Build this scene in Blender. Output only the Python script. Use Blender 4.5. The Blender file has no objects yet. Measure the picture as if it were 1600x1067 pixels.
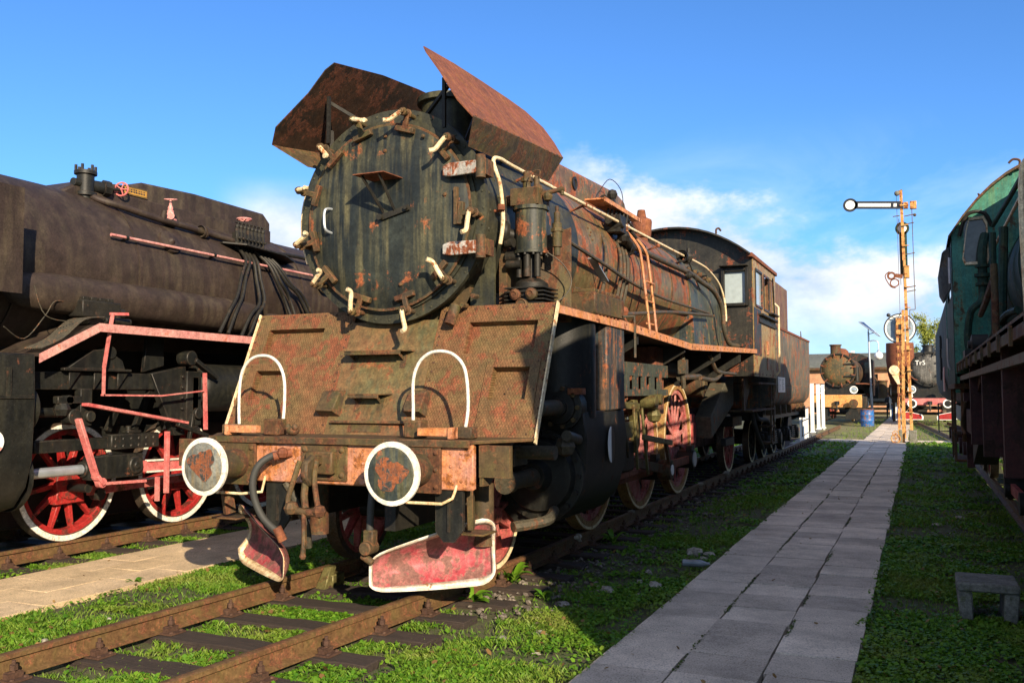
import bpy, math, random
import numpy as np
from mathutils import Vector, Matrix
random.seed(7); rng = np.random.default_rng(11)
R = math.radians; PI = math.pi
scene = bpy.context.scene
col = scene.collection

# ------------------------------------------------------------------ camera
cam_d = bpy.data.cameras.new('camera'); cam = bpy.data.objects.new('camera', cam_d); col.objects.link(cam)
scene.camera = cam
cam_d.sensor_width = 36; cam_d.lens = 1420/1600*36; cam_d.clip_end = 1500; cam_d.clip_start = .05
ya, pi_, ro = R(24.078), R(3.276), R(-.187)
Rv = Vector((math.cos(ya), math.sin(ya), 0))
Fv = Vector((-math.sin(ya)*math.cos(pi_), math.cos(ya)*math.cos(pi_), math.sin(pi_)))
Uv = Rv.cross(Fv)
R2 = Rv*math.cos(ro)+Uv*math.sin(ro); U2 = -Rv*math.sin(ro)+Uv*math.cos(ro)
m = Matrix((R2, U2, -Fv)).transposed().to_4x4(); m.translation = Vector((4.422, -5.741, 1.632))
cam.matrix_world = m

# ------------------------------------------------------------------ sky and sun
SUN = Vector((2.08, -2.22, 1.23)).normalized()
w = bpy.data.worlds.new('World'); scene.world = w; w.use_nodes = True
nt = w.node_tree; nt.nodes.clear()
def NN(nt, t, **kw):
    n = nt.nodes.new(t)
    for k, v in kw.items():
        if k in ('op',): n.operation = v
        elif hasattr(n, k): setattr(n, k, v)
    return n
def LK(nt, a, b): nt.links.new(a, b)
def mth(nt, op, a, b=None, c=None, clamp=False):
    n = nt.nodes.new('ShaderNodeMath'); n.operation = op; n.use_clamp = clamp
    for i, v in enumerate((a, b, c)):
        if v is None: continue
        if isinstance(v, (int, float)): n.inputs[i].default_value = v
        else: nt.links.new(v, n.inputs[i])
    return n.outputs[0]
def mixc(nt, f, a, b, blend='MIX'):
    n = nt.nodes.new('ShaderNodeMix'); n.data_type = 'RGBA'; n.blend_type = blend
    for i, v in ((0, f), (6, a), (7, b)):
        if isinstance(v, (int, float)): n.inputs[i].default_value = v
        elif isinstance(v, tuple): n.inputs[i].default_value = (*v[:3], 1)
        else: nt.links.new(v, n.inputs[i])
    return n.outputs[2]
def ramp(nt, f, stops):
    n = nt.nodes.new('ShaderNodeValToRGB'); e = n.color_ramp.elements
    while len(e) < len(stops): e.new(.5)
    for el, (p, c) in zip(e, stops):
        el.position = p; el.color = (c, c, c, 1) if isinstance(c, (int, float)) else (*c, 1)
    nt.links.new(f, n.inputs[0]); return n.outputs[0]
def smooth(nt, x, a, b):
    n = nt.nodes.new('ShaderNodeMapRange'); n.interpolation_type = 'SMOOTHSTEP'
    nt.links.new(x, n.inputs[0]); n.inputs[1].default_value = a; n.inputs[2].default_value = b
    return n.outputs[0]
sky = NN(nt, 'ShaderNodeTexSky', sky_type='NISHITA'); sky.sun_disc = False
sky.sun_elevation = math.asin(SUN.z); sky.sun_rotation = math.atan2(SUN.x, SUN.y); sky.altitude = 100; sky.air_density = 1.0; sky.dust_density = .3; sky.ozone_density = 2.5
geo = NN(nt, 'ShaderNodeTexCoord'); sep = NN(nt, 'ShaderNodeSeparateXYZ'); LK(nt, geo.outputs['Generated'], sep.inputs[0])
dx, dy, dz = sep.outputs
az = mth(nt, 'ARCTAN2', dx, dy); el = mth(nt, 'ARCSINE', dz)
cb = NN(nt, 'ShaderNodeCombineXYZ'); LK(nt, mth(nt, 'MULTIPLY', az, 1.0), cb.inputs[0]); LK(nt, mth(nt, 'MULTIPLY', el, 1.7), cb.inputs[1]); cb.inputs[2].default_value = 3.7
def noise(nt, vec, scale, detail=6, rough=.55, dist=0):
    n = nt.nodes.new('ShaderNodeTexNoise'); n.inputs['Scale'].default_value = scale; n.inputs['Detail'].default_value = detail
    n.inputs['Roughness'].default_value = rough; n.inputs['Distortion'].default_value = dist
    nt.links.new(vec, n.inputs['Vector']); return n.outputs[0]
nA = noise(nt, cb.outputs[0], 9, 9, .6); nB = noise(nt, cb.outputs[0], 3.2, 7, .6, .6)
# cumulus bank low over the far yard: its top falls from 13 degrees to 6 degrees towards the track direction
top = mth(nt, 'ADD', mth(nt, 'MULTIPLY', az, -.34), .146)
topn = mth(nt, 'ADD', top, mth(nt, 'MULTIPLY', mth(nt, 'SUBTRACT', nA, .5), .22))
bank = smooth(nt, mth(nt, 'SUBTRACT', topn, el), -.006, .05)
azl = smooth(nt, az, -.40, -.28)
azm = mth(nt, 'MAXIMUM', azl, mth(nt, 'MULTIPLY', smooth(nt, mth(nt, 'MULTIPLY', mth(nt, 'ABSOLUTE', mth(nt, 'SUBTRACT', az, -.672)), -1), -.075, -.01), smooth(nt, mth(nt, 'MULTIPLY', el, -1), -.235, -.18)))
bank = mth(nt, 'MULTIPLY', bank, azm)
bank = mth(nt, 'MULTIPLY', bank, ramp(nt, nB, [(.30, .72), (.5, 1)]))
bank = mth(nt, 'MULTIPLY', bank, smooth(nt, el, .01, .10))
wisp = mth(nt, 'MULTIPLY', ramp(nt, nB, [(.44, 0), (.70, .6)]), mth(nt, 'MULTIPLY', smooth(nt, mth(nt, 'MULTIPLY', el, -1), -.30, -.17), smooth(nt, az, -.45, -.2)))
skyc = mixc(nt, 1, sky.outputs[0], (.80, 1.38, 2.10), 'MULTIPLY')
haze = mixc(nt, mth(nt, 'MULTIPLY', smooth(nt, mth(nt, 'MULTIPLY', el, -1), -.16, 0), .3), skyc, (6.5, 9.0, 13.0))
cl = mixc(nt, ramp(nt, nA, [(.35, 0), (.62, 1)]), (5.6, 7.0, 9.2), (11.6, 11.7, 12.0))
c1 = mixc(nt, wisp, haze, (8.6, 10.8, 13.4))
c2 = mixc(nt, mth(nt, 'MULTIPLY', bank, .95), c1, cl)
# unseen white cloud added behind and beside the camera as neutral fill light
va_ = nt.nodes.new('ShaderNodeVectorMath'); va_.operation = 'DOT_PRODUCT'; LK(nt, geo.outputs['Generated'], va_.inputs[0]); va_.inputs[1].default_value = (-.40, .90, .16)
wide = mth(nt, 'MULTIPLY', smooth(nt, mth(nt, 'MULTIPLY', va_.outputs['Value'], -1), -.70, -.35), mth(nt, 'MULTIPLY', ramp(nt, noise(nt, geo.outputs['Generated'], 2.2, 7, .6), [(.40, 0), (.60, 1)]), smooth(nt, el, 0, .15)))
c2 = mixc(nt, mth(nt, 'MULTIPLY', wide, .68), c2, (10.5, 10.0, 9.6))
bg = NN(nt, 'ShaderNodeBackground'); bg.inputs[1].default_value = .052; LK(nt, c2, bg.inputs[0])
wo = NN(nt, 'ShaderNodeOutputWorld'); LK(nt, bg.outputs[0], wo.inputs[0])
sd = bpy.data.lights.new('sun', 'SUN'); sd.energy = 5.0; sd.angle = R(.5); sd.color = (1, .83, .60)
sun = bpy.data.objects.new('sun', sd); col.objects.link(sun); sun.rotation_euler = SUN.to_track_quat('Z', 'Y').to_euler(); sun.location = (40, -40, 30)
vs = scene.view_settings; vs.view_transform = 'Standard'; vs.look = 'None'; vs.gamma = 1; vs.exposure = 0.95; vs.use_curve_mapping = False
scene.cycles.max_bounces = 5; scene.cycles.use_denoising = True; scene.cycles.use_adaptive_sampling = True

# ------------------------------------------------------------------ materials
def new_mat(name):
    m = bpy.data.materials.new(name); m.use_nodes = True; nt = m.node_tree; nt.nodes.clear()
    o = nt.nodes.new('ShaderNodeOutputMaterial'); b = nt.nodes.new('ShaderNodeBsdfPrincipled'); LK(nt, b.outputs[0], o.inputs[0])
    tc = nt.nodes.new('ShaderNodeTexCoord'); oi = nt.nodes.new('ShaderNodeObjectInfo')
    va = nt.nodes.new('ShaderNodeVectorMath'); va.operation = 'ADD'; LK(nt, tc.outputs['Object'], va.inputs[0])
    LK(nt, mth(nt, 'MULTIPLY', oi.outputs['Random'], 31.0), va.inputs[1])
    return m, nt, b, va.outputs[0], tc
def vscale(nt, v, s):
    n = nt.nodes.new('ShaderNodeMapping'); n.inputs['Scale'].default_value = s; LK(nt, v, n.inputs[0]); return n.outputs[0]
def bump(nt, b, h, strength=.4, dist=.01):
    n = nt.nodes.new('ShaderNodeBump'); n.inputs['Strength'].default_value = strength; n.inputs['Distance'].default_value = dist
    LK(nt, h, n.inputs['Height']); LK(nt, n.outputs[0], b.inputs['Normal'])
def weather(name, c1, c2, rust=(.17, .055, .025), rust2=(.09, .035, .02), amt=.4, streak=.0, sc=(.25, .21, .10), s=1., rough=.62, bmp=.35, mesh=False, moss=0, metal=0, spec=.3, chips=0, chipc=(.5,.45,.35), glow=.6, edge=0, edgec=(.20,.085,.035)):
    m, nt, b, v, tc = new_mat(name)
    n1 = noise(nt, v, 1.6*s, 7, .62)
    c = mixc(nt, ramp(nt, n1, [(.36, 0), (.64, 1)]), c1, c2)
    ns = noise(nt, vscale(nt, v, (7*s, 7*s, .55)), 1.6, 5, .6)
    nd = noise(nt, vscale(nt, v, (22*s, 22*s, .9)), 1.3, 4, .6)
    if streak:
        sm_ = ramp(nt, noise(nt, vscale(nt, v, (1.5, 1.5, .9)), 1.3*s, 4, .6), [(.36, .12), (.60, 1)])
        c = mixc(nt, mth(nt, 'MULTIPLY', sm_, mth(nt, 'MULTIPLY', ramp(nt, ns, [(.45, 0), (.64, 1)]), streak)), c, sc)
        c = mixc(nt, mth(nt, 'MULTIPLY', ramp(nt, nd, [(.52, 0), (.72, 1)]), streak*.55), c, tuple(x*.35 for x in sc))
    nr = noise(nt, v, 2.6*s, 12, .68, .4)
    sm = mth(nt, 'ADD', nr, mth(nt, 'MULTIPLY', mth(nt, 'SUBTRACT', ns, .5), .35))
    th = .72-.42*amt
    rf = ramp(nt, sm, [(max(th-.025, 0), 0), (th+.03, 1)])
    rc = mixc(nt, ramp(nt, noise(nt, v, 14*s, 8, .7), [(.35, 0), (.65, 1)]), rust, rust2)
    band = mth(nt, 'MULTIPLY', ramp(nt, sm, [(max(th-.055, 0), 0), (max(th-.02, .01), 1), (th+.025, 1), (th+.06, 0)]), ramp(nt, noise(nt, v, 22*s, 5, .7), [(.46, 0), (.60, 1)]))
    c = mixc(nt, rf, c, rc)
    c = mixc(nt, mth(nt, 'MULTIPLY', band, glow), c, tuple(min(.6, q*1.75) for q in rust))
    nm = noise(nt, v, 8*s, 12, .78)
    c = mixc(nt, 1, c, ramp(nt, nm, [(.36, .62), (.52, 1.0), (.66, 1.42)]), 'MULTIPLY')
    if edge:
        bv = nt.nodes.new('ShaderNodeBevel'); bv.samples = 3; bv.inputs['Radius'].default_value = .014
        gg = nt.nodes.new('ShaderNodeNewGeometry'); dd_ = nt.nodes.new('ShaderNodeVectorMath'); dd_.operation = 'DOT_PRODUCT'
        LK(nt, bv.outputs[0], dd_.inputs[0]); LK(nt, gg.outputs['Normal'], dd_.inputs[1])
        em = mth(nt, 'MULTIPLY', mth(nt, 'MULTIPLY', mth(nt, 'SUBTRACT', .985, dd_.outputs['Value']), 12, clamp=True), ramp(nt, noise(nt, v, 12, 5, .7), [(.42, 0), (.55, 1)]))
        c = mixc(nt, mth(nt, 'MULTIPLY', em, edge), c, edgec)
    if moss:
        mf = mth(nt, 'MULTIPLY', ramp(nt, noise(nt, vscale(nt, v, (2, 2, .8)), 1.9*s, 8, .6), [(.5, 0), (.66, 1)]), moss)
        c = mixc(nt, mf, c, (.085, .085, .022))
    if chips:
        c = mixc(nt, ramp(nt, noise(nt, v, 30*s, 6, .7), [(.70-.1*chips, 0), (.73-.1*chips, 1)]), c, chipc)
    nf = noise(nt, v, 55, 5, .7)
    c = mixc(nt, 1, c, ramp(nt, nf, [(.3, .68), (.7, 1.22)]), 'MULTIPLY')
    hgt = mth(nt, 'ADD', mth(nt, 'MULTIPLY', nf, .5), mth(nt, 'MULTIPLY', rf, .5))
    if mesh:   # expanded-metal diamonds
        sp = nt.nodes.new('ShaderNodeSeparateXYZ'); LK(nt, tc.outputs['Object'], sp.inputs[0])
        u = mth(nt, 'MULTIPLY', sp.outputs[0], 38.); q = mth(nt, 'MULTIPLY', sp.outputs[2], 23.)
        a = mth(nt, 'ABSOLUTE', mth(nt, 'SUBTRACT', mth(nt, 'FRACT', mth(nt, 'ADD', u, q)), .5))
        d = mth(nt, 'ABSOLUTE', mth(nt, 'SUBTRACT', mth(nt, 'FRACT', mth(nt, 'SUBTRACT', u, q)), .5))
        ln = ramp(nt, mth(nt, 'MINIMUM', a, d), [(.05, 1), (.13, 0)])
        c = mixc(nt, mth(nt, 'MULTIPLY', ln, .16), c, mixc(nt, .5, rc, (.16, .14, .06)))
        hgt = mth(nt, 'ADD', hgt, mth(nt, 'MULTIPLY', ln, .9))
    LK(nt, c, b.inputs['Base Color']); b.inputs['Metallic'].default_value = metal
    LK(nt, mth(nt, 'ADD', mth(nt, 'MULTIPLY', rf, .22), mth(nt, 'ADD', rough-.08, mth(nt, 'MULTIPLY', nf, .16))), b.inputs['Roughness'])
    b.inputs['Specular IOR Level'].default_value = spec
    bump(nt, b, hgt, bmp, .008)
    return m
def plain(name, c, rough=.6, metal=0, var=.15, bmp=.1, emit=None):
    m, nt, b, v, tc = new_mat(name)
    n = noise(nt, v, 9, 6, .6)
    LK(nt, mixc(nt, 1, c, ramp(nt, n, [(.3, 1-var), (.7, 1+var)]), 'MULTIPLY'), b.inputs['Base Color'])
    b.inputs['Roughness'].default_value = rough; b.inputs['Metallic'].default_value = metal
    if bmp: bump(nt, b, n, bmp, .01)
    return m
RUST = (.24, .072, .026); RUST2 = (.10, .036, .02)
M = {}
M['door'] = weather('door_paint', (.010, .014, .016), (.027, .032, .026), RUST, RUST2, .20, .68, (.145, .13, .065), 1.2, .5, .25)
M['smokebox'] = weather('smokebox_paint', (.016, .019, .018), (.052, .050, .030), RUST, RUST2, .12, .5, (.11, .10, .045), 1.1, .5, .3)
M['barrel'] = weather('boiler_cladding', (.12, .062, .032), (.125, .095, .042), (.24, .072, .03), (.15, .052, .026), .45, .85, (.13, .13, .06), .9, .48, .22)
M['firebox'] = weather('firebox_cladding', (.022, .035, .045), (.05, .06, .05), RUST, RUST2, .22, .95, (.16, .14, .055), 1.1, .45, .2)
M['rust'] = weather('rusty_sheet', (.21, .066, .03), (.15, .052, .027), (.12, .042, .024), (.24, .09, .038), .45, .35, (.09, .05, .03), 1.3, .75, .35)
M['rustdark'] = weather('dark_rusty_steel', (.045, .034, .022), (.09, .058, .026), (.11, .042, .02), (.05, .025, .016), .42, .3, (.07, .06, .02), 1.5, .7, .5, moss=.4, edge=.8)
M['apron'] = weather('tread_plate', (.125, .092, .036), (.17, .078, .034), (.21, .066, .03), (.15, .055, .028), .40, .35, (.11, .10, .045), 1.5, .6, .8, mesh=True, glow=.25)
M['apronC'] = weather('apron_sheet', (.115, .095, .038), (.16, .08, .036), RUST, RUST2, .25, .8, (.07, .08, .042), 1.3, .55, .3, glow=.3)
M['black'] = weather('sooty_black', (.007, .008, .008), (.017, .017, .015), (.10, .035, .018), (.05, .022, .014), .10, .3, (.05, .047, .03), 1.4, .5, .35, edge=.5, edgec=(.09,.06,.04), chips=.25, chipc=(.12,.12,.10))
M['orange'] = weather('faded_orange_paint', (.52, .19, .06), (.50, .24, .15), (.20, .06, .02), (.10, .04, .02), .30, .5, (.55, .33, .09), 2.2, .55, .4, edge=.9, edgec=(.13,.055,.03), chips=.3, chipc=(.12, .06, .04))
M['deflshade'] = weather('shade_darkened_deflector_sheet', (.018, .014, .011), (.05, .024, .014), (.085, .028, .014), (.045, .019, .012), .36, .4, (.06, .035, .02), 1.6, .6, .3)  # left plate's colour darkened to stand for its shade, over real rust
M['beam'] = weather('buffer_beam_paint', (.50, .19, .06), (.42, .19, .14), (.34, .12, .03), (.12, .045, .025), .42, .7, (.42, .27, .20), 2.4, .5, .4, edge=.9, edgec=(.15,.06,.03), chips=.2, chipc=(.12, .06, .04))
M['cream'] = weather('chipped_cream_paint', (.68, .52, .29), (.74, .63, .42), (.42, .15, .05), (.2, .07, .03), .25, .0, edge=.6, edgec=(.30,.13,.05), s=3.5, rough=.5, bmp=.6)
M['white'] = weather('white_paint', (.70, .66, .56), (.74, .72, .66), (.35, .16, .06), (.3, .12, .05), .17, 0, edge=.7, edgec=(.35,.2,.1), s=3, rough=.45, bmp=.4)
M['red'] = weather('red_wheel_paint', (.30, .014, .014), (.36, .03, .027), (.14, .03, .02), (.07, .02, .015), .34, .2, (.2, .05, .04), 2.5, .45, .3)
M['redfaded'] = weather('faded_red_paint', (.33, .045, .045), (.40, .12, .10), (.17, .06, .035), (.09, .035, .02), .33, .3, (.3, .14, .1), 2, .6, .4)
M['reddark'] = weather('shade_darkened_red_paint', (.03, .006, .006), (.055, .012, .011), (.03, .013, .010), (.03, .014, .01), .4, .3, (.08, .04, .03), 2, .6, .4)  # red lowered towards black to carry the undergear's shade
M['plow'] = weather('plough_paint', (.34, .03, .045), (.36, .12, .12), (.20, .085, .07), (.17, .085, .07), .56, .5, (.38, .20, .19), 1.6, .5, .35)
M['pink'] = weather('faded_pink_paint', (.52, .20, .19), (.56, .28, .24), (.40, .10, .06), (.3, .1, .06), .12, .2, (.7, .42, .36), 2, .5, .25)
M['pinkred'] = weather('pink_rod_paint', (.52, .10, .10), (.52, .19, .17), (.40, .08, .05), (.3, .07, .04), .12, .2, (.7, .35, .3), 2, .45, .25)
M['brownblack'] = weather('brown_black_cladding', (.030, .0195, .0155), (.038, .026, .021), (.028, .019, .015), (.045, .03, .022), .25, .45, (.10, .08, .048), .55, .6, .25)
M['blackdull'] = weather('dull_black_ironwork', (.011, .010, .009), (.022, .020, .015), (.045, .025, .016), (.035, .025, .018), .2, .25, (.05, .045, .028), 1.5, .55, .4)
M['green'] = weather('turquoise_green_paint', (.032, .17, .13), (.055, .23, .165), (.08, .05, .022), (.05, .045, .022), .26, .6, (.12, .20, .08), 1.5, .45, .25)
M['greendark'] = weather('dark_green_paint', (.010, .034, .028), (.018, .05, .038), (.05, .04, .02), (.03, .02, .015), .28, .5, (.07, .08, .03), 1.6, .7, .3, spec=.2)
M['tenderg'] = weather('weathered_green_black_tender', (.035, .045, .045), (.08, .09, .085), (.08, .06, .03), (.04, .04, .03), .2, .8, (.15, .16, .14), 1., .75, .2, spec=.15)
M['tender'] = weather('weathered_tender_sheet', (.045, .055, .056), (.105, .11, .09), (.30, .095, .035), (.16, .06, .03), .36, .95, (.27, .16, .06), 1.1, .55, .25, edge=.8)
M['cab'] = weather('cab_sheet', (.22, .15, .06), (.27, .20, .085), (.26, .09, .035), (.14, .055, .025), .36, .95, (.36, .25, .10), 1.3, .5, .25, edge=.8)
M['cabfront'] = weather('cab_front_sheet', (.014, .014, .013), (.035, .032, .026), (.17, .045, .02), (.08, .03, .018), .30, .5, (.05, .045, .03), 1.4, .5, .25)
M['pipe'] = weather('old_pipe', (.05, .046, .034), (.075, .062, .04), (.13, .06, .03), (.07, .035, .02), .3, 0, s=3, rough=.55)
M['brass'] = weather('greased_olive_metal', (.10, .09, .035), (.15, .13, .05), (.10, .05, .02), (.06, .04, .02), .3, 0, s=3, rough=.5, metal=.3)
M['steel'] = plain('bare_steel', (.33, .33, .33), .38, .7)
M['rubber'] = plain('black_rubber_hose', (.03, .03, .027), .7)
M['rail'] = weather('rusty_rail', (.11, .055, .026), (.14, .085, .036), (.17, .062, .03), (.08, .045, .023), .35, 0, s=3, rough=.6, moss=.25)
M['railtop'] = weather('rail_head_dull', (.095, .07, .055), (.13, .10, .075), (.12, .07, .045), (.08, .05, .03), .35, 0, s=3, rough=.45, metal=.5)
M['fast'] = weather('rusty_fastening', (.06, .03, .02), (.085, .045, .028), (.04, .025, .015), (.1, .05, .03), .3, 0, s=4, rough=.8)
M['mast'] = weather('rusty_orange_mast', (.52, .24, .06), (.50, .29, .10), (.30, .10, .03), (.17, .06, .025), .42, .6, (.62, .45, .2), 2.2, .7, .4)
M['galv'] = plain('galvanised_steel', (.42, .46, .50), .4, .6)
M['globe'] = plain('white_globe', (.8, .8, .78), .3, 0, .02, 0)
M['panel'] = plain('solar_cells', (.02, .025, .04), .2, 0, .1, 0)
M['barrelblue'] = weather('blue_drum_paint', (.012, .09, .30), (.02, .13, .36), (.25, .13, .08), (.12, .06, .04), .36, .2, (.1, .25, .5), 3, .4, .2)
M['flat_white'] = plain('white_enamel', (.75, .75, .72), .4, 0, .06, .02)
M['flat_black'] = plain('black_enamel', (.018, .018, .02), .4, 0, .1, .05)
M['discblue'] = plain('disc_enamel', (.22, .28, .33), .3, 0, .3, .05)
M['yellow'] = plain('yellow_enamel', (.38, .20, .03), .45, 0, .4, .05)
M['glassdim'] = plain('dusty_window_glass', (.30, .36, .38), .12, 0, .12, 0)
M['glassdark'] = plain('dark_dusty_glass', (.05, .06, .05), .1, 0, .5, 0)
M['glasslens'] = plain('lamp_lens', (.45, .5, .5), .05, .6, .1, 0)
M['interior'] = plain('dark_interior', (.01, .01, .01), .8)
M['stone'] = weather('pale_stone', (.38, .35, .30), (.28, .25, .2), (.2, .17, .12), (.3, .27, .2), .3, 0, s=5, rough=.9, bmp=.8)
M['buffergrey'] = weather('grey_buffer_face', (.13, .14, .13), (.19, .19, .16), (.24, .10, .03), (.12, .06, .03), .2, .9, (.36, .24, .08), 2, .55, .3)
M['concrete'] = weather('mossy_concrete', (.20, .19, .165), (.13, .13, .11), (.09, .10, .05), (.16, .15, .12), .3, 0, s=4, rough=.9, bmp=.7)
M['plastic'] = plain('clear_grey_plastic', (.18, .2, .22), .2)
M['skin'] = plain('skin', (.45, .26, .18), .6)
M['cloth'] = plain('dark_clothes', (.012, .013, .018), .9)
M['hair'] = plain('brown_hair', (.05, .03, .02), .8)

# ------------------------------------------------------------------ mesh builder
EACH = set('hoop_foot link_support drain_cock rod_bearing slide_bar flange_bolts washout_plugs handrail_stanchion stay lamp_iron shelf_bracket step_bracket valve_gear cab_step ladder_step brake_hose hose_coupling base_block climbing_step feed_pipe grab_handrail tank_bracket clack_pipe deflector_stay injector_pipe feed_water_pipe cooling_caps white_stripe reach_rod door_studs window_ledge plate counterweight lever_gear rod_pin wire_rods frame rail_edge gusset strip rod_edge swing_link lubricator_linkage gutter wagon_gear picket'.split())
WL = {}
def basis(d):
    d = Vector(d).normalized(); a = Vector((0, 0, 1)) if abs(d.z) < .9 else Vector((1, 0, 0))
    u = a.cross(d).normalized(); v = d.cross(u).normalized(); return d, u, v
class MB:
    def __init__(s): s.v = []; s.f = []; s.p = []
    def add(s, vs, fs):
        b = len(s.v); s.p.append((b, len(s.f))); s.v += [tuple(p) for p in vs]; s.f += [tuple(b+i for i in f) for f in fs]; return s
    def box(s, x0, x1, y0, y1, z0, z1):
        return s.add([(x0,y0,z0),(x1,y0,z0),(x1,y1,z0),(x0,y1,z0),(x0,y0,z1),(x1,y0,z1),(x1,y1,z1),(x0,y1,z1)],
                     [(0,3,2,1),(4,5,6,7),(0,1,5,4),(1,2,6,5),(2,3,7,6),(3,0,4,7)])
    def bar(s, a, b, w, h, up=(0,0,1)):     # rectangular bar from a to b
        a, b = Vector(a), Vector(b); d = (b-a).normalized(); u = d.cross(Vector(up))
        if u.length < 1e-3: u = Vector((1,0,0))
        u.normalize(); v = u.cross(d)
        P = []
        for p in (a, b):
            for i, j in ((-1,-1),(1,-1),(1,1),(-1,1)): P.append(p+u*(i*w/2)+v*(j*h/2))
        return s.add(P, [(0,1,2,3),(7,6,5,4),(0,4,5,1),(1,5,6,2),(2,6,7,3),(3,7,4,0)])
    def lathe(s, p, axis, prof, n=20):      # prof [(t, r)...]
        p = Vector(p); d, u, v = basis(axis); b = len(s.v); F = []; V = []; idx = []
        for t, r in prof:
            if r <= 1e-6: idx.append([len(V)]); V.append(p+d*t)
            else:
                idx.append(list(range(len(V), len(V)+n)))
                for k in range(n):
                    a = 2*PI*k/n; V.append(p+d*t+(u*math.cos(a)+v*math.sin(a))*r)
        for A, B in zip(idx, idx[1:]):
            for k in range(n):
                k2 = (k+1) % n
                if len(A) == 1 and len(B) == 1: break
                if len(A) == 1: F.append((A[0], B[k2], B[k]))
                elif len(B) == 1: F.append((A[k], A[k2], B[0]))
                else: F.append((A[k], A[k2], B[k2], B[k]))
        return s.add(V, F)
    def cyl(s, a, b, r, r2=None, n=16):
        a, b = Vector(a), Vector(b); L = (b-a).length; r2 = r if r2 is None else r2
        return s.lathe(a, b-a, [(0,0),(0,r),(L,r2),(L,0)], n)
    def ring(s, c, axis, ri, ro_, t, n=32):
        return s.lathe(c, axis, [(0,ri),(0,ro_),(t,ro_),(t,ri),(0,ri)], n)
    def sph(s, c, r, n=12, sc=(1,1,1)):
        prof = [(-math.cos(PI*i/(n//2))*r, math.sin(PI*i/(n//2))*r) for i in range(n//2+1)]
        b = len(s.v); s.lathe((0,0,0), (0,0,1), prof, n)
        for i in range(b, len(s.v)): p = s.v[i]; s.v[i] = (c[0]+p[0]*sc[0], c[1]+p[1]*sc[1], c[2]+p[2]*sc[2])
        return s
    def dome(s, p, axis, r, h=None, n=6):   # rivet head
        h = h or r*.7; return s.lathe(p, axis, [(-.002, r), (h*.6, r*.75), (h, 0)], n)
    def tube(s, pts, r, n=8, curve=True, closed=False):
        pts = [Vector(p) for p in pts]
        if curve and len(pts) > 2:
            Q = []
            for i in range(len(pts)-1):
                p0 = pts[max(i-1,0)]; p1 = pts[i]; p2 = pts[i+1]; p3 = pts[min(i+2,len(pts)-1)]
                for k in range(5):
                    t = k/5; Q.append(.5*((2*p1)+(-p0+p2)*t+(2*p0-5*p1+4*p2-p3)*t*t+(-p0+3*p1-3*p2+p3)*t**3))
            Q.append(pts[-1]); pts = Q
        rr = r if isinstance(r, (list, tuple)) else [r]*len(pts)
        V = []; F = []; u = None
        for i, p in enumerate(pts):
            d = (pts[min(i+1, len(pts)-1)]-pts[max(i-1, 0)]).normalized()
            if u is None: _, u, vv = basis(d)
            u = (u-d*u.dot(d)).normalized(); vv = d.cross(u)
            for k in range(n):
                a = 2*PI*k/n; V.append(p+(u*math.cos(a)+vv*math.sin(a))*rr[i if len(rr) == len(pts) else 0])
        for i in range(len(pts)-1):
            for k in range(n):
                k2 = (k+1) % n; F.append((i*n+k, i*n+k2, (i+1)*n+k2, (i+1)*n+k))
        F.append(tuple(range(n-1, -1, -1))); F.append(tuple(range((len(pts)-1)*n, len(pts)*n)))
        return s.add(V, F)
    def prism(s, poly, e):                  # poly: 3-D points, e: extrusion vector
        n = len(poly); P = [Vector(p) for p in poly]; E = Vector(e)
        return s.add(P+[p+E for p in P], [tuple(range(n-1,-1,-1)), tuple(range(n, 2*n))]+[(i, (i+1)%n, (i+1)%n+n, i+n) for i in range(n)])
    def build(s, name, mat, parent=None, loc=None, bevel=0, ang=38):
        if name in EACH and parent is not None and len(s.p) > 1 and s.p[0][0] == 0:      # pieces that do not touch become objects of their own
            P = s.p+[(len(s.v), len(s.f))]; bb = []
            for (a, _), (b_, _) in zip(P, P[1:]):
                q = np.array(s.v[a:b_]); bb.append((q.min(0)-.004, q.max(0)+.004))
            grp = list(range(len(bb)))
            for i in range(len(bb)):
                for j in range(i):
                    if (bb[i][0] <= bb[j][1]).all() and (bb[j][0] <= bb[i][1]).all():
                        gi, gj = grp[i], grp[j]; grp = [gj if g_ == gi else g_ for g_ in grp]
            out = None
            for g_ in sorted(set(grp)):
                mb = MB()
                for k in range(len(bb)):
                    if grp[k] == g_:
                        o_ = P[k][0]; mb.add(s.v[o_:P[k+1][0]], [tuple(i-o_ for i in f) for f in s.f[P[k][1]:P[k+1][1]]])
                mb.p = mb.p[:1]; r_ = mb.build(name, mat, parent, loc, bevel, ang); out = out or r_
            return out
        me = bpy.data.meshes.new(name)
        if parent is not None: L = WL[parent]; ol = (0,0,0)
        else: L = Vector(loc or (0,0,0)); ol = L
        me.from_pydata([(p[0]-L[0], p[1]-L[1], p[2]-L[2]) for p in s.v], [], s.f)
        me.materials.append(M[mat] if isinstance(mat, str) else mat)
        import bmesh
        bm = bmesh.new(); bm.from_mesh(me); bmesh.ops.recalc_face_normals(bm, faces=bm.faces); bm.to_mesh(me); bm.free()
        me.polygons.foreach_set('use_smooth', [True]*len(me.polygons)); me.set_sharp_from_angle(angle=R(ang))
        o = bpy.data.objects.new(name, me); col.objects.link(o); o.location = ol
        if parent is not None: o.parent = parent
        WL[o] = Vector(L)
        if bevel:
            b = o.modifiers.new('bevel', 'BEVEL'); b.width = bevel; b.segments = 1; b.limit_method = 'ANGLE'; b.angle_limit = R(45)
        return o
def root(name, loc, label, cat, group=None):
    o = bpy.data.objects.new(name, None); col.objects.link(o); o.location = loc; o.empty_display_size = .3
    WL[o] = Vector(loc); return tag(o, label, cat, group)
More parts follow.
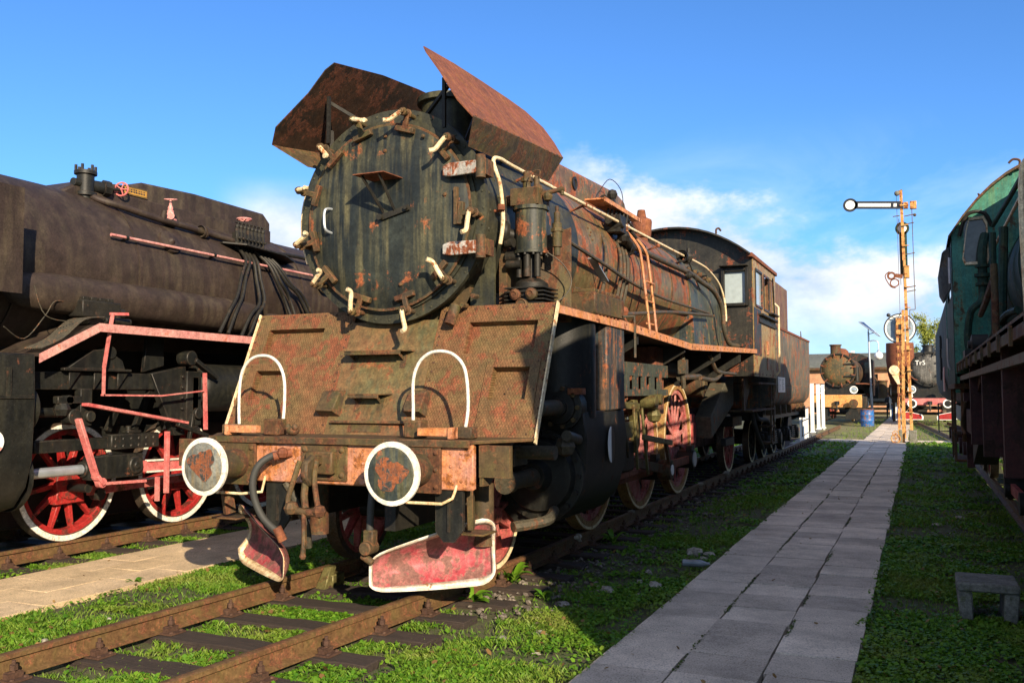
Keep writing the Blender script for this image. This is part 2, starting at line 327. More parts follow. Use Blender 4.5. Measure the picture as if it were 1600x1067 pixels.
def tag(o, label=None, cat=None, group=None, kind=None):
    if label: o['label'] = label
    if cat: o['category'] = cat
    if group: o['group'] = group
    if kind: o['kind'] = kind
    return o
def text_mesh(body, size, mat, parent, mtx, name='lettering', ext=.004):
    cu = bpy.data.curves.new(name, 'FONT'); cu.body = body; cu.size = size; cu.extrude = ext; cu.align_x = 'CENTER'; cu.align_y = 'CENTER'
    t = bpy.data.objects.new('t', cu); col.objects.link(t); dg = bpy.context.evaluated_depsgraph_get()
    me = bpy.data.meshes.new_from_object(t.evaluated_get(dg)); bpy.data.objects.remove(t)
    me.transform(Matrix.Translation(-WL[parent]) @ mtx); me.materials.clear(); me.materials.append(M[mat]); me.name = name
    o = bpy.data.objects.new(name, me); col.objects.link(o); o.parent = parent; WL[o] = WL[parent]; return o
def yz(profile, x0, x1):   # extrude a (y,z) outline along x
    return MB().prism([(x0, a, b) for a, b in profile], (x1-x0, 0, 0))
def xz(profile, y0, y1):
    return MB().prism([(a, y0, b) for a, b in profile], (0, y1-y0, 0))
def wheel(rt, x, y, r, nsp, side=1, red='red', tyre='white', axle=True, w=.14, weight=0, zc=None, tread='railtop', name='wheel'):
    """spoked wheel, outer face at x, axis along X; side=+1 outer face looks to +X"""
    z = r if zc is None else zc; ax = (side, 0, 0); mb = MB()
    mb.ring((x-side*w*(1 if r < .8 else .72), y, z), ax, r*.80, r*.90, w*(.9 if r < .8 else .5), 40)
    mb.lathe((x-side*w*.95, y, z), ax, [(0,0),(0,r*.16),(w*1.0,r*.155),(w*1.12,r*.10),(w*1.12,0)], 20)
    for k in range(nsp):
        a = 2*PI*(k+.35)/nsp; ca, sa = math.cos(a), math.sin(a); t = Vector((0, -sa, ca))
        q = []
        for rr, hw, hx in ((r*.13, r*.05, w*(.33 if r < .8 else .13)), (r*.82, r*.030, w*(.22 if r < .8 else .08))):
            c = Vector((x-side*w*.5, y+rr*ca, z+rr*sa))
            for i, j in ((-1,-1),(1,-1),(1,1),(-1,1)): q.append(c+Vector((side*hx*i, 0, 0))+t*(hw*j))
        mb.add(q, [(0,1,2,3),(7,6,5,4),(0,4,5,1),(1,5,6,2),(2,6,7,3),(3,7,4,0)])
    if weight:
        pts = []
        a0, a1 = weight-.75, weight+.75
        for i in range(9): a = a0+(a1-a0)*i/8; pts.append((x-side*w*.18, y+r*.84*math.cos(a), z+r*.84*math.sin(a)))
        for i in range(5): a = a1-(a1-a0)*i/4; rr = r*(.50 if 0 < i < 4 else .62); pts.append((x-side*w*.18, y+rr*math.cos(a), z+rr*math.sin(a)))
        mb.prism(pts, (-side*w*.5, 0, 0))
    wo_ = mb.build(name, red, rt, bevel=.006)
    MB().ring((x-side*w, y, z), ax, r*.885, r, w*.985, 48).build('tyre', tread, wo_)
    MB().ring((x-side*w*.02, y, z), ax, r*(.90 if r < .8 else .955), r*.99, .006, 48).build('tyre_face', tyre, wo_)
    if axle and side == 1: MB().cyl((x-w, y, z), (x-1.5, y, z), .08).build('axle', 'blackdull', rt)
    return wo_
M['redpink'] = weather('chalky_pink_red_wheel_paint', (.36, .05, .055), (.46, .20, .18), (.20, .07, .04), (.12, .045, .025), .30, .4, (.45, .28, .22), 3, .65, .4)
M['tyregold'] = weather('sunlit_gold_rusty_tyre', (.26, .14, .045), (.34, .21, .08), (.22, .08, .03), (.13, .06, .03), .35, .3, (.40, .28, .12), 3, .6, .3)  # gold of the low sun put into the tread colour, with rust
# ================================================================== MAIN LOCOMOTIVE (front at y=0, rail head z=0)
L = root('steam_locomotive', (0, 7.5, 0), 'big rusty steam locomotive in the centre with round streaked smokebox door and red plough blades', 'steam locomotive')
# ---- frame, beam, platform
MB().box(-1.15, 1.34, .43, .49, .90, 1.245).build('buffer_beam', 'beam', L, bevel=.012)
mb = MB()
for x in (-1.1, -.62, -.5, -.3, .28, .36, 1.15, 1.24):
    for z in (.97, 1.08, 1.18): mb.dome((x, .43, z), (0,-1,0), .016)
mb.build('beam_rivets', 'beam', L)
for s in (-1, 1): MB().box(*sorted((s*.52, s*.62)), .5, 9.8, .55, 1.25).build('main_frame', 'blackdull', L)
mb = MB().box(.62, .66, 9.95, 10.9, .62, 1.25).box(.66,.72,10.0,10.25,.75,1.05).box(.66,.70,10.45,10.8,.72,1.1)
mb.build('rear_frame', 'redfaded', L, bevel=.01)
MB().box(.45, .61, 9.8, 12.8, .62, 1.35).build('rear_beam', 'reddark', L)
mb = MB().prism([(-1.18,.40,1.25),(1.32,.40,1.25),(1.6,.95,1.25),(1.6,1.06,1.25),(-1.6,1.06,1.25),(-1.6,.95,1.25)],(0,0,.025)); mb.box(-1.19, 1.33, .385, .40, 1.225, 1.28)
mb.build('front_platform', 'rustdark', L, bevel=.004)
# gussets behind the beam ends
for s in (-1, 1):
    MB().prism([(s*1.36, .5, 1.24), (s*1.36, .5, .93), (s*1.36, .62, .93), (s*1.36, 1.1, 1.24)], (s*.03, 0, 0)).box(*sorted((s*1.36, s*1.62)), .49, .53, 1.0, 1.24).build('gusset', 'rustdark', L)
# ---- apron (sloping plate) : p(x,t) t in 0..1 bottom -> top
def ap(x, t, o=0): return (x, 1.03+.53*t-o*.913, 1.24+1.18*t+o*.409*-1)
def ap2(x, t, o=0):      # o > 0 = out of the plate towards the front and up
    n = Vector((0, -1.18, .53)).normalized(); p = Vector((x, 1.03+.53*t, 1.24+1.18*t)); return p+n*o
def slab(mb, x0, x1, t0, t1, o0, o1):
    P = [ap2(x0,t0,o0), ap2(x1,t0,o0), ap2(x1,t1,o0), ap2(x0,t1,o0), ap2(x0,t0,o1), ap2(x1,t0,o1), ap2(x1,t1,o1), ap2(x0,t1,o1)]
    return mb.add(P, [(0,3,2,1),(4,5,6,7),(0,1,5,4),(1,2,6,5),(2,3,7,6),(3,0,4,7)])
for s in (-1, 1):
    X = lambda a, b: (a, b) if s > 0 else (-b, -a)
    holes = [(.78, 1.44, .63, .87), (1.10, 1.44, .29, .52)]
    xs = [.46, .78, 1.10, 1.44, 1.6]; ts = [0, .29, .52, .63, .87, 1.0]
    mb = MB()
    for i in range(4):
        for j in range(5):
            xc = (xs[i]+xs[i+1])/2; tc = (ts[j]+ts[j+1])/2
            if any(h[0] < xc < h[1] and h[2] < tc < h[3] for h in holes): continue
            a, b = X(xs[i], xs[i+1]); slab(mb, a, b, ts[j], ts[j+1], -.012, 0)
    ob = mb.build('apron_plate', 'apron', L)
    mb = MB()
    for h in holes:
        a, b = X(h[0], h[1]); slab(mb, a, b, h[2], h[3], -.085, -.075)
        slab(mb, a-.004, a, h[2], h[3], -.08, -.013); slab(mb, b, b+.004, h[2], h[3], -.08, -.013)
        slab(mb, a, b, h[2]-.004, h[2], -.08, -.013); slab(mb, a, b, h[3], h[3]+.004, -.08, -.013)
    mb.build('recess_panel', 'apron', ob)
    mb = MB(); a, b = X(1.03, 1.53)                 # bolted frame round the lower recess
    a1, b1 = X(1.10, 1.44)
    slab(mb, a, a1, .02, .58, .0, .010); slab(mb, b1, b, .02, .58, .0, .010); slab(mb, a1, b1, .02, .29, .0, .010); slab(mb, a1, b1, .52, .58, 0, .010)
    mb.build('access_panel', 'apron', ob, bevel=.003)
    rv = MB()
    for k in range(15):
        t = .03+k*.067
        for x in (.50, 1.575): rv.dome(ap2(s*x, t, 0), (0,-.91,.41), .013)
    for k in range(9): rv.dome(ap2(s*(.56+k*.125), .975, 0), (0,-.91,.41), .013)
    for x in (1.05, 1.28, 1.51):
        for t in (.05, .2, .36, .56): rv.dome(ap2(s*x, t, .01), (0,-.91,.41), .010)
    rv.build('apron_rivets', 'fast', ob)
    mb = MB(); mb.bar(ap2(s*1.6, -.01, .0), ap2(s*1.6, 1.0, .0), .012, .05, (0,-.91,.41)); mb.build('edge_angle', 'cream', ob)
mb = MB(); slab(mb, -.46, .46, 0, .90, -.01, .006)
apc = mb.build('apron_centre_sheet', 'apronC', L)
mb = MB(); slab(mb, -.40, .46, .10, .118, .004, .05)
for x in (-.2,): slab(mb, x-.02, x+.33, .045, .10, .0, .012)
mb.build('stiffener_bar', 'rustdark', apc)
# saddle and smokebox support under the smokebox
MB().box(-.72, .72, 1.62, 3.5, 1.25, 2.6).build('saddle', 'rustdark', L)
for (x0, x1, t, dep) in ((-.43, .29, .655, .17), (-.08, .46-.36+.0, .325, .15)):
    if x1 < .2: x0, x1 = -.40+.12, .16
    p = ap2(0, t, 0); y, z = p.y, p.z
    mb = MB().prism([(x0, y, z), (x1, y, z), (x1-.06, y-dep, z), (x0+.06, y-dep, z)], (0, 0, .012)).prism([(x0+.06, y-dep, z-.028), (x1-.06, y-dep, z-.028), (x1-.06, y-dep, z), (x0+.06, y-dep, z)], (0, .006, 0))
    st = mb.build('apron_step', 'rustdark', L, bevel=.003)
    mb = MB()
    for x in (x0+.1, x1-.1):
        q = ap2(x, t-.06, .0); mb.bar((x, y-.02, z-.005), q, .05, .01, (0,-1,0)); mb.bar((x, y-dep+.03, z-.01), q, .03, .008, (1,0,0)); mb.dome(ap2(x, t-.10, .0), (0,-.91,.41), .016); slab(mb, x-.03, x+.03, t-.13, t-.03, 0, .008)
    mb.build('step_bracket', 'rustdark', st)
for s in (-1, 1):      # wedge boxes on the apron
    mb = MB(); a, b = (.36, .55) if s > 0 else (-.55, -.34)
    P = [ap2(a, .16, 0), ap2(b, .16, 0), ap2(b, .36, 0), ap2(a, .36, 0)]
    Q = [ap2(a+.0, .17, .11), ap2(b-.02, .17, .11), ap2(b-.02, .33, .07), ap2(a+.0, .33, .07)]
    mb.add(P+Q, [(0,3,2,1),(4,5,6,7),(0,1,5,4),(1,2,6,5),(2,3,7,6),(3,0,4,7)])
    mb.build('apron_box', 'rustdark', L, bevel=.006)
    # white hoop handrails
    pts = [(.66,.70,1.28),(.65,.72,1.5),(.65,.72,1.74),(.70,.72,1.88),(.79,.72,1.955),(.90,.72,1.975),(1.01,.72,1.95),(1.10,.72,1.87),(1.14,.72,1.74),(1.15,.72,1.5),(1.12,.70,1.28)]
    MB().tube([(s*x, y, z) for x, y, z in pts], .0140, 10).build('hoop_handrail', 'white', L)
    mb = MB().box(*sorted((s*.80, s*1.08)), .52, .60, 1.30, 1.365).box(*sorted((s*1.08, s*1.12)), .50, .62, 1.28, 1.37); mb.build('lamp_iron', 'orange', L, bevel=.004)
    mb = MB().box(*sorted((s*.63, s*.78)), .60, .74, 1.28, 1.42).box(*sorted((s*1.10, s*1.24)), .60, .72, 1.28, 1.37); mb.build('hoop_foot', 'rustdark', L, bevel=.01)
MB().sph((-.51, .66, 1.32), .045, 12, (1.5, 1, .9)).sph((-.47, .64, 1.35), .03, 10).sph((-.55, .65, 1.345), .028, 10, (1,1,1.3)).build('crumpled_sack', 'rustdark', L, ang=80)
# ---- buffers
for s in (-1, 1):
    x = s*.885
    b = MB().lathe((x, .43, 1.05), (0,-1,0), [(0,0),(0,.125),(.30,.112),(.31,.0)], 28).build('buffer', 'rustdark', L)
    mb = MB().box(x-.19, x+.19, .40, .43, .87, 1.23)
    for dx in (-.15, .15):
        for dz in (-.13, 0, .13): mb.dome((x+dx, .40, 1.05+dz), (0,-1,0), .022, .02)
    mb.build('base_plate', 'rustdark', b, bevel=.005)
    MB().lathe((x, .14, 1.05), (0,-1,0), [(0,0),(0,.10),(.10,.12),(.115,.235),(.135,.235),(.145,0)], 40).build('buffer_head', 'white', b)
    MB().lathe((x, -.0045, 1.05), (0,-1,0), [(0,0),(0,.195),(.010,.18),(.012,0)], 40).build('buffer_face', 'buffergrey' if s < 0 else 'firebox', b)
    # rust patch on the face
    pt = [(x+.128*(1+.22*math.sin(3*a+s)+.07*math.sin(7*a))*math.cos(a), -.018, 1.05+(.02 if s<0 else 0)+.115*(1+.20*math.sin(3*a+s)+.08*math.sin(8*a))*math.sin(a)) for a in [2*PI*i/40 for i in range(40)]]
    MB().prism(pt, (0, .004, 0)).build('rust_patch', weather('buffer_rust%d' % s, (.28, .085, .03), (.14, .055, .03), (.05, .05, .045), (.03, .03, .03), .45, 0, s=6) if True else 'rust', b)
    pts = [(s*.60,.42,.95),(s*.62,.40,.82),(s*.80,.36,.80),(s*1.10,.38,.80),(s*1.17,.42,.84),(s*1.20,.44,.94)]
    MB().tube(pts, .012, 8, curve=False).build('grab_rail', 'cream', L)
# ---- hook, coupling and hoses
mb = MB().box(-.24, .22, .41, .43, .93, 1.23)
for x in (-.19, .17):
    for z in (.98, 1.18): mb.dome((x, .41, z), (0,-1,0), .028, .025)
hk = mb.box(-.14, .12, .34, .41, .99, 1.17).build('coupling_hook', 'rustdark', L, bevel=.012)
mb = MB().prism([(-.03,.36,1.14),(-.03,.24,1.15),(-.03,.14,1.10),(-.03,.13,.98),(-.03,.20,.90),(-.03,.27,.93),(-.03,.24,1.02),(-.03,.28,1.06),(-.03,.36,1.06)], (.06,0,0))
mb.build('hook', 'rustdark', hk, bevel=.015)
mb = MB().tube([(-.11,.24,1.10),(-.13,.20,.98),(-.17,.17,.80),(-.14,.17,.72)], .022, 8).tube([(.05,.24,1.10),(.06,.2,.97),(.10,.18,.80),(.13,.17,.72)], .022, 8)
mb.cyl((-.17,.17,.72), (.15,.17,.70), .03).sph((-.13,.16,.735), .06, 8).sph((.13,.17,.72), .055, 8).tube([(-.03,.22,.99),(-.02,.18,.84),(.0,.17,.74)], .028, 8)
mb.cyl((-.01,.16,.70), (0,.15,.62), .018).tube([(0,.15,.64),(.01,.14,.5),(0,.14,.38)], [.02]*11, 6)
mb.sph((0,.14,.37), .028, 8)
mb.build('screw_link', 'rustdark', hk)
def hose(x, dx, nm='brake_hose'):
    h = MB().tube([(x+.13,.40,1.14),(x+.04,.34,1.13),(x-.04,.27,1.06),(x-.08,.24,.94),(x-.07,.25,.78),(x,.28,.62),(x+dx,.32,.50)], .03, 10).build(nm, 'rubber', L)
    MB().cyl((x+.16,.43,1.15),(x+.05,.33,1.12),.035).sph((x+.12,.36,1.15),.05,8).cyl((x+dx-.02,.31,.55),(x+dx+.02,.34,.44),.038).build('hose_coupling', 'rust', h)
hose(-.50, .13)
h = MB().tube([(.44,.46,.93),(.43,.44,.75),(.42,.44,.52)], .03, 10).build('brake_hose', 'rubber', L)
MB().box(.38,.47,.40,.48,.44,.56).cyl((.42,.36,.42),(.42,.50,.42),.055).cyl((.36,.42,.36),(.45,.44,.30),.03).build('hose_coupling', 'rustdark', h, bevel=.008)
# hanging plates under the beam
for x in (-.62, 1.0):
    MB().prism([(x,.46,.90),(x+.24,.46,.90),(x+.24,.46,.60),(x+.16,.46,.50),(x+.07,.46,.50),(x,.46,.58)], (0,.03,0)).box(x+.11,x+.125,.445,.46,.58,.84).build('lamp_bracket_plate', 'black', L)
    MB().cyl((x+.15,1.0,.9),(x+.15,1.0,.40),.085).build('plough_strut', 'rustdark', L)
# ---- snow plough blades
for s in (-1, 1):
    nu, nv = 30, 8; V = []
    def bl(u, v, off=0.):
        # u 0 = inner (front), 1 = outer ; v 0 = bottom, 1 = top
        su = math.sin(PI*min(1,max(0,u)))**.6; cv = .19*math.sin(PI*min(1,max(0,v)))*(su if u < .5 else .55+.45*su); x = .42+.88*u-.47*cv; y = .44+.47*u + .88*cv-.05*v*math.sin(PI*min(1,max(0,u)))**.6 + off
        zb = .07+.05*u*u; zt = .34+.33*u**.9
        # rounded outline
        k = 1.
        e = .13
        if u < e: k = math.sqrt(max(0, 1-((e-u)/e)**2))*.45+.55
        if u > 1-e: k = math.sqrt(max(0, 1-((u-1+e)/e)**2))*.40+.60
        zm = (zb+zt)/2; z = zm+(zb+(zt-zb)*v-zm)*k
        return (s*x, y, z)
    US = [.5-.5*math.cos(PI*i/nu) for i in range(nu+1)]; V = [bl(US[i], j/nv) for i in range(nu+1) for j in range(nv+1)]+[bl(US[i], j/nv, .02) for i in range(nu+1) for j in range(nv+1)]
    n1 = (nu+1)*(nv+1); F = []
    for i in range(nu):
        for j in range(nv):
            a = i*(nv+1)+j; F += [(a, a+1, a+nv+2, a+nv+1), (a+n1, a+nv+1+n1, a+nv+2+n1, a+1+n1)]
    for i in range(nu):
        a = i*(nv+1); F.append((a, a+nv+1, a+nv+1+n1, a+n1)); a += nv; F.append((a, a+n1, a+nv+1+n1, a+nv+1))
    for j in range(nv): F.append((j, j+n1, j+1+n1, j+1)); a = nu*(nv+1)+j; F.append((a, a+1, a+1+n1, a+n1))
    pl = MB().add(V, F).build('plough_blade', 'plow', L, ang=60)
    rim = [bl(i/20, 0, -.004) for i in range(21)]+[bl(1, j/6, -.004) for j in range(1, 7)]+[bl(1-i/20, 1, -.004) for i in range(1, 21)]+[bl(0, 1-j/6, -.004) for j in range(1, 7)]
    # flat painted border strip following the edge
    cen = Vector(bl(.5, .5)); mbr = MB(); n = len(rim); inn = []
    cs_ = [.5-.5*math.cos(PI*i/20) for i in range(21)]; uv = [(cs_[i], 0) for i in range(21)]+[(1, j/6) for j in range(1, 7)]+[(1-cs_[i], 1) for i in range(1, 21)]+[(0, 1-j/6) for j in range(1, 7)]; rim = [bl(u, v_, -.004) for u, v_ in uv]
    for (u, v_) in uv: inn.append(bl(.03+u*.94, .10+v_*.80, -.005))
    mbr.add(rim+inn, [(i, (i+1) % n, (i+1) % n+n, i+n) for i in range(n)])
    o = mbr.build('white_border', 'cream' if s < 0 else 'white', pl); so = o.modifiers.new('thick', 'SOLIDIFY'); so.thickness = .004
    mb = MB().bar((s*1.22,.62,.95),(s*1.2,.68,.58),.05,.10).box(*sorted((s*1.06, s*1.34)), .60, .86, .535, .55)
    mb.build('guard_step', 'rustdark', L, bevel=.004)
# guard bar and pipes under left end
MB().tube([(-.42,.45,.9),(-.35,.5,.75),(-.28,.55,.55),(-.30,.62,.35)], .03).build('drain_pipe', 'pipe', L)
# ---- smokebox
C0 = Vector((0, 0, 3.27))
def cz(y): return (0, y, 3.27)
sb = MB().lathe(cz(1.40), (0,1,0), [(0,.85),(0,.995),(.05,.995),(.05,.955),(2.45,.955),(2.45,.80)], 72).build('smokebox', 'smokebox', L)
mb = MB()
for k in range(40):
    a = 2*PI*k/40; mb.dome((.975*math.cos(a)*.985, 1.40, 3.27+.96*math.sin(a)), (0,-1,0), .014)
for y in (1.55, 1.75):
    for k in range(36):
        a = 2*PI*k/36; mb.dome((.955*math.cos(a), y, 3.27+.955*math.sin(a)), (math.cos(a),0,math.sin(a)), .018)
mb.build('rivets', 'smokebox', sb)
MB().ring((0,1.375,3.27), (0,1,0), .84, .90, .03, 72).build('door_seat', 'smokebox', sb)
dr = MB().lathe((0,1.385,3.255), (0,-1,0), [(0,0),(0,.865),(.03,.865),(.045,.845),(.075,.60),(.085,.30),(.088,0)], 72).build('smokebox_door', 'door', L, ang=60)
MB().ring((0,1.352,3.255), (0,-1,0), .835, .868, .012, 72).build('door_rim', 'rustdark', dr)
# dog clamps: outer bolt px angle list
CL = [(-.30,4.22,.16,-.04),(.24,4.12,-.12,-.07),(.70,3.88,-.10,-.11),(-.60,3.90,.10,-.10),(-.90,3.56,.12,0),(1.02,3.20,-.02,-.17),(-.93,3.03,.14,.08),(-.70,2.66,.10,.10),(-.27,2.42,.02,.17),(.27,2.33,.05,-.17),(.70,2.60,-.09,.15)]
for (x, z, dx_, dz_) in CL:
    d = Vector((x, 0, z-3.27)); rr = d.length; d.normalize(); bx, bz = d.x*.93, 3.27+d.z*.93
    c = MB().cyl((bx, 1.42, bz), (bx, 1.16, bz), .022, n=10).cyl((bx,1.22,bz),(bx,1.19,bz),.04,n=6).cyl((bx,1.27,bz),(bx,1.29,bz),.045,n=8)
    ix, iz = d.x*.79, 3.27+d.z*.79; t = Vector((-d.z, 0, d.x))
    c.bar((ix-t.x*.10, 1.30, iz-t.z*.10), (ix+t.x*.10, 1.30, iz+t.z*.10), .05, .05, (d.x,0,d.z)).bar((bx,1.28,bz),(ix,1.29,iz),.05,.03,(0,1,0))
    cl = c.build('door_clamp', 'rustdark', dr, bevel=.005)
    MB().tube([(bx, 1.18, bz), (bx+dx_*.5, 1.17, bz+dz_*.5), (bx+dx_, 1.16, bz+dz_), (bx+dx_*1.2-.02, 1.12, bz+dz_*1.15)], .021, 8).build('handle', 'cream', cl)
for z in (3.60, 2.90):      # hinge straps
    h = MB().prism([(.62,1.30,z+.045),(.62,1.30,z-.045),(.70,1.275,z-.06),(.98,1.26,z-.055),(.98,1.26,z+.055),(.70,1.275,z+.06)], (0,-.035,0)).build('hinge_strap', weather('strap%g' % z, (.45,.44,.40), (.30,.28,.25), RUST, RUST2, .5, 0, s=3, rough=.45), dr, bevel=.008)
    MB().cyl((1.0,1.26,z-.10),(1.0,1.26,z+.10),.045,n=14).box(.95,1.05,1.26,1.42,z-.07,z+.07).build('hinge_knuckle', 'rustdark', h)
lb = MB().prism([(-.13,1.31,3.585),(.19,1.31,3.585),(.19,.98,3.575),(-.13,.98,3.575)], (0,0,.008)).build('lamp_shelf', 'rust', dr)
MB().bar((-.06,1.02,3.57),(-.0,1.31,3.27),.035,.008,(1,0,0)).bar((.12,1.02,3.57),(.12,1.31,3.27),.035,.008,(1,0,0)).build('shelf_bracket', 'black', lb)
MB().bar((-.03,1.28,3.235),(.27,1.28,3.31),.05,.02,(0,1,0)).cyl((-.02,1.31,3.24),(-.02,1.24,3.24),.028).cyl((.25,1.31,3.305),(.25,1.24,3.305),.02).build('centre_bar', 'blackdull', dr)
MB().tube([(-.58,1.33,3.37),(-.61,1.25,3.36),(-.62,1.24,3.28),(-.61,1.25,3.17),(-.58,1.33,3.14)], .013, 8).build('grab_handle', 'galv', dr)
MB().bar((.74,1.30,3.45),(.74,1.30,3.12),.035,.03).build('strip', 'rustdark', dr)
mb = MB()
for (x, z) in ((.0,4.0),(.40,3.95),(.62,3.40),(.0,3.86),(-.62,3.9),(.2,2.5),(.17,2.62)): mb.dome((x,1.31,z),(0,-1,0),.02,.02,8)
mb.build('door_studs', 'rustdark', dr)
# cream edge strip on left side of the smokebox
a_ = [(-1.0*math.cos(R(t)), 1.44, 3.27+1.0*math.sin(R(t))) for t in (-22,-10,0,10,22)]
MB().tube([(x*1.02, y, 3.27+(z-3.27)*1.02) for x, y, z in a_], .016, 6).build('left_grab_rail', 'cream', L)
# chimney, deflectors
ch = MB().lathe((0,2.55,4.08), (0,0,1), [(0,.42),(.06,.36),(.14,.31),(.52,.285),(.55,.285),(.56,.33),(.62,.33),(.62,.26),(.2,.24)], 36).build('chimney', 'smokebox', L)
for s in (-1, 1):
    P = [(.48,1.18,4.72),(.40,1.9,4.82),(.36,2.56,4.87),(.34,3.3,4.90),(.34,3.79,4.90),(.42,4.15,4.79),(.59,4.07,4.57),(.79,3.84,4.31),(1.055,1.01,3.965),(.95,.93,4.10),(.70,1.08,4.43),(.54,1.12,4.64)]
    P = [(s*x, y, z) for x, y, z in P]
    d = MB().prism(P, (-s*.008, 0, -.006)).build('smoke_deflector', 'rust' if s > 0 else 'deflshade', L)
    q = [(1.055,1.01,3.965),(.79,3.84,4.31),(.74,3.5,3.97),(.86,1.30,3.80)]
    MB().prism([(s*x, y, z) for x, y, z in q], (-s*.004, 0, .01)).build('deflector_flange', 'rustdark', d)
    mb = MB()
    for y in (1.5, 2.3, 3.1): mb.bar((s*.72, y, 3.9), (s*(.80), y+.1, 4.22), .04, .02)
    mb.bar((s*.3,1.5,4.18),(s*.66,1.35,4.42),.03,.03); mb.bar((s*.62,1.3,4.0),(s*.62,1.3,4.45),.03,.03)
    mb.build('stay', 'blackdull', d)
    mb = MB()
    for k in range(14):
        t = k/13; mb.dome((s*(1.04-.24*t), 1.1+2.6*t, 4.0+.29*t), (s*.8,0,.6), .012)
    mb.build('flange_rivets', 'rust', d)
# ---- boiler
def barrel(y0, y1, r, nm, mt): return MB().lathe(cz(y0), (0,1,0), [(0,r-.1),(0,r),(y1-y0,r),(y1-y0,r-.1)], 72).build(nm, mt, L)
bl_ = barrel(3.85, 9.4, .935, 'boiler_barrel', 'barrel')
for y in (3.86, 4.95, 5.9, 7.1, 8.2, 9.36): MB().ring(cz(y), (0,1,0), .93, .943, .045, 72).build('cladding_band', 'rustdark', bl_)
mb = MB()
for y in (4.4,5.4,6.5,7.6):
    for k in range(4): mb.dome((.94*math.cos(.35-.05*k),y+.06*(k%2),3.27+.94*math.sin(.35-.05*k)),(1,0,.3),.015)
mb.build('boiler_rivets', 'rustdark', bl_)
# firebox: wide, flat sided below
pf = [(math.cos(a)*.95, 3.27+math.sin(a)*.95) for a in [PI*k/24 for k in range(25)]]
pf = [(1.02, 2.30)]+[(.99, 2.8)]+pf+[(-.99, 2.8), (-1.02, 2.30)]
MB().prism([(x, 9.4, z) for x, z in pf], (0, 2.75, 0)).build('firebox', 'firebox', L, ang=50)
mb = MB()
for y in (10.2, 11.0, 11.7):
    for z in (2.4, 2.6, 2.8, 3.05): mb.dome((1.01, y, z), (1,0,0), .025)
for i, y in enumerate((9.6,10.0,10.4,10.8,11.2)): mb.lathe((.86,y,3.72),(.8,0,.6),[(0,.05),(.05,.05),(.07,.03),(.10,.0)],10)
mb.build('washout_plugs', 'rustdark', L)
# casing over dome and sandbox
prof = [(4.25,4.05),(4.35,4.42),(4.7,4.55),(7.25,4.66),(7.65,4.60),(7.85,4.40),(7.95,4.05)]
cs = MB().prism([(-.36,a,b) for a,b in prof], (.72,0,0)).build('dome_casing', 'barrel', L, bevel=.09)
cs.modifiers['bevel'].segments = 4
MB().ring((.365,5.35,4.38),(1,0,0),.055,.085,.02,20).cyl((.30,5.35,4.38),(.372,5.35,4.38),.056).build('casing_port','black',cs)
mb = MB().cyl((.36,6.3,4.3),(.62,6.3,4.3),.04).cyl((.5,6.15,4.32),(.5,6.5,4.25),.06).sph((.55,6.4,4.42),.08,8).tube([(.5,6.3,4.3),(.7,6.5,4.1),(.75,6.9,3.95)],.02).tube([(.45,6.1,4.4),(.55,6.3,4.62),(.6,6.7,4.5),(.55,6.9,4.1)],.006,5)
mb.build('sanding_valve', 'blackdull', cs)
MB().prism([(.72,4.75,4.005),(.98,4.75,4.00),(.98,6.35,4.0),(.72,6.35,4.005)],(0,0,.02)).box(.97,.985,4.75,6.35,3.975,4.03).build('inspection_step', 'orange', L)
MB().lathe((.40,8.4,4.02),(0,0,1),[(0,.10),(.1,.10),(.12,.15),(.36,.17),(.40,.16),(.44,.08),(.56,.06),(.56,0)],14).build('safety_valve', 'rust', L)
MB().lathe((-.3,8.4,4.02),(0,0,1),[(0,.10),(.1,.10),(.12,.13),(.34,.13),(.40,.05),(.46,0)],14).build('safety_valve', 'rustdark', L)
# ---- boiler handrail (cream)
hr = [(1.00,1.66,2.98),(1.03,1.66,3.2),(1.03,1.60,3.5),(1.0,1.52,3.70),(1.0,1.66,3.76),(.99,2.2,3.765),(.99,5,3.80),(.99,8,3.84),(1.0,10.0,3.87),(1.02,10.7,3.82),(1.06,11.3,3.66),(1.10,11.55,3.40),(1.12,11.6,3.1),(1.12,11.58,2.98)]
o = MB().tube(hr, .019, 10).build('boiler_handrail', 'cream', L)
mb = MB()
for y in (2.4, 4.0, 5.6, 7.2, 8.8): mb.cyl((.80,y,3.72),(.99,y,3.78),.014).sph((.99,y,3.785),.032,8)
mb.cyl((.93,1.64,3.28),(1.05,1.64,3.28),.014).ring((1.03,1.62,3.28),(0,0,1),.015,.035,.05,12)
mb.build('handrail_stanchion', 'rust', o)
MB().tube([(-.99,1.9,3.76),(-.99,6,3.8),(-1,10,3.86)], .019).build('boiler_handrail', 'cream', L)
# ---- pipes along the boiler
MB().tube([(1.14,2.65,3.28),(1.10,3.0,3.24),(1.06,4.4,3.16),(1.04,5.8,3.06),(1.03,7.5,3.02),(1.04,10.4,3.05)], .022).build('steam_pipe', 'pipe', L)
MB().tube([(1.18,4.3,2.55),(1.15,5.2,2.62),(1.12,7.4,2.82),(1.10,10.4,3.0)], .026).build('feed_pipe', 'pipe', L)
MB().tube([(.93,5.5,3.62),(.98,7.2,3.60),(.99,9.2,3.62),(1.04,9.8,3.55),(1.10,10.6,3.45),(1.16,11.0,3.2),(1.18,11.1,2.8),(1.22,11.35,2.55),(1.3,11.8,2.52)], .045, 10).build('injector_pipe', 'pipe', L)
for k, (x, y) in enumerate(((.99,5.35),(1.0,5.5),(1.01,5.65),(1.0,4.75))):
    MB().tube([(.86,y+.2,3.62),(.97,y+.05,3.40),(1.0,y-.05,3.1),(.96,y-.12,2.8),(.88,y-.2,2.5)], .022).build('clack_pipe', 'pipe', L)
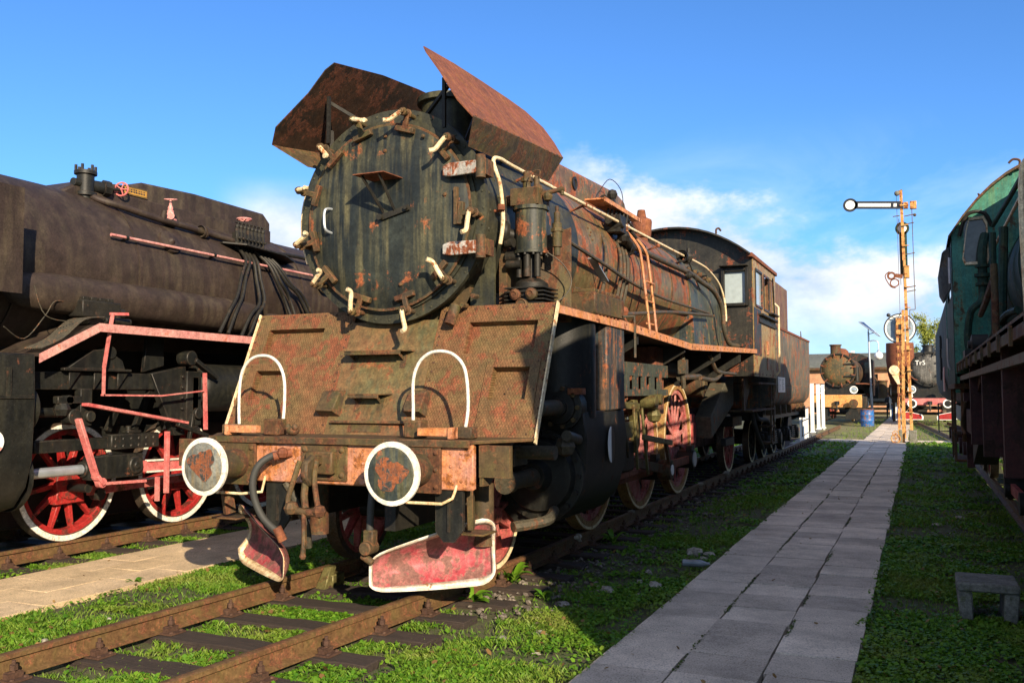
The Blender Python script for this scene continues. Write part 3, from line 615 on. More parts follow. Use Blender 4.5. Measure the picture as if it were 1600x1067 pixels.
mb = MB().cyl((.80,5.3,3.72),(1.04,5.3,3.80),.07).cyl((.9,5.15,3.82),(.9,5.6,3.74),.06).box(.86,1.02,5.25,5.5,3.68,3.9).sph((.97,5.55,3.66),.09,8).cyl((.97,5.6,3.66),(.97,5.9,3.55),.06).lathe((.93,5.75,3.55),(0,1,0),[(0,.09),(.05,.09),(.05,.06),(.12,.06),(.12,.09),(.17,.09),(.17,0)],10).cyl((.92,5.7,3.95),(.92,5.95,3.95),.03).box(.84,.92,5.55,5.75,3.82,4.0)
for k in range(6): mb.cyl((.86+.02*k,5.2+.1*k,3.86),(.88+.02*k,5.2+.1*k,3.98),.018)
mb.tube([(.95,5.9,3.8),(.98,6.1,3.72),(.98,6.5,3.66)],.03)
mb.build('clack_valve', 'blackdull', L, bevel=.006)
mb = MB().cyl((1.02,9.0,3.78),(1.02,9.0,4.0),.03).sph((1.02,9.0,3.86),.08,8).lathe((.98,8.7,3.84),(0,1,0),[(0,.10),(.04,.10),(.04,.06),(.3,.06),(.3,.09),(.36,.09),(.36,0)],12).sph((.95,9.3,3.98),.06,8).tube([(1.0,9.1,3.8),(1.04,9.5,3.5),(1.03,9.8,3.4)],.012).lathe((1.02,8.9,3.55),(1,0,0),[(0,.07),(.04,.07),(.08,.03),(.1,0)],10)
mb.build('injector_valve', 'blackdull', L)
# ladder
mb = MB()
for y in (6.02, 6.36): mb.tube([(.93,y-.35,3.80),(1.07,y-.18,3.58),(1.10,y-.08,3.35),(1.17,y,2.50),(1.17,y,2.37)], .02, 6)
for z in (2.56, 2.86, 3.12): mb.cyl((1.14,6.0,z),(1.14,6.36,z),.014)
mb.build('ladder', 'orange', L)
# small tilted number plate hanging on barrel
MB().bar((.985,4.22,3.20),(1.02,4.62,2.97),.012,.09,(1,0,0)).build('hanging_plate', 'galv', L)
MB().tube([(.95,4.2,3.25),(.93,4.05,3.3)],.03,6).build('lug','rust',L)
# ---- air pump
AX, AY = 1.17, 1.98
pm = MB().lathe((AX,AY,2.92),(0,0,1),[(0,0),(0,.165),(.025,.165),(.03,.148),(.40,.148),(.405,.168),(.44,.168),(.44,0)],32).build('air_pump','door',L)
mb = MB().box(AX-.15,AX+.13,AY-.14,AY+.14,3.36,3.52).cyl((AX-.14,AY,3.44),(AX-.24,AY,3.44),.05).cyl((AX-.04,AY,3.52),(AX-.04,AY,3.60),.04).cyl((AX-.04,AY,3.60),(AX-.04,AY,3.64),.06,n=6).cyl((AX-.04,AY,3.64),(AX-.04,AY,3.70),.035).cyl((AX+.08,AY-.05,3.5),(AX+.08,AY-.05,3.63),.028).sph((AX+.1,AY-.08,3.5),.055,8).cyl((AX+.1,AY-.05,3.46),(AX+.34,AY-.02,3.50),.022).cyl((AX+.32,AY-.02,3.44),(AX+.32,AY-.02,3.52),.018).sph((AX+.18,AY-.03,3.44),.05,8)
mb.tube([(AX+.02,AY-.1,3.55),(AX+.05,AY-.1,3.66),(AX+.12,AY-.08,3.68),(AX+.13,AY-.1,3.62)],.006,5)
mb.build('pump_head','rustdark',pm,bevel=.008)
mb = MB().cyl((AX-.15,AY+.0,3.10),(AX-.28,AY-.1,3.14),.055).lathe((AX-.17,AY-.1,3.12),(-1,-.5,.1),[(0,.07),(.03,.10),(.06,.10),(.06,.05),(.1,.05),(.1,0)],14).cyl((AX-.20,AY-.12,3.02),(AX-.12,AY-.13,3.02),.045).cyl((AX-.22,AY-.06,2.9),(AX-.1,AY-.06,2.9),.05).cyl((AX-.2,AY-.1,2.82),(AX-.06,AY-.1,2.82),.04)
mb.build('steam_inlet','blackdull',pm)
mb = MB().cyl((AX,AY,2.68),(AX,AY,2.93),.05).cyl((AX-.09,AY-.07,2.7),(AX-.09,AY-.07,2.93),.03).cyl((AX+.09,AY-.07,2.7),(AX+.09,AY-.07,2.93),.03).cyl((AX+.0,AY-.10,2.7),(AX+.0,AY-.10,2.93),.035)
for k in range(12): a = 2*PI*k/12; mb.cyl((AX+.15*math.cos(a),AY+.15*math.sin(a),2.90),(AX+.15*math.cos(a),AY+.15*math.sin(a),2.925),.014,n=6)
mb.lathe((AX,AY,2.62),(0,0,1),[(0,.15),(.03,.15),(.07,.09),(.08,.0)],20)
mb.build('distance_piece','blackdull',pm)
mb = MB().lathe((AX,AY,2.28),(0,0,1),[(0,0),(0,.16),(.36,.16),(.36,0)],24)
for k in range(9): mb.box(AX-.195,AX+.195,AY-.18,AY+.18,2.30+k*.036,2.312+k*.036)
fn = mb.build('cooling_fins','blackdull',pm)
mb = MB()
for (x,z,r) in ((-.08,2.53,.042),(.08,2.53,.045),(-.07,2.33,.045),(.04,2.33,.04),(.15,2.33,.042)): mb.lathe((AX+x,AY-.17,z),(0,-1,0),[(0,r+.01),(.04,r+.01),(.05,r),(.06,r*.6),(.05,r*.6),(.05,0)],14)
mb.lathe((AX-.01,AY-.17,2.43),(0,-1,0),[(0,.06),(.05,.06),(.06,.05),(.05,.045),(.05,0)],16).bar((AX-.10,AY-.2,2.43),(AX+.09,AY-.2,2.43),.03,.03)
mb.build('valve_caps','rustdark',fn)
mb = MB().cyl((AX+.24,AY+.05,2.98),(AX+.24,AY+.05,3.2),.045).cyl((AX+.24,AY+.05,3.2),(AX+.24,AY+.05,3.30),.03).cyl((AX+.24,AY+.05,3.3),(AX+.24,AY+.05,3.36),.018).cyl((AX+.24,AY+.05,3.12),(AX+.24,AY+.05,3.15),.06,n=6).cyl((AX+.24,AY+.05,2.9),(AX+.24,AY+.05,2.98),.03)
mb.build('lubricating_valve','rustdark',pm)
MB().tube([(AX+.16,AY,2.93),(AX+.28,AY+.1,2.82),(AX+.34,AY+.15,2.66),(AX+.28,AY+.05,2.5),(AX+.1,AY-.15,2.38)],.006,5).build('capillary','pipe',pm)
MB().prism([(AX-.30,AY+.10,2.3),(AX+.28,AY+.30,2.3),(AX+.28,AY+.30,3.2),(AX-.30,AY+.10,3.0)],(0,.02,0)).box(AX-.30,AX-.22,AY-.06,AY+.2,2.30,3.45).build('pump_bracket','rustdark',L)
# second support plate on the left of the pump
MB().prism([(.66,1.62,2.42),(.96,1.62,2.30),(.96,1.62,2.95)],(0,.03,0)).build('smokebox_gusset','smokebox',L)
mb = MB()
for (x,y,z) in ((.73,1.47,2.42),(.82,1.5,2.50)): mb.cyl((x,y-.04,z),(x,y+.06,z),.022,n=6)
mb.cyl((.62,1.4,2.25),(.66,1.45,2.42),.05)
mb.build('flange_bolts','rustdark',L)
# ---- footplate
mb = MB().box(.80,1.58,1.75,3.4,2.355,2.375).prism([(.80,3.4,2.355),(1.58,3.4,2.355),(1.58,6.6,2.27),(.80,6.6,2.27)],(0,0,.02)).prism([(.80,6.6,2.27),(1.58,6.6,2.27),(1.58,12.2,2.42),(.80,12.2,2.42)],(0,0,.02))
fp = mb.build('footplate','rustdark',L)
mb = MB().prism([(1.575,1.64,2.40),(1.575,3.4,2.385),(1.575,3.4,2.31),(1.575,1.64,2.33)],(.015,0,0)).prism([(1.575,3.42,2.40),(1.575,6.6,2.31),(1.575,6.6,2.22),(1.575,3.42,2.31)],(.015,0,0)).prism([(1.575,6.6,2.31),(1.575,12.2,2.47),(1.575,12.2,2.39),(1.575,6.6,2.22)],(.015,0,0))
mb.build('valance','orange',fp)
MB().box(-1.58,-.80,1.75,12.2,2.34,2.37).build('footplate','rustdark',L)
mb = MB()
for k in range(30): mb.dome((1.59, 3.6+k*.28, 2.36-(k*.28)*.028 if k < 11 else 2.27+(k*.28-3.0)*.027), (1,0,0), .012)
mb.build('valance_rivets','fast',fp)
# brackets under footplate
for y in (4.15, 6.4, 8.8, 10.6): MB().prism([(1.55,y,2.30),(1.55,y,2.18),(.8,y,1.75),(.8,y,2.30)],(0,.03,0)).build('footplate_bracket','black',L)
# lubricator box
lb = MB().box(1.18,1.46,2.95,3.95,2.44,2.66).build('lubricator','rustdark',L,bevel=.012)
mb = MB()
for k in range(7): mb.box(1.20,1.44,3.0+k*.13,3.09+k*.13,2.665,2.70)
mb.cyl((1.22,3.0,2.71),(1.22,3.9,2.71),.018)
mb.build('lid','rustdark',lb,bevel=.004)
mb = MB()
for k in range(8): mb.cyl((1.47,3.0+k*.12,2.43),(1.47,3.0+k*.12,2.37),.014,n=6)
mb.cyl((1.38,3.96,2.55),(1.38,4.12,2.55),.05).sph((1.4,4.1,2.55),.065,8).tube([(1.4,4.1,2.5),(1.42,4.2,2.42),(1.40,4.35,2.40)],.014)
mb.build('drive_shaft','rust',lb)
MB().tube([(1.5,3.75,2.46),(1.6,3.85,2.47),(1.60,3.87,2.3),(1.60,3.87,2.02)],.016,6,curve=False).build('drain_lever','pipe',L)
# ---- right and left cylinders
for s in (1, -1):
    X = lambda a: s*a
    prof = [(.60,1.46),(1.54,1.46),(1.57,1.2),(1.55,.9),(1.46,.62),(1.30,.44),(1.08,.36),(.82,.40),(.66,.55),(.60,.8)]
    cy = MB().prism([(X(a),2.35,b) for a,b in prof],(0,1.28,0)).build('cylinder','black',L,bevel=.01)
    MB().lathe((X(1.12),2.36,.86),(0,-1,0),[(0,.43),(.06,.43),(.07,.36),(.13,.33),(.16,.16),(.26,.12),(.26,0)],32).build('cylinder_cover','black',cy)
    mb = MB()
    for k in range(16):
        a=2*PI*k/16; mb.cyl((X(1.12)+.395*math.cos(a),2.30,.86+.395*math.sin(a)),(X(1.12)+.395*math.cos(a),2.255,.86+.395*math.sin(a)),.022,n=6)
    mb.build('cover_nuts','blackdull',cy)
    MB().cyl((X(1.12),2.3,.86),(X(1.12),1.55,.86),.085,.075).cyl((X(1.12),1.58,.86),(X(1.12),1.48,.86),.10).build('tail_rod_sleeve','pipe',cy)
    vc = MB().lathe((X(1.33),2.34,1.50),(0,-1,0),[(-.1,.215),(.05,.215),(.06,.16),(.09,.15),(.10,.09),(.15,.085),(.15,0)],28).build('valve_cover','black',L)
    mb = MB()
    for k in range(9):
        a=2*PI*k/9; mb.cyl((X(1.33)+.18*math.cos(a),2.29,1.50+.18*math.sin(a)),(X(1.33)+.18*math.cos(a),2.25,1.50+.18*math.sin(a)),.022,n=8)
    mb.build('cover_nuts','rustdark',vc)
    MB().cyl((X(1.33),2.25,1.50),(X(1.33),1.75,1.50),.075,.07).sph((X(1.33),1.75,1.5),.075,10,(1,.4,1)).build('valve_tail_rod','pipe',vc)
    MB().cyl((X(1.2),2.6,1.4),(X(1.2),2.6,2.36),.36,n=40).build('steam_pipe_casing','black',L)
    MB().box(*sorted((X(1.42),X(1.56))),2.25,2.36,1.62,1.68).build('casing_lug','rust',L)
    dp = MB().box(*sorted((X(1.30),X(1.57))),2.98,3.58,1.46,2.33).build('valve_chest_panel','cab' if s<0 else weather('blue_rust_panel',(.018,.030,.040),(.035,.05,.055),RUST,RUST2,.30,.95,(.24,.12,.05),1.8,.5,.3),L,bevel=.015)
    mb = MB().box(*sorted((X(.7),X(1.35))),2.4,3.5,1.45,2.2)
    mb.build('valve_chest','black',L)
    mb = MB()
    mb.tube([(X(1.3),2.2,.55),(X(1.3),2.0,.48),(X(1.1),1.7,.45)],.05).tube([(X(.95),2.2,1.25),(X(.95),1.9,1.22),(X(1.1),1.6,1.3),(X(1.35),1.5,1.28)],.045).cyl((X(1.05),1.6,1.12),(X(1.55),1.6,1.12),.06).box(*sorted((X(.9),X(1.2))),1.5,1.8,1.0,1.15).sph((X(1.45),2.1,1.15),.10,8).cyl((X(1.5),2.0,1.25),(X(1.5),2.3,1.2),.05)
    mb.build('drain_cock','pipe',L)
# half white half black oval disc
dv = root
mb = MB(); pts = [(1.578, 3.05+.11*math.cos(a), 1.12+.19*math.sin(a)) for a in [2*PI*k/28 for k in range(28)]]
ov = MB().prism(pts,(.01,0,0)).build('marking_disc','flat_black',L)
pts = [(1.589, 3.03+.10*math.cos(a), 1.12+.18*math.sin(a)) for a in [PI/2+PI*k/14 for k in range(15)]]
MB().prism(pts,(.004,0,0)).build('white_half','flat_white',ov)
# ---- wheels
for s in (1,-1):
    wheel(L, s*.80, 2.02, .50, 10, s, red='redfaded', tyre='cream')
    for i, y in enumerate((4.72, 6.86, 9.03)): wheel(L, s*.80, y, .90, 15, s, red='redpink', tyre='cream', tread='tyregold', weight=(1.0,-2.3,2.0)[i] if i < 2 else 0)
    wheel(L, s*.80, 13.35, .60, 10, s, red='redfaded', tyre='cream')
# rods
for s in (1,-1):
    rd = MB().box(*sorted((s*.96,s*1.01)),4.72,9.03,.50,.62).box(*sorted((s*1.01,s*1.015)),4.9,8.85,.525,.595).build('coupling_rod','rust',L,bevel=.006)
    mb = MB()
    for y in (4.72,6.86,9.03): mb.cyl((s*.80,y,.56),(s*1.06,y,.56),.15,n=24).box(*sorted((s*.95,s*1.04)),y-.1,y+.1,.66,.78)
    mb.build('rod_bearing','blackdull',rd)
    MB().cyl((s*1.06,9.03,.56),(s*1.075,9.03,.56),.12,n=24).build('crank_cap','galv',rd)
    mr = MB().bar((s*1.12,5.0,.82),(s*1.12,6.86,.56),.05,.12).cyl((s*1.0,6.86,.56),(s*1.24,6.86,.56),.14,n=24).build('main_rod','rustdark',L,bevel=.006)
    MB().cyl((s*1.24,6.86,.56),(s*1.25,6.86,.56),.075,n=8).build('pin_cap','flat_white',mr)
    MB().bar((s*1.22,6.86,.56),(s*1.22,6.6,.95),.04,.08).build('return_crank','rustdark',mr)
    # slide bars and crosshead
    MB().box(*sorted((s*1.0,s*1.2)),3.62,5.3,1.06,1.14).box(*sorted((s*1.0,s*1.2)),3.62,5.3,.62,.69).build('slide_bar','rust',L,bevel=.005)
    MB().box(*sorted((s*.98,s*1.23)),4.55,5.05,.70,1.06).cyl((s*1.1,3.6,.86),(s*1.1,4.6,.86),.05).build('crosshead','blackdull',L,bevel=.02)
    # motion bracket with holes
    mb = MB(); ys=[4.1,4.25,4.45,4.62,4.82,4.99,5.19,5.36,5.56,5.73,5.93,6.10,6.42]
    for i in range(12):
        a,b = ys[i],ys[i+1]
        if i%2==1:
            mb.box(*sorted((s*1.28,s*1.31)),a,b,1.84,2.0); mb.box(*sorted((s*1.28,s*1.31)),a,b,1.60,1.68)
        else: mb.box(*sorted((s*1.28,s*1.31)),a,b,1.60,2.0)
    mb.box(*sorted((s*1.24,s*1.28)),4.1,6.42,1.96,2.0).box(*sorted((s*1.24,s*1.28)),4.1,6.42,1.60,1.64)
    mb.build('motion_bracket','black' if s<0 else weather('motion_bracket_paint',(.035,.045,.042),(.06,.068,.055),RUST,RUST2,.25,.5,(.1,.1,.05),2,.6,.4),L)
    MB().box(*sorted((s*.7,s*1.25)),6.0,6.42,1.35,2.25).box(*sorted((s*.9,s*1.0)),5.3,5.4,1.9,2.25).build('link_support',weather('link%d'%s,(.12,.05,.035),(.16,.06,.045),RUST,RUST2,.4,.3,s=2),L,bevel=.01)
    MB().prism([(s*1.05,4.0,1.97),(s*1.05,5.4,1.97),(s*1.05,4.9,2.08),(s*1.05,4.5,2.25),(s*1.05,4.0,2.28)],(-s*.25,0,0)).build('cylinder_shroud','brass',L,bevel=.02)
    mb = MB().prism([(s*1.26,4.95,1.55),(s*1.26,5.12,1.55),(s*1.26,5.25,1.3),(s*1.26,5.2,1.0),(s*1.26,5.05,.9),(s*1.26,5.0,1.1),(s*1.26,5.08,1.3)],(-s*.10,0,0)).bar((s*1.3,3.7,1.52),(s*1.3,5.0,1.47),.05,.08).bar((s*1.33,4.7,1.5),(s*1.33,4.85,.72),.03,.05).bar((s*1.33,5.05,1.45),(s*1.33,5.3,.62),.03,.05).bar((s*1.36,5.0,1.1),(s*1.3,6.6,.95),.04,.07)
    mb.cyl((s*1.2,5.5,1.52),(s*1.4,5.5,1.52),.09).cyl((s*1.2,5.75,1.55),(s*1.4,5.75,1.55),.07).sph((s*1.33,5.6,1.35),.10,8).cyl((s*1.25,3.9,1.25),(s*1.4,3.9,1.25),.08).box(*sorted((s*1.2,s*1.38)),4.2,4.5,1.12,1.3)
    mb.build('valve_gear','brass',L,bevel=.006)
    MB().bar((s*1.3,4.4,1.78-.2),(s*1.35,3.75,1.35),.03,.05).tube([(s*1.3,3.9,1.5),(s*1.4,4.1,1.2),(s*1.35,4.4,.9)],.018).build('reach_rod','pipe',L)
# ash pan, tanks and pipes below the firebox (right side)
MB().prism([(.96,10.9,.80),(.96,10.85,1.2),(.96,12.6,2.0),(.96,13.1,2.0),(.96,13.1,1.40)],(-.3,0,0)).build('ash_pan',weather('ashpan_grey',(.07,.065,.05),(.11,.10,.07),RUST,RUST2,.2,.3,(.15,.12,.07),1.5,.6,.3),L,bevel=.01)
MB().prism([(-1.18,9.6,.80),(-1.18,9.62,1.15),(-1.18,11.9,2.0),(-1.18,12.3,2.0),(-1.18,12.3,1.35)],(.4,0,0)).build('ash_pan','rustdark',L)
MB().cyl((.85,7.6,2.05),(.85,10.6,2.05),.17,n=20).build('air_reservoir','black',L)
mb = MB().lathe((.95,10.3,1.78),(1,0,0),[(-.3,.22),(.0,.22),(.02,.14),(.05,.12),(.05,0)],20).build('clack_housing','rustdark',L)
mb = MB().tube([(1.4,6.9,2.22),(1.4,6.9,1.9),(1.4,6.95,1.7)],.035).box(1.35,1.46,6.82,6.98,1.9,2.1).build('drop_pipe','pipe',L)
MB().tube([(1.35,6.9,1.85),(1.35,8.2,1.88)],.045).tube([(1.4,8.7,2.25),(1.42,9.1,2.0),(1.42,9.5,1.97),(1.4,9.3,1.88),(1.4,8.9,1.84),(1.4,8.0,1.86)],.035).tube([(1.4,9.5,1.97),(1.4,10.9,1.97)],.03).build('feed_water_pipe','pipe',L)
mb = MB().tube([(1.35,12.9,1.25),(1.38,13.0,1.05),(1.4,13.25,.8),(1.42,13.8,.48)],.045).tube([(1.35,13.2,1.3),(1.38,13.5,1.1),(1.40,14.4,1.05),(1.4,14.9,.9),(1.38,15.0,.7)],.045).build('tender_hose','rubber',L)
MB().box(.70,.98,12.85,13.9,.95,1.15).box(.9,1.0,12.0,12.9,.6,.75).build('trailing_axlebox','blackdull',L,bevel=.01)
# ---- cab
def roofz(x): return 4.86-.60*(abs(x)/1.56)**2.1
xsr = [-1.56+3.12*k/16 for k in range(17)]
wf = MB()    # front wall, with an opening for the window each side
def wallstrip(mb, x0, x1, z0, z1f, y=12.0, t=.03):
    n = 4; P = []
    for i in range(n+1):
        x = x0+(x1-x0)*i/n; P.append((x, y, z1f(x)))
    mb.prism([(x0,y,z0)]+P+[(x1,y,z0)] if True else P, (0,t,0))
for s in (-1,1):
    for a,b in ((0,1.0),(1.46,1.55)):
        x0,x1 = sorted((s*a,s*b)); wallstrip(wf,x0,x1,1.95 if a>1 else 2.4,roofz)
    x0,x1 = sorted((s*1.0,s*1.46)); wallstrip(wf,x0,x1,4.02,roofz); wallstrip(wf,x0,x1,1.95,lambda x:3.33)
cf = wf.build('cab_front','cabfront',L)
for s in (-1,1):
    x0,x1 = sorted((s*1.0,s*1.46))
    fr = MB(); 
    fr.box(x0-.03,x0+.035,11.93,12.0,3.30,4.05).box(x1-.035,x1+.03,11.93,12.0,3.30,4.05).box(x0+.035,x1-.035,11.93,12.0,3.30,3.36).box(x0+.035,x1-.035,11.93,12.0,3.97,4.05).box(x0-.05,x1+.03,11.80,12.0,4.06,4.08)
    f = fr.build('window_frame','black',cf,bevel=.01)
    MB().box(x0,x1,12.01,12.018,3.33,4.02).build('pane','glassdim',f)
# side walls with windows
for s in (-1,1):
    mb = MB(); xx = sorted((s*1.535,s*1.565))
    def sw(y0,y1,z0,z1): mb.box(*xx,y0,y1,z0,z1)
    sw(12.03,15.0,1.95,3.30); sw(12.03,12.25,3.30,4.26); sw(12.25,15.0,4.06,4.26); sw(14.75,15.0,3.30,4.06); sw(13.05,13.30,3.30,4.06)
    sd_ = mb.build('cab_side','cab',L)
    mb = MB()
    for (a,b) in ((12.25,13.05),(13.30,14.0)):
        x=s*1.57; mb.bar((x,a,3.34),(x,a,4.04),.03,.04).bar((x,b,3.34),(x,b,4.04),.03,.04).bar((x,a,3.33),(x,b,3.33),.03,.04).bar((x,a,4.04),(x,b,4.04),.03,.04)
    mb.bar((s*1.58,14.7,3.35),(s*1.64,14.1,4.05),.03,.05)
    mb.build('window_frame','cabfront',sd_)
    MB().box(*sorted((s*1.545,s*1.553)),12.27,13.03,3.33,4.04).build('pane','glassdim',sd_)
    mb = MB().box(*sorted((s*1.565,s*1.66)),12.6,14.9,3.16,3.20).box(*sorted((s*1.565,s*1.60)),12.6,14.9,3.02,3.10).box(*sorted((s*1.565,s*1.68)),13.9,14.8,3.28,3.31); mb.build('window_ledge','blackdull',sd_,bevel=.005)
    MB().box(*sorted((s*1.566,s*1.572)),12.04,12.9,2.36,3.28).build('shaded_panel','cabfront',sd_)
    MB().tube([(s*1.58,14.75,2.0),(s*1.66,14.75,2.1),(s*1.66,14.75,3.5),(s*1.58,14.75,3.58)],.022,8,curve=False).build('door_handrail','cream',sd_)
    mb = MB().box(*sorted((s*1.566,s*1.58)),13.6,13.85,2.42,2.7).box(*sorted((s*1.566,s*1.58)),13.6,13.85,2.1,2.35); mb.build('plate','orange',sd_)
    mb = MB()
    for y in (12.1,12.5,13.0,13.5,14.0,14.5,14.9):
        for z in (2.0,4.2): mb.dome((s*1.565,y,z),(s,0,0),.016)
    for z in (2.0,2.3,2.6,2.9,3.2):
        for y in (12.1,14.95): mb.dome((s*1.565,y,z),(s,0,0),.016)
    mb.build('rivets','fast',sd_)
    # steps
    st = MB().box(*sorted((s*1.05,s*1.55)),12.6,15.0,1.80,1.84).box(*sorted((s*1.05,s*1.5)),12.1,15.0,1.26,1.30).box(*sorted((s*1.3,s*1.34)),12.1,12.35,1.26,1.95).prism([(s*1.32,12.35,1.95),(s*1.32,13.2,1.95),(s*1.32,12.35,1.4)],(s*.02,0,0)).build('cab_step','rustdark',L,bevel=.006)
    MB().box(*sorted((s*1.2,s*1.5)),14.6,15.1,.52,.56).box(*sorted((s*1.2,s*1.5)),14.6,15.1,.88,.92).box(*sorted((s*1.46,s*1.49)),14.6,14.66,.52,1.8).box(*sorted((s*1.46,s*1.49)),15.0,15.06,.52,1.8).build('ladder_step','rustdark',L)
rv = [(x, 11.72, roofz(x)) for x in xsr]; V=[]; F=[]
for y in (11.74, 15.15):
    for x in xsr: V.append((x,y,roofz(x)+.0))
    for x in xsr: V.append((x,y,roofz(x)+.035))
n=17
for i in range(16): F += [(i,i+1,2*n+i+1,2*n+i),(n+i,3*n+i,3*n+i+1,n+i+1),(i,n+i,n+i+1,i+1),(2*n+i,2*n+i+1,3*n+i+1,3*n+i)]
F += [(0,2*n,3*n,n),(n-1,2*n-1,4*n-1,3*n-1)]
rf = MB().add(V,F).build('cab_roof','cabfront',L)
MB().box(-.5,.5,12.6,14.0,4.86,4.95).build('roof_vent','cabfront',rf,bevel=.02)
MB().tube([(.9,11.9,4.72),(.9,11.9,4.80),(.93,11.98,4.84),(.96,12.05,4.80)],.02,6).build('roof_hook','fast',rf)
MB().box(1.5,1.60,11.8,15.1,4.22,4.30).box(-1.60,-1.5,11.8,15.1,4.22,4.30).build('gutter','rust',rf,bevel=.01)
MB().box(-1.50,1.50,12.06,12.1,1.95,2.4).box(-1.5,1.5,14.6,14.62,2.0,3.2).box(-.9,.9,12.1,12.5,2.0,3.9).build('backhead','interior',L)
MB().prism([(1.42,11.75,2.62),(1.50,11.75,2.60),(1.54,11.75,2.40),(1.44,11.75,2.42)],(0,.1,0)).build('injector_cover','cabfront',L)

# ================================================================== TENDER
T_ = root('tender', (0, 18.8, 0), 'rust streaked slab sided coal tender coupled behind the big rusty locomotive', 'tender')
pf = [(-1.5,3.12),(1.5,3.12),(1.5,1.75),(1.46,1.5),(1.33,1.34),(1.1,1.28),(-1.1,1.28),(-1.33,1.34),(-1.46,1.5),(-1.5,1.75)]
tb = MB().prism([(a,15.35,b) for a,b in pf],(0,6.9,0)).build('tank_body','tender',T_,bevel=.008)
mb = MB().box(-1.42,1.42,15.35,18.15,3.12,4.22).box(-1.46,-1.42,15.3,18.2,3.12,4.27)
bk = mb.build('coal_bunker',weather('bunker_rust',(.15,.062,.035),(.11,.05,.032),(.20,.16,.07),(.12,.07,.035),.22,.85,(.26,.19,.08),1.2,.6,.3),T_)
mb = MB()
for y in (16.5,17.7,18.9,20.1,21.3): mb.box(1.5,1.506,y,y+.03,1.75,3.12)
for k in range(28):
    for z in (3.06,1.8): mb.dome((1.503,15.5+k*.24,z),(1,0,0),.016)
mb.build('seams','tender',tb)
MB().box(1.47,1.52,15.35,22.25,3.10,3.15).box(-1.52,-1.47,15.35,22.25,3.10,3.15).build('top_angle','rust',tb)
sg = MB().box(1.504,1.512,15.60,16.75,1.64,1.99).build('notice_plate','flat_white',T_)
mb = MB(); random.seed(3)
for r_ in range(6):
    for c_ in range(2):
        y0 = 15.66+c_*.55; mb.box(1.512,1.5135,y0,y0+.18+.2*random.random(),1.70+r_*.045,1.714+r_*.045)
mb.build('print','flat_black',sg)
MB().tube([(1.3,22.0,3.1),(1.3,22.0,3.42),(1.3,22.2,3.12)],.012,6,curve=False).build('lamp_iron','fast',T_)
MB().box(-1.2,1.2,15.3,22.3,1.0,1.24).box(-1.35,1.35,22.2,22.35,.9,1.25).build('frame','black',T_)
for k in range(7): MB().box(1.22,1.42,15.6+k*.95,15.75+k*.95,1.12,1.34).build('tank_bracket','rustdark',T_,bevel=.01)
for by in (17.1, 20.6):
    for s in (1,-1):
        bo = MB().box(*sorted((s*.98,s*1.12)),by-1.2,by+1.2,.50,.68).prism([(s*1.0,by-.5,.68),(s*1.0,by+.5,.68),(s*1.0,by+.32,.98),(s*1.0,by-.32,.98)],(s*.12,0,0)).build('bogie_frame','black',T_,bevel=.015)
        mb = MB()
        for k in range(6): mb.bar((s*1.16,by-.42+.03*k,.42+.055*k),(s*1.16,by+.42-.03*k,.42+.055*k),.09,.035)
        mb.build('leaf_spring','blackdull',bo)
        for dy in (-.9,.9):
            MB().cyl((s*.95,by+dy,.5),(s*1.24,by+dy,.5),.16,n=20).box(*sorted((s*1.0,s*1.2)),by+dy-.17,by+dy+.17,.34,.72).build('axlebox','blackdull',bo,bevel=.02)
            wheel(T_, s*.80, by+dy, .50, 8, s, red='blackdull', tyre='cream')
for s in (-1,1): MB().cyl((s*.88,22.35,1.05),(s*.88,22.85,1.05),.11).lathe((s*.88,22.85,1.05),(0,1,0),[(0,.1),(.02,.23),(.05,.23),(.06,0)],24).build('buffer','rustdark',T_)
# ================================================================== GROUND, PATHS, TRACKS
GZ = -.20
def gmat(name, c1, c2, c3, s=1., lo=.42, hi=.58, bmp=.6, far=None):
    m, nt, b, v, tc = new_mat(name)
    n1 = noise(nt, v, .7*s, 9, .65); n2 = noise(nt, v, 9*s, 8, .7); n3 = noise(nt, v, 60*s, 5, .7)
    c = mixc(nt, ramp(nt, n1, [(lo, 0), (hi, 1)]), c1, c2); c = mixc(nt, ramp(nt, n2, [(.45, 0), (.62, 1)]), c, c3)
    c = mixc(nt, 1, c, ramp(nt, n3, [(.3, .6), (.7, 1.35)]), 'MULTIPLY')
    LK(nt, c, b.inputs['Base Color']); b.inputs['Roughness'].default_value = .95
    bump(nt, b, mth(nt, 'ADD', n3, n2), bmp, .02); return m
M['soil'] = gmat('soil_under_grass', (.05, .07, .018), (.075, .085, .028), (.08, .062, .036))
M['farturf'] = gmat('far_turf', (.115, .15, .035), (.17, .16, .055), (.20, .15, .075), 1.2)
M['ballast'] = gmat('dark_ballast_soil', (.05, .04, .03), (.035, .03, .022), (.08, .065, .048), 3)
def sheet(name, x0, x1, y0, y1, z, mat, nx=2, ny=2, kind='structure', amp=0):
    V = []; F = []
    for i in range(nx+1):
        for j in range(ny+1): V.append((x0+(x1-x0)*i/nx, y0+(y1-y0)*j/ny, z+(random.uniform(-amp, amp) if amp else 0)))
    for i in range(nx):
        for j in range(ny): a = i*(ny+1)+j; F.append((a, a+ny+1, a+ny+2, a+1))
    o = MB().add(V, F).build(name, mat, loc=(0, 0, z)); tag(o, kind=kind); return o
sheet('ground', -300, 300, -60, 600, GZ-.012, 'soil', 20, 20)
sheet('lawn', -1.2, 30, 31.2, 95, GZ-.004, 'farturf', 4, 4)
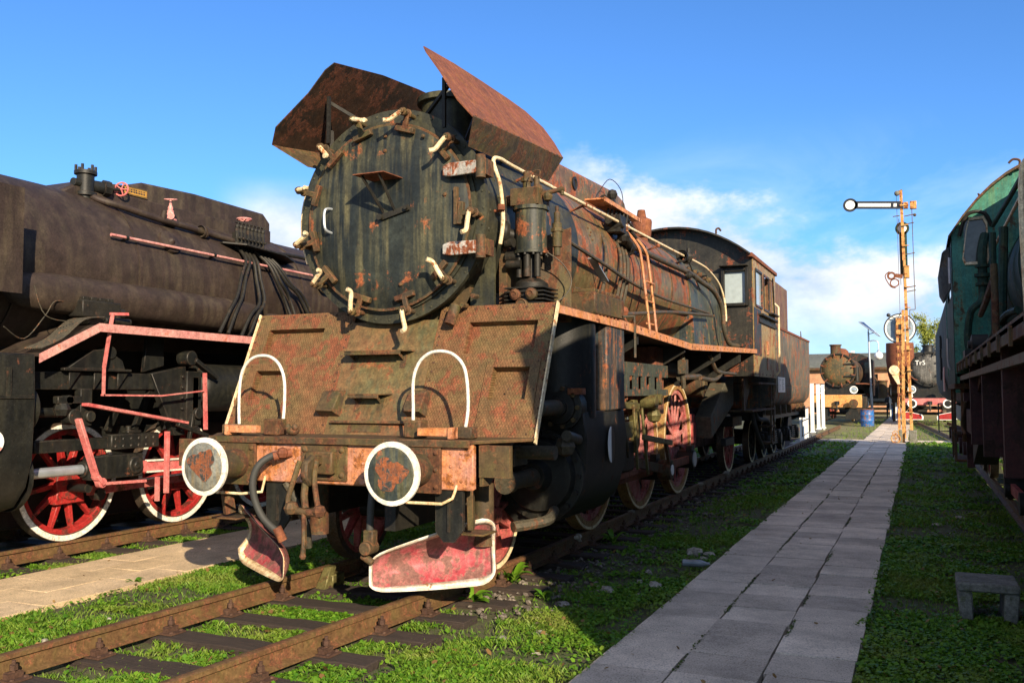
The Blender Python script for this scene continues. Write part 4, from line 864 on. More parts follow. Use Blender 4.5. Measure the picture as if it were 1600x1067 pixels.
# main track: rails, sleepers with fastenings
def rail_profile(x, s=1):
    return [(x-.062,-.150),(x+.062,-.150),(x+.062,-.138),(x+.012,-.118),(x+.010,-.045),(x+.035,-.032),(x+.035,-.004),(x+.028,0),(x-.028,0),(x-.035,-.004),(x-.035,-.032),(x-.010,-.045),(x-.012,-.118),(x-.062,-.138)]
def roff(x, y):      # the old track is slightly out of line ahead of the engine
    return -(.30 if x > 0 else .16)*max(0, (3-y)/4.8)**1.3
def rail(x, y0, y1, label, group, dx=0):
    if abs(x) < 1 and y0 < 0:
        pr = rail_profile(x); ys = [y0+(3.2-y0)*i/16 for i in range(17)]+[y1]; n = len(pr)
        V = [(a+roff(x, yy), yy, b) for yy in ys for a, b in pr]; F = [(i*n+k, i*n+(k+1) % n, (i+1)*n+(k+1) % n, (i+1)*n+k) for i in range(len(ys)-1) for k in range(n)]+[tuple(range(n)), tuple(range((len(ys)-1)*n, len(ys)*n))]
        return tag(MB().add(V, F).build('rail', 'rail', loc=(x, (y0+y1)/2, -.15), ang=30), label, 'rail', group)
    o = MB().prism([(a, y0, b) for a, b in rail_profile(x)], (dx, y1-y0, 0)).build('rail', 'rail', loc=(x, (y0+y1)/2, -.15), ang=30)
    return tag(o, label, 'rail', group)
sleeper_src = {}
def make_sleeper(cx, y, ends, label, group, old=False):
    key = (cx, old)
    if key in sleeper_src:
        src = sleeper_src[key]; o = src.copy(); col.objects.link(o); o.location = (cx+random.uniform(-.05,.05)+(roff(1, y)+roff(-1, y))*.5*(cx == 0), y, -.155+random.uniform(-.012,.004)); o.rotation_euler = (0, 0, random.uniform(-.02,.02))
        for c in src.children:
            d = c.copy(); col.objects.link(d); d.parent = o
            if cx == 0: d.location = (roff(c['side'], y)-(o.location.x), 0, 0)
            else: d.location = (cx-o.location.x, 0, 0)
        tag(o, label, 'sleeper', group); return o
    mb = MB(); x0, x1 = ends; V = []; F = []; n = 16
    for i in range(n+1):
        x = x0+(x1-x0)*i/n; j = lambda a: random.uniform(-a, a)
        V += [(x+j(.01), -.13+j(.008), -.13), (x, .13+j(.008), -.13), (x+j(.008), .12+j(.010), .0+j(.004)), (x+j(.008), -.12+j(.010), 0+j(.004))]
    for i in range(n):
        a = i*4
        for k in range(4): F.append((a+k, a+(k+1) % 4, a+4+(k+1) % 4, a+4+k))
    F += [(0, 1, 2, 3), (n*4+3, n*4+2, n*4+1, n*4)]
    o = MB().add([(cx+a, y+b, -.155+c) for a, b, c in V], F).build('sleeper', 'sleeper', loc=(cx, y, -.155), bevel=.006, ang=50)
    tag(o, label, 'sleeper', group)
    for s in (-1, 1):
        x = s*.75; mb = MB(); X = lambda a: x+a
        mb.box(X(-.17), X(.17), -.075, .075, .002, .016)
        for q in (-1, 1):
            mb.box(*sorted((X(q*.068), X(q*.115))), -.055, .055, .016, .05).bar((X(q*.10), -.0, .05), (X(q*.052), 0, .042), .075, .018)
            mb.cyl((X(q*.095), 0, .045), (X(q*.095), 0, .125), .013, n=8).cyl((X(q*.095), 0, .065), (X(q*.095), 0, .098), .026, n=6)
            for e in (-.05, .05): mb.dome((X(q*.145), e, .016), (0, 0, 1), .018, .016)
        c = MB().add([(cx+a, y+b, -.155+cc) for a, b, cc in mb.v], mb.f).build('rail_fastening', 'fast', o)
        WL[c] = WL[o]; c['side'] = s
        if cx == 0: c.location.x = roff(s, y)
    sleeper_src[key] = o; return o
m, nt, b, v, tc = new_mat('old_timber')
g = noise(nt, vscale(nt, v, (1.5, 22, 22)), 2.2, 8, .7); h = noise(nt, v, 30, 6, .7)
LK(nt, mixc(nt, 1, mixc(nt, ramp(nt, g, [(.35, 0), (.65, 1)]), (.018, .011, .008), (.042, .028, .020)), ramp(nt, h, [(.3, .7), (.7, 1.3)]), 'MULTIPLY'), b.inputs['Base Color']); b.inputs['Roughness'].default_value = .85
bump(nt, b, g, .9, .02); M['sleeper'] = m
random.seed(5)
GM = 'main track rails'; SM = 'timber sleepers of the main track'
rail(-.75, -3.3, 43, 'left rusty rail of the track under the big rusty locomotive', GM)
rail(.75, -3.3, 43, 'right rusty rail of the track under the big rusty locomotive, beside the slab path', GM)
ORD = 'first second third fourth fifth sixth seventh eighth ninth tenth eleventh twelfth thirteenth fourteenth fifteenth sixteenth seventeenth eighteenth nineteenth twentieth'.split()
ORD += ['twenty '+a for a in ORD[:9]]+['thirtieth']+['thirty '+a for a in ORD[:9]]
y = -6.12+.63*5; k = 0
while y < 32:
    i0 = int(round((y+6.12)/.63))-10
    lab = ('bare dark sleeper, %s one out in front of the plough blades' % ORD[-i0]) if i0 <= 0 else ('timber sleeper end, %s one back from the plough under the rusty locomotive' % ORD[i0-1]) if y < 23 else 'timber sleeper of the main track beyond the tender'
    make_sleeper(0, y, (-1.22, 1.22), lab, SM if y >= .5 else 'bare timber sleepers in front of the plough'); y += .63; k += 1
GL = 'left track rails'
rail(-4.37, -6, 26, 'near rusty rail under the black locomotive', GL); rail(-5.87, -6, 26, 'far rusty rail under the black locomotive', GL)
y = -.4
while y < 8: make_sleeper(-5.12, y, (-1.25, 1.25), 'timber sleeper under the black locomotive, %s from the left edge of the photo' % ORD[int(round((y+.4)/.63))], 'sleepers under the black locomotive'); y += .63
GR = 'right track rails'
rail(5.66, -7, 28, 'near rail under the green locomotive', GR); rail(7.16, -7, 28, 'far rail under the green locomotive', GR)
rail(5.72, 28, 50, 'near rail of the sunny track leading to the far black locomotive', 'rails to the far black locomotive', -1.42); rail(7.22, 28, 50, 'far rail of the sunny track leading to the far black locomotive', 'rails to the far black locomotive', -1.42)
# ---- slab paths
def slab_mat(name, c1, c2):
    m, nt, b, v, tc = new_mat(name)
    ge = nt.nodes.new('ShaderNodeNewGeometry'); rnd = ge.outputs['Random Per Island']
    n1 = noise(nt, v, 75, 3, .8); n2 = noise(nt, v, 2.2, 9, .7); n3 = noise(nt, v, 240, 2, .5)
    c = mixc(nt, rnd, c1, c2); c = mixc(nt, 1, c, ramp(nt, n1, [(.34, .35), (.46, 1.0), (.68, 1.25)]), 'MULTIPLY'); c = mixc(nt, 1, c, ramp(nt, n2, [(.32, .68), (.66, 1.22)]), 'MULTIPLY')
    LK(nt, c, b.inputs['Base Color']); b.inputs['Roughness'].default_value = .9; bump(nt, b, mth(nt, 'ADD', n1, n3), .7, .008); return m
M['slab'] = slab_mat('grey_paving_slabs', (.42, .355, .285), (.68, .58, .465))
M['slabtan'] = slab_mat('tan_paving_slabs', (.50, .37, .215), (.60, .45, .28))
def path(name, x0, ncol, w, y0, y1, mat, ln=.5, gap=.0075, jit=.009, ztop=-.165, skew=0):
    mb = MB()
    for c in range(ncol):
        y = y0+random.uniform(0, ln); drift = 0
        while y < y1:
            l = ln; dz = random.uniform(-.003, .003); t1, t2 = random.uniform(-.003, .003), random.uniform(-.003, .003)
            xa = x0+c*(w+gap*2)+random.uniform(-jit, jit)*1.3+skew*(y-y0); xb = xa+w; ya_, yb = y+gap*random.uniform(.4, 1.3), y+l-gap*random.uniform(.4, 1.3)
            z = ztop+dz; j = lambda: random.uniform(-.004, .004)
            P = [(xa+j(), ya_+j(), z+t1), (xb+j(), ya_+j(), z+t2), (xb+j(), yb+j(), z-t1), (xa+j(), yb+j(), z-t2)]
            mb.add([(p[0], p[1], GZ-.08) for p in P]+P, [(0,3,2,1),(4,5,6,7),(0,1,5,4),(1,2,6,5),(2,3,7,6),(3,0,4,7)])
            y += l
    o = mb.build(name, mat, loc=(x0, y0, ztop), bevel=.002, ang=20); tag(o, kind='structure'); return o
path('slab_path', 2.38, 3, .53, -6, 29.8, 'slab')
path('crossing_path', .2, 11, .5, 29.85, 31.3, 'slab')
path('far_path', 2.44, 3, .50, 31.4, 70, 'slab')
path('old_slab_path', -3.83, 3, .46, -6, 24, 'slabtan', .55, .003, .004)
# ---- grass (uncountable ground cover): clover leaves and blades
def leafmat(name, c1, c2, c3):
    m, nt, b, v, tc = new_mat(name); ge = nt.nodes.new('ShaderNodeNewGeometry'); r_ = ge.outputs['Random Per Island']
    n = noise(nt, tc.outputs['Object'], 1.3, 5, .6)
    c = mixc(nt, r_, c1, c2); c = mixc(nt, mth(nt, 'MULTIPLY', ramp(nt, n, [(.50, 0), (.68, 1)]), .6), c, c3)
    LK(nt, c, b.inputs['Base Color']); b.inputs['Roughness'].default_value = .55; b.inputs['Specular IOR Level'].default_value = .25
    tr = nt.nodes.new('ShaderNodeBsdfTranslucent'); LK(nt, mixc(nt, 1, c, (1.2, 1.35, .5), 'MULTIPLY'), tr.inputs[0])
    mx = nt.nodes.new('ShaderNodeMixShader'); mx.inputs[0].default_value = .25; LK(nt, b.outputs[0], mx.inputs[1]); LK(nt, tr.outputs[0], mx.inputs[2])
    o = [q for q in nt.nodes if q.type == 'OUTPUT_MATERIAL'][0]; LK(nt, mx.outputs[0], o.inputs[0]); return m
M['clover'] = leafmat('clover_leaves', (.045, .14, .010), (.13, .26, .016), (.20, .22, .035))
M['blades'] = leafmat('grass_blades', (.07, .17, .015), (.17, .26, .03), (.26, .24, .07))
def vnoise(x, y, s, seed):
    r_ = np.random.default_rng(seed).random((64, 64)); u = x*s % 63; v_ = y*s % 63
    i = u.astype(int); j = v_.astype(int); fu = u-i; fv = v_-j; fu = fu*fu*(3-2*fu); fv = fv*fv*(3-2*fv)
    return (r_[i, j]*(1-fu)+r_[i+1, j]*fu)*(1-fv)+(r_[i, j+1]*(1-fu)+r_[i+1, j+1]*fu)*fv
def keep_mask(x, y):
    k = np.ones(len(x), bool)
    e = (vnoise(x, y, 3.1, 3)-.5)*.12
    k &= ~((x > 2.40+e) & (x < 3.98+e) & (y < 29.8)); k &= ~((x > -3.82+e) & (x < -2.42+e)&(y < 24))
    k &= ~((y > 29.85) & (y < 31.3)); k &= ~((x > 2.46+e) & (x < 3.96+e) & (y > 31.2))
    for rx in (-.75, .75, -4.37, 5.66): k &= np.abs(x-rx-(-(.30 if rx > 0 else .16)*np.maximum(0, (3-y)/4.8)**1.3 if abs(rx) < 1 else 0)) > .06
    sl = ((y+6.12+.14) % .63) < .26
    k &= ~(sl & (np.abs(x) < 1.24) & (rng.random(len(x)) < .88))
    return k
def scatter(x0, x1, y0, y1, dens):
    n = int((x1-x0)*(y1-y0)*dens); x = rng.uniform(x0, x1, n); y = rng.uniform(y0, y1, n)
    u = vnoise(x, y, 1.7, 5)*.6+vnoise(x, y, 5.3, 6)*.4
    under = ((np.abs(x) < 1.0) & (y > 1.2)) | ((x < -4.4)) | ((x > 5.7) & (y < 27))
    bal = (x > .9) & (x < 1.45) & (y > 1.0)
    k = keep_mask(x, y) & (rng.random(n) < np.clip((u-.33)*3.6, .07, 1)) & ~(under & (rng.random(n) < .9)) & ~(bal & (rng.random(n) < .55))
    return x[k], y[k]
def leaf_mesh(name, x, y, size, mat, blades):
    n = len(x); z0 = np.full(n, GZ-.006)
    if blades:
        h = size*rng.uniform(.4, 1.25, n); a = rng.uniform(0, 2*PI, n); wd = size*.055; ln = h*rng.uniform(.2, .8, n); la = rng.uniform(0, 2*PI, n)
        bx, by = np.cos(a)*wd, np.sin(a)*wd
        V = np.stack([np.stack([x-bx, y-by, z0], 1), np.stack([x+bx, y+by, z0], 1), np.stack([x+np.cos(la)*ln*.4+bx*.7, y+np.sin(la)*ln*.4+by*.7, z0+h*.65], 1), np.stack([x+np.cos(la)*ln, y+np.sin(la)*ln, z0+h*.92], 1)], 1)
    else:
        h = .012+size*1.4*rng.uniform(.15, 1, n)*(.5+vnoise(x, y, 4, 9)); r_ = size*rng.uniform(.55, 1.15, n); a = rng.uniform(0, 2*PI, n); tl = rng.uniform(0, .9, n); td = rng.uniform(0, 2*PI, n)
        P = []
        for k in range(5):
            aa = a+2*PI*k/5; px = np.cos(aa)*r_; py = np.sin(aa)*r_; pz = (px*np.cos(td)+py*np.sin(td))*np.tan(tl)*.8
            P.append(np.stack([x+px, y+py, z0+h+pz], 1))
        V = np.stack(P, 1)
    q = V.shape[1]; V = V.reshape(-1, 3); nv = len(V)
    me = bpy.data.meshes.new(name); me.vertices.add(nv); me.vertices.foreach_set('co', V.astype('f4').ravel())
    me.loops.add(nv); me.loops.foreach_set('vertex_index', np.arange(nv, dtype='i4')); me.polygons.add(n); me.polygons.foreach_set('loop_start', np.arange(0, nv, q, dtype='i4')); me.update(calc_edges=True)
    me.materials.append(M[mat]); o = bpy.data.objects.new(name, me); col.objects.link(o); tag(o, kind='stuff'); return o
GQ = 1.0
bands = [(-5.5, -2.4, 1800, .02, .06), (-2.4, 2.2, 6500, .0165, .05), (2.2, 6, 4000, .018, .055), (6, 12, 1700, .021, .065), (12, 20, 650, .032, .075), (20, 30, 260, .045, .09)]
cx_, cy_, bx_, by_ = [], [], [], []
CS, BS = [], []
for (y0, y1, dn, s1, s2) in bands:
    x, y = scatter(-5.2, 6.4, y0, y1, dn*GQ)
    k = rng.random(len(x)) < .30+.66*np.clip((vnoise(x, y, .9, 21)-.3)*3, 0, 1)
    leaf_mesh('clover', x[k], y[k], s1, 'clover', False); leaf_mesh('grass', x[~k], y[~k], s2, 'blades', True)
x, y = scatter(1.0, 12, 31.3, 60, 45*GQ); leaf_mesh('grass', x, y, .11, 'blades', True)

# fallen leaves and bits of dry stalk, and moss and seedlings in the slab joints
M['deadleaf'] = leafmat('fallen_leaves', (.16, .085, .03), (.30, .19, .07), (.10, .06, .03))
x, y = scatter(-4.3, 6.0, -2.4, 12, 42); leaf_mesh('fallen_leaves', x, y, .022, 'deadleaf', False)
x = rng.uniform(-3.8, 4.0, 260); y = rng.uniform(-1.5, 14, 260); k = ((x > 2.4) | (x < -2.4)); o = leaf_mesh('fallen_leaves', x[k], y[k], .016, 'deadleaf', False); o.location.z = .03
M['moss'] = leafmat('joint_moss', (.05, .075, .015), (.09, .13, .02), (.12, .10, .04))
jx, jy = [], []
for c in range(4):
    n_ = 2600; yy = rng.uniform(-2.4, 22, n_); pk = vnoise(yy, yy*0+c*7.3, 1.9, 31+c) > .50; xx = 2.38+c*.5575-.014+rng.normal(0, .007, n_)
    jx.append(xx[pk]); jy.append(yy[pk])
x = np.concatenate(jx); y = np.concatenate(jy); o = leaf_mesh('joint_moss', x, y, .010, 'moss', False); o.location.z = .022
x = 2.38+rng.choice([-1, 1], 1500)*0+rng.normal(-.01, .03, 1500); x = np.where(rng.random(1500) < .5, x, x+1.68); y = rng.uniform(-2, 14, 1500); pk = vnoise(x, y, 1.5, 77) > .55
o = leaf_mesh('edge_clover', x[pk], y[pk], .016, 'clover', False); o.location.z = .035

x, y = scatter(-5.0, 6.2, -2.2, 7, 2600); leaf_mesh('short_grass', x, y, .042, 'blades', True)
# loose ballast stones beside the sleeper ends (uncountable)
rb = np.random.default_rng(4); nb = 2600; bx_ = rb.uniform(.84, 1.75, nb); by_ = rb.uniform(1.0, 22, nb); kk = rb.random(nb) < np.clip(1.9-bx_, .05, 1); bx_, by_ = bx_[kk], by_[kk]
t_ = (1+5**.5)/2; ico = np.array([(-1,t_,0),(1,t_,0),(-1,-t_,0),(1,-t_,0),(0,-1,t_),(0,1,t_),(0,-1,-t_),(0,1,-t_),(t_,0,-1),(t_,0,1),(-t_,0,-1),(-t_,0,1)])/1.9
icf = [(0,11,5),(0,5,1),(0,1,7),(0,7,10),(0,10,11),(1,5,9),(5,11,4),(11,10,2),(10,7,6),(7,1,8),(3,9,4),(3,4,2),(3,2,6),(3,6,8),(3,8,9),(4,9,5),(2,4,11),(6,2,10),(8,6,7),(9,8,1)]
V = []; F = []
for a_, b_ in zip(bx_, by_):
    r_ = rb.uniform(.012, .036)*(1.25 if b_ > 8 else 1); k = len(V); q = ico*r_*rb.uniform(.6, 1.25, (12, 1))*np.array([1, rb.uniform(.6, 1.1), rb.uniform(.5, .8)])
    V += [(a_+p[0], b_+p[1], GZ+.012+p[2]) for p in q]; F += [(k+i, k+j, k+l) for i, j, l in icf]
M['ballaststone'] = slab_mat('ballast_stone', (.07, .055, .042), (.20, .17, .14))
o = MB().add(V, F).build('ballast_stones', 'ballaststone', loc=(1.2, 10, GZ), ang=20); tag(o, kind='stuff')
# ================================================================== BLACK LOCOMOTIVE ON THE LEFT TRACK
B = root('steam_locomotive', (-5.12, 5, 0), 'brown black steam locomotive on the left with pink rods and bright red white rimmed wheels', 'steam locomotive')
bx0 = -5.12
def cb_(y, z=3.08): return (bx0, y, z)
sm = MB().lathe(cb_(-2.6), (0,1,0), [(0,0),(0,1.03),(3.35,1.03),(3.35,.9)], 72).build('smokebox', 'brownblack', B)
bb = MB().lathe(cb_(.75), (0,1,0), [(0,.9),(0,1.045),(1.6,1.03),(4.9,.975),(8.6,.95),(8.6,.5)], 72).build('boiler_barrel', 'brownblack', B)
for y, r in ((.75,1.055),(2.35,1.038),(3.7,1.01),(4.65,.995),(5.6,.985),(6.6,.975)): MB().ring(cb_(y), (0,1,0), r-.02, r, .04, 72).build('cladding_band', 'brownblack', bb)
# washout covers
for (y, a) in ((2.93, .48), (6.1, .28)):
    d = Vector((math.cos(a), 0, math.sin(a))); p = Vector(cb_(y))+d*1.02
    MB().lathe(p, d, [(0,.16),(.035,.155),(.05,.05),(.07,.04),(.09,.02),(.09,0)], 24).build('washout_cover', 'brownblack', bb)
# lagged duct along the lower boiler
pf = [(-4.10,2.50),(-3.94,2.50),(-3.86,2.60),(-3.85,2.78),(-3.92,2.90),(-4.08,2.96),(-4.3,2.9),(-4.3,2.6)]
mb = MB(); V = []; F = []; n = len(pf); ysd = [.5,1.4,1.42,2.6,2.64,3.6,4.3,4.4]
for y in ysd:
    k = 1.0 if y < 4.4 else .8
    for a, b in pf: V.append((-4.1+(a+4.1)*k+random.uniform(-.012,.012), y, 2.73+(b-2.73)*k+random.uniform(-.012,.012)+(-.02 if y > 3 else 0)))
for i in range(len(ysd)-1):
    for k in range(n): F.append((i*n+k, i*n+(k+1)%n, (i+1)*n+(k+1)%n, (i+1)*n+k))
F += [tuple(range(n)), tuple(range((len(ysd)-1)*n, len(ysd)*n))]
o = MB().add(V, F).build('lagged_duct', 'brownblack', B, ang=80); o.modifiers.new('s','SUBSURF').render_levels = 2
MB().box(-4.15,-3.98,4.6,6.5,2.60,2.78).build('pipe_lagging', 'brownblack', B, bevel=.03)
# smoke deflector plate
MB().box(-3.62,-3.61,-2.2,.42,2.63,3.68).build('smoke_deflector', 'brownblack', B)
MB().box(-6.63,-6.62,-2.2,.42,2.63,3.68).build('smoke_deflector', 'brownblack', B)
# hump of lagging on the boiler top
prof = [(1.7,4.02),(2.0,4.20),(2.75,4.30),(2.95,4.38),(3.9,4.42),(5.35,4.40),(5.5,4.28),(5.5,3.9),(1.7,3.9)]
hp = MB().prism([(bx0-.38,a,b) for a,b in prof],(.80,0,0)).build('dome_casing','brownblack',B,bevel=.03)
MB().box(bx0+.40,bx0+.44,2.0,5.48,3.8,4.15).build('casing_skirt','brownblack',hp,bevel=.01)
sg = MB().box(-4.695,-4.685,2.62,3.02,4.17,4.28).build('warning_plate','rustdark',hp)
MB().box(-4.684,-4.682,2.64,3.0,4.185,4.265).build('yellow_enamel','yellow',sg)
mb = MB(); random.seed(9); y = 2.66
while y < 2.97: d = random.uniform(.01,.03); mb.box(-4.681,-4.680,y,y+d,4.205,4.225); mb.box(-4.681,-4.680,y,y+d*.8,4.235,4.25); y += d+.008
mb.build('worn_print','flat_black',sg)
MB().lathe((bx0,.4,4.0),(0,0,1),[(0,.25),(.16,.22),(.18,0)],14).build('sand_cap','black',B)
# valve turret
tv = MB().lathe((-4.72,2.08,3.98),(0,0,1),[(0,.09),(.05,.09),(.05,.13),(.09,.13),(.10,.10),(.30,.10),(.31,.13),(.35,.13),(.36,.10),(.38,.0)],18).build('steam_valve','black',B)
mb = MB()
for k in range(6): a=2*PI*k/6; mb.cyl((-4.72+.11*math.cos(a),2.08+.11*math.sin(a),4.32),(-4.72+.11*math.cos(a),2.08+.11*math.sin(a),4.40),.018,n=6)
mb.cyl((-4.72,2.15,4.17),(-4.66,2.36,4.17),.075).cyl((-4.68,2.3,4.17),(-4.66,2.38,4.17),.10,n=8).cyl((-4.66,2.36,4.17),(-4.64,2.52,4.19),.02).cyl((-4.72,1.98,4.17),(-4.72,1.9,4.17),.05)
mb.build('flange_bolts','black',tv)
def handwheel(p, axis, r, mat, rt, name='handwheel'):
    p = Vector(p); d,u,v = basis(axis); mb = MB(); n = 20; V=[]; F=[]
    for k in range(n):
        a=2*PI*k/n; c=p+(u*math.cos(a)+v*math.sin(a))*r; e=(u*math.cos(a)+v*math.sin(a))
        for q in range(6): b=2*PI*q/6; V.append(c+e*(math.cos(b)*r*.14)+d*(math.sin(b)*r*.14))
    for k in range(n):
        for q in range(6): F.append((k*6+q,k*6+(q+1)%6,((k+1)%n)*6+(q+1)%6,((k+1)%n)*6+q))
    mb.add(V,F)
    for k in range(5): a=2*PI*k/5; mb.cyl(p,p+(u*math.cos(a)+v*math.sin(a))*r,r*.09,n=6)
    mb.cyl(p-d*r*.15,p+d*r*.15,r*.22,n=8)
    return mb.build(name,mat,rt)
handwheel((-4.63,2.54,4.20),(.35,-.85,.1),.085,'pinkred',tv)
MB().tube([(-4.68,2.10,4.05),(-4.55,2.15,3.98),(-4.42,2.35,3.93),(-4.36,2.8,3.87),(-4.35,3.4,3.84),(-4.35,4.25,3.79)],.042,10).lathe((-4.35,3.62,3.82),(0,1,0),[(0,.085),(.03,.085),(.03,.05),(.06,.05),(.06,.085),(.09,.085),(.09,0)],14).cyl((-4.35,2.95,3.86),(-4.32,2.95,3.98),.035).build('steam_pipe','brownblack',B)
pv = MB().lathe((-4.42,3.15,3.86),(0,0,1),[(0,.05),(.02,.085),(.05,.085),(.05,.04),(.16,.045),(.17,.03),(.20,.035),(.23,.02),(.30,.012),(.30,0)],14).cyl((-4.42,3.15,3.96),(-4.34,3.07,3.94),.03).lathe((-4.35,3.08,3.94),(.7,-.7,-.1),[(0,.05),(.02,.05),(.02,.03),(0,.028)],14).build('pink_valve','pink',B)
handwheel((-4.42,3.15,4.17),(.1,-.15,1),.075,'pink',pv)
MB().lathe((-4.42,3.15,3.80),(0,0,1),[(0,.05),(.03,.085),(.055,.08),(.06,0)],14).build('valve_flange','black',pv)
# row of feed valves with pipes
mb = MB().box(-4.36,-4.28,4.25,4.85,3.78,3.92)
for k in range(8):
    y=4.28+k*.078; mb.cyl((-4.30,y,3.68),(-4.30,y,3.98),.032,n=8).cyl((-4.30,y,3.98),(-4.27,y,4.06),.012,n=6).sph((-4.29,y,4.0),.035,6).box(-4.34,-4.27,y-.008,y+.03,4.05,4.065).cyl((-4.29,y,3.83),(-4.23,y,3.83),.02,n=6)
vm = mb.build('feed_valve_block','blackdull',B,bevel=.004)
handwheel((-4.36,4.5,4.14),(0,0,1),.10,'pink',vm)
MB().prism([(-4.30,4.0,3.72),(-4.05,4.2,3.70),(-4.02,5.0,3.66),(-4.15,5.4,3.62),(-4.4,5.4,3.6),(-4.45,4.0,3.7)],(0,0,.02)).build('drip_plate','blackdull',vm)
ends = [((-4.02,3.80,2.95),(-3.75,3.35,2.42)),((-4.0,3.9,2.95),(-3.74,3.5,2.42)),((-3.98,4.25,2.9),(-3.74,3.75,2.40)),((-3.98,4.35,2.92),(-3.74,3.9,2.40)),((-4.02,5.0,3.0),(-3.95,5.2,2.6)),((-4.02,5.1,3.05),(-3.95,5.3,2.6)),((-4.0,5.3,3.1),(-3.95,5.9,2.6)),((-4.0,5.4,3.1),(-3.95,6.0,2.6))]
for k,(p,q) in enumerate(ends):
    y=4.28+k*.078; MB().tube([(-4.28,y,3.70),(-4.08,y+(-.06 if k<4 else .1),3.50),(-4.0,(y+p[1])/2,3.25),(-3.86 if k<4 else p[0],p[1],p[2]),(-3.80 if k<4 else q[0],(p[1]+q[1])/2,2.70),q],.024,8).build('feed_pipe','blackdull',B)
MB().tube([(-4.30,5.0,3.72),(-4.25,5.6,3.74),(-4.25,6.6,3.72)],.03).build('feed_pipe','blackdull',B)
# pink handrail
o = MB().tube([(-4.10,1.92,3.49),(-4.10,6.3,3.46)],.018,10,curve=False).build('boiler_handrail','pink',B)
mb = MB()
for y in (2.15,3.62,4.9): mb.cyl((-4.3,y,3.40),(-4.1,y,3.485),.02).ring((-4.1,y-.02,3.487),(0,1,0),.0,.027,.04,10)
mb.build('handrail_stanchion','black',o)
# footplate with pink edge
pts=[(-.6,2.0),(.62,2.03),(1.34,2.385),(7.5,2.36)]
for s in (1,-1):
    xa = -3.60 if s>0 else -6.64; fp=MB()
    for (y0,z0),(y1,z1) in zip(pts,pts[1:]): fp.prism([(xa,y0,z0),(xa,y1,z1),(xa,y1,z1-.012),(xa,y0,z0-.012)],(-s*.75,0,0))
    f = fp.build('footplate','brownblack',B); mb=MB()
    for (y0,z0),(y1,z1) in zip(pts[1:],pts[2:]): mb.prism([(xa,y0,z0+.015),(xa,y1,z1+.015),(xa,y1,z1-.08),(xa,y0,z0-.075)],(s*.012,0,0))
    mb.build('valance','pink',f)
mb = MB()
for k in range(9): mb.tube([(-3.95+.03*k,1.5,2.48),(-3.9+.03*k,1.2,2.43),(-3.85+.03*k,.9,2.22),(-3.82+.03*k,.62,2.10)],.009,5)
mb.tube([(-3.9,1.28,2.6),(-3.85,1.0,2.62),(-3.82,.85,2.45),(-3.8,.6,2.2),(-3.7,.3,2.3)],.006,5).tube([(-3.8,.7,2.75),(-3.75,.8,2.45),(-3.7,1.1,2.4)],.005,5)
mb.build('capillary_pipes','pipe',B)
lb = MB().box(-4.0,-3.78,1.28,1.80,2.48,2.66).build('lubricator','blackdull',B,bevel=.01)
mb = MB()
for k in range(4): mb.box(-3.99,-3.80,1.30+k*.11,1.38+k*.11,2.66,2.70)
mb.cyl((-3.85,1.8,2.55),(-3.85,1.88,2.55),.06).box(-3.9,-3.78,1.35,1.75,2.40,2.48).cyl((-3.76,1.55,2.45),(-3.76,1.9,2.45),.04)
mb.build('lid','blackdull',lb,bevel=.004)
lv = MB().bar((-3.66,1.57,2.52),(-3.66,1.47,1.93),.02,.04,(1,0,0)).bar((-3.66,1.47,1.93),(-3.66,1.47,1.62),.018,.035,(1,0,0)).bar((-3.66,1.45,1.63),(-3.66,2.3,1.62),.018,.035,(1,0,0)).bar((-3.66,2.3,1.62),(-3.66,3.0,1.68),.016,.03,(1,0,0)).bar((-3.66,3.0,1.90),(-3.66,3.03,1.20),.03,.045,(1,0,0)).bar((-3.68,1.55,2.52),(-3.62,1.75,2.53),.03,.03)
lv.build('lubricator_linkage','pinkred',B)
# cylinder block
for s in (1,-1):
    X=lambda a: bx0+s*a
    pf=[(.6,2.04),(1.52,2.04),(1.54,1.60),(1.52,1.0),(1.44,.72),(1.28,.52),(1.05,.45),(.8,.5),(.6,.7)]
    cy=MB().prism([(X(a),-.9,b) for a,b in pf],(0,1.48,0)).build('cylinder','black',B,bevel=.012,ang=50)
    mb=MB().box(*sorted((X(1.545),X(1.556))),-.9,.55,1.60,1.63).box(*sorted((X(1.54),X(1.575))),.05,.12,1.55,1.72).box(*sorted((X(1.545),X(1.556))),.25,.30,1.63,1.9)
    mb.build('cladding_seam','black',cy)
    MB().lathe((X(1.12),.58,.82),(0,1,0),[(0,.36),(.05,.36),(.06,.28),(.12,.25),(.14,.10),(.2,.08),(.2,0)],30).build('cylinder_cover','black',cy)
    MB().lathe((X(1.22),.58,1.50),(0,1,0),[(0,.26),(.10,.26),(.14,.22),(.18,.10),(.18,0)],28).build('valve_cover','black',cy)
dsk=MB().lathe((-3.565,.12,1.19),(1,0,0),[(-.03,0),(-.03,.115),(.004,.115),(.004,0)],32).build('marking_disc','flat_white',B)
MB().prism([(-3.560,.12+.113*math.cos(a),1.19+.113*math.sin(a)) for a in [PI*.93+PI*.9*k/14 for k in range(15)]],(.003,0,0)).build('pink_half','pink',dsk)
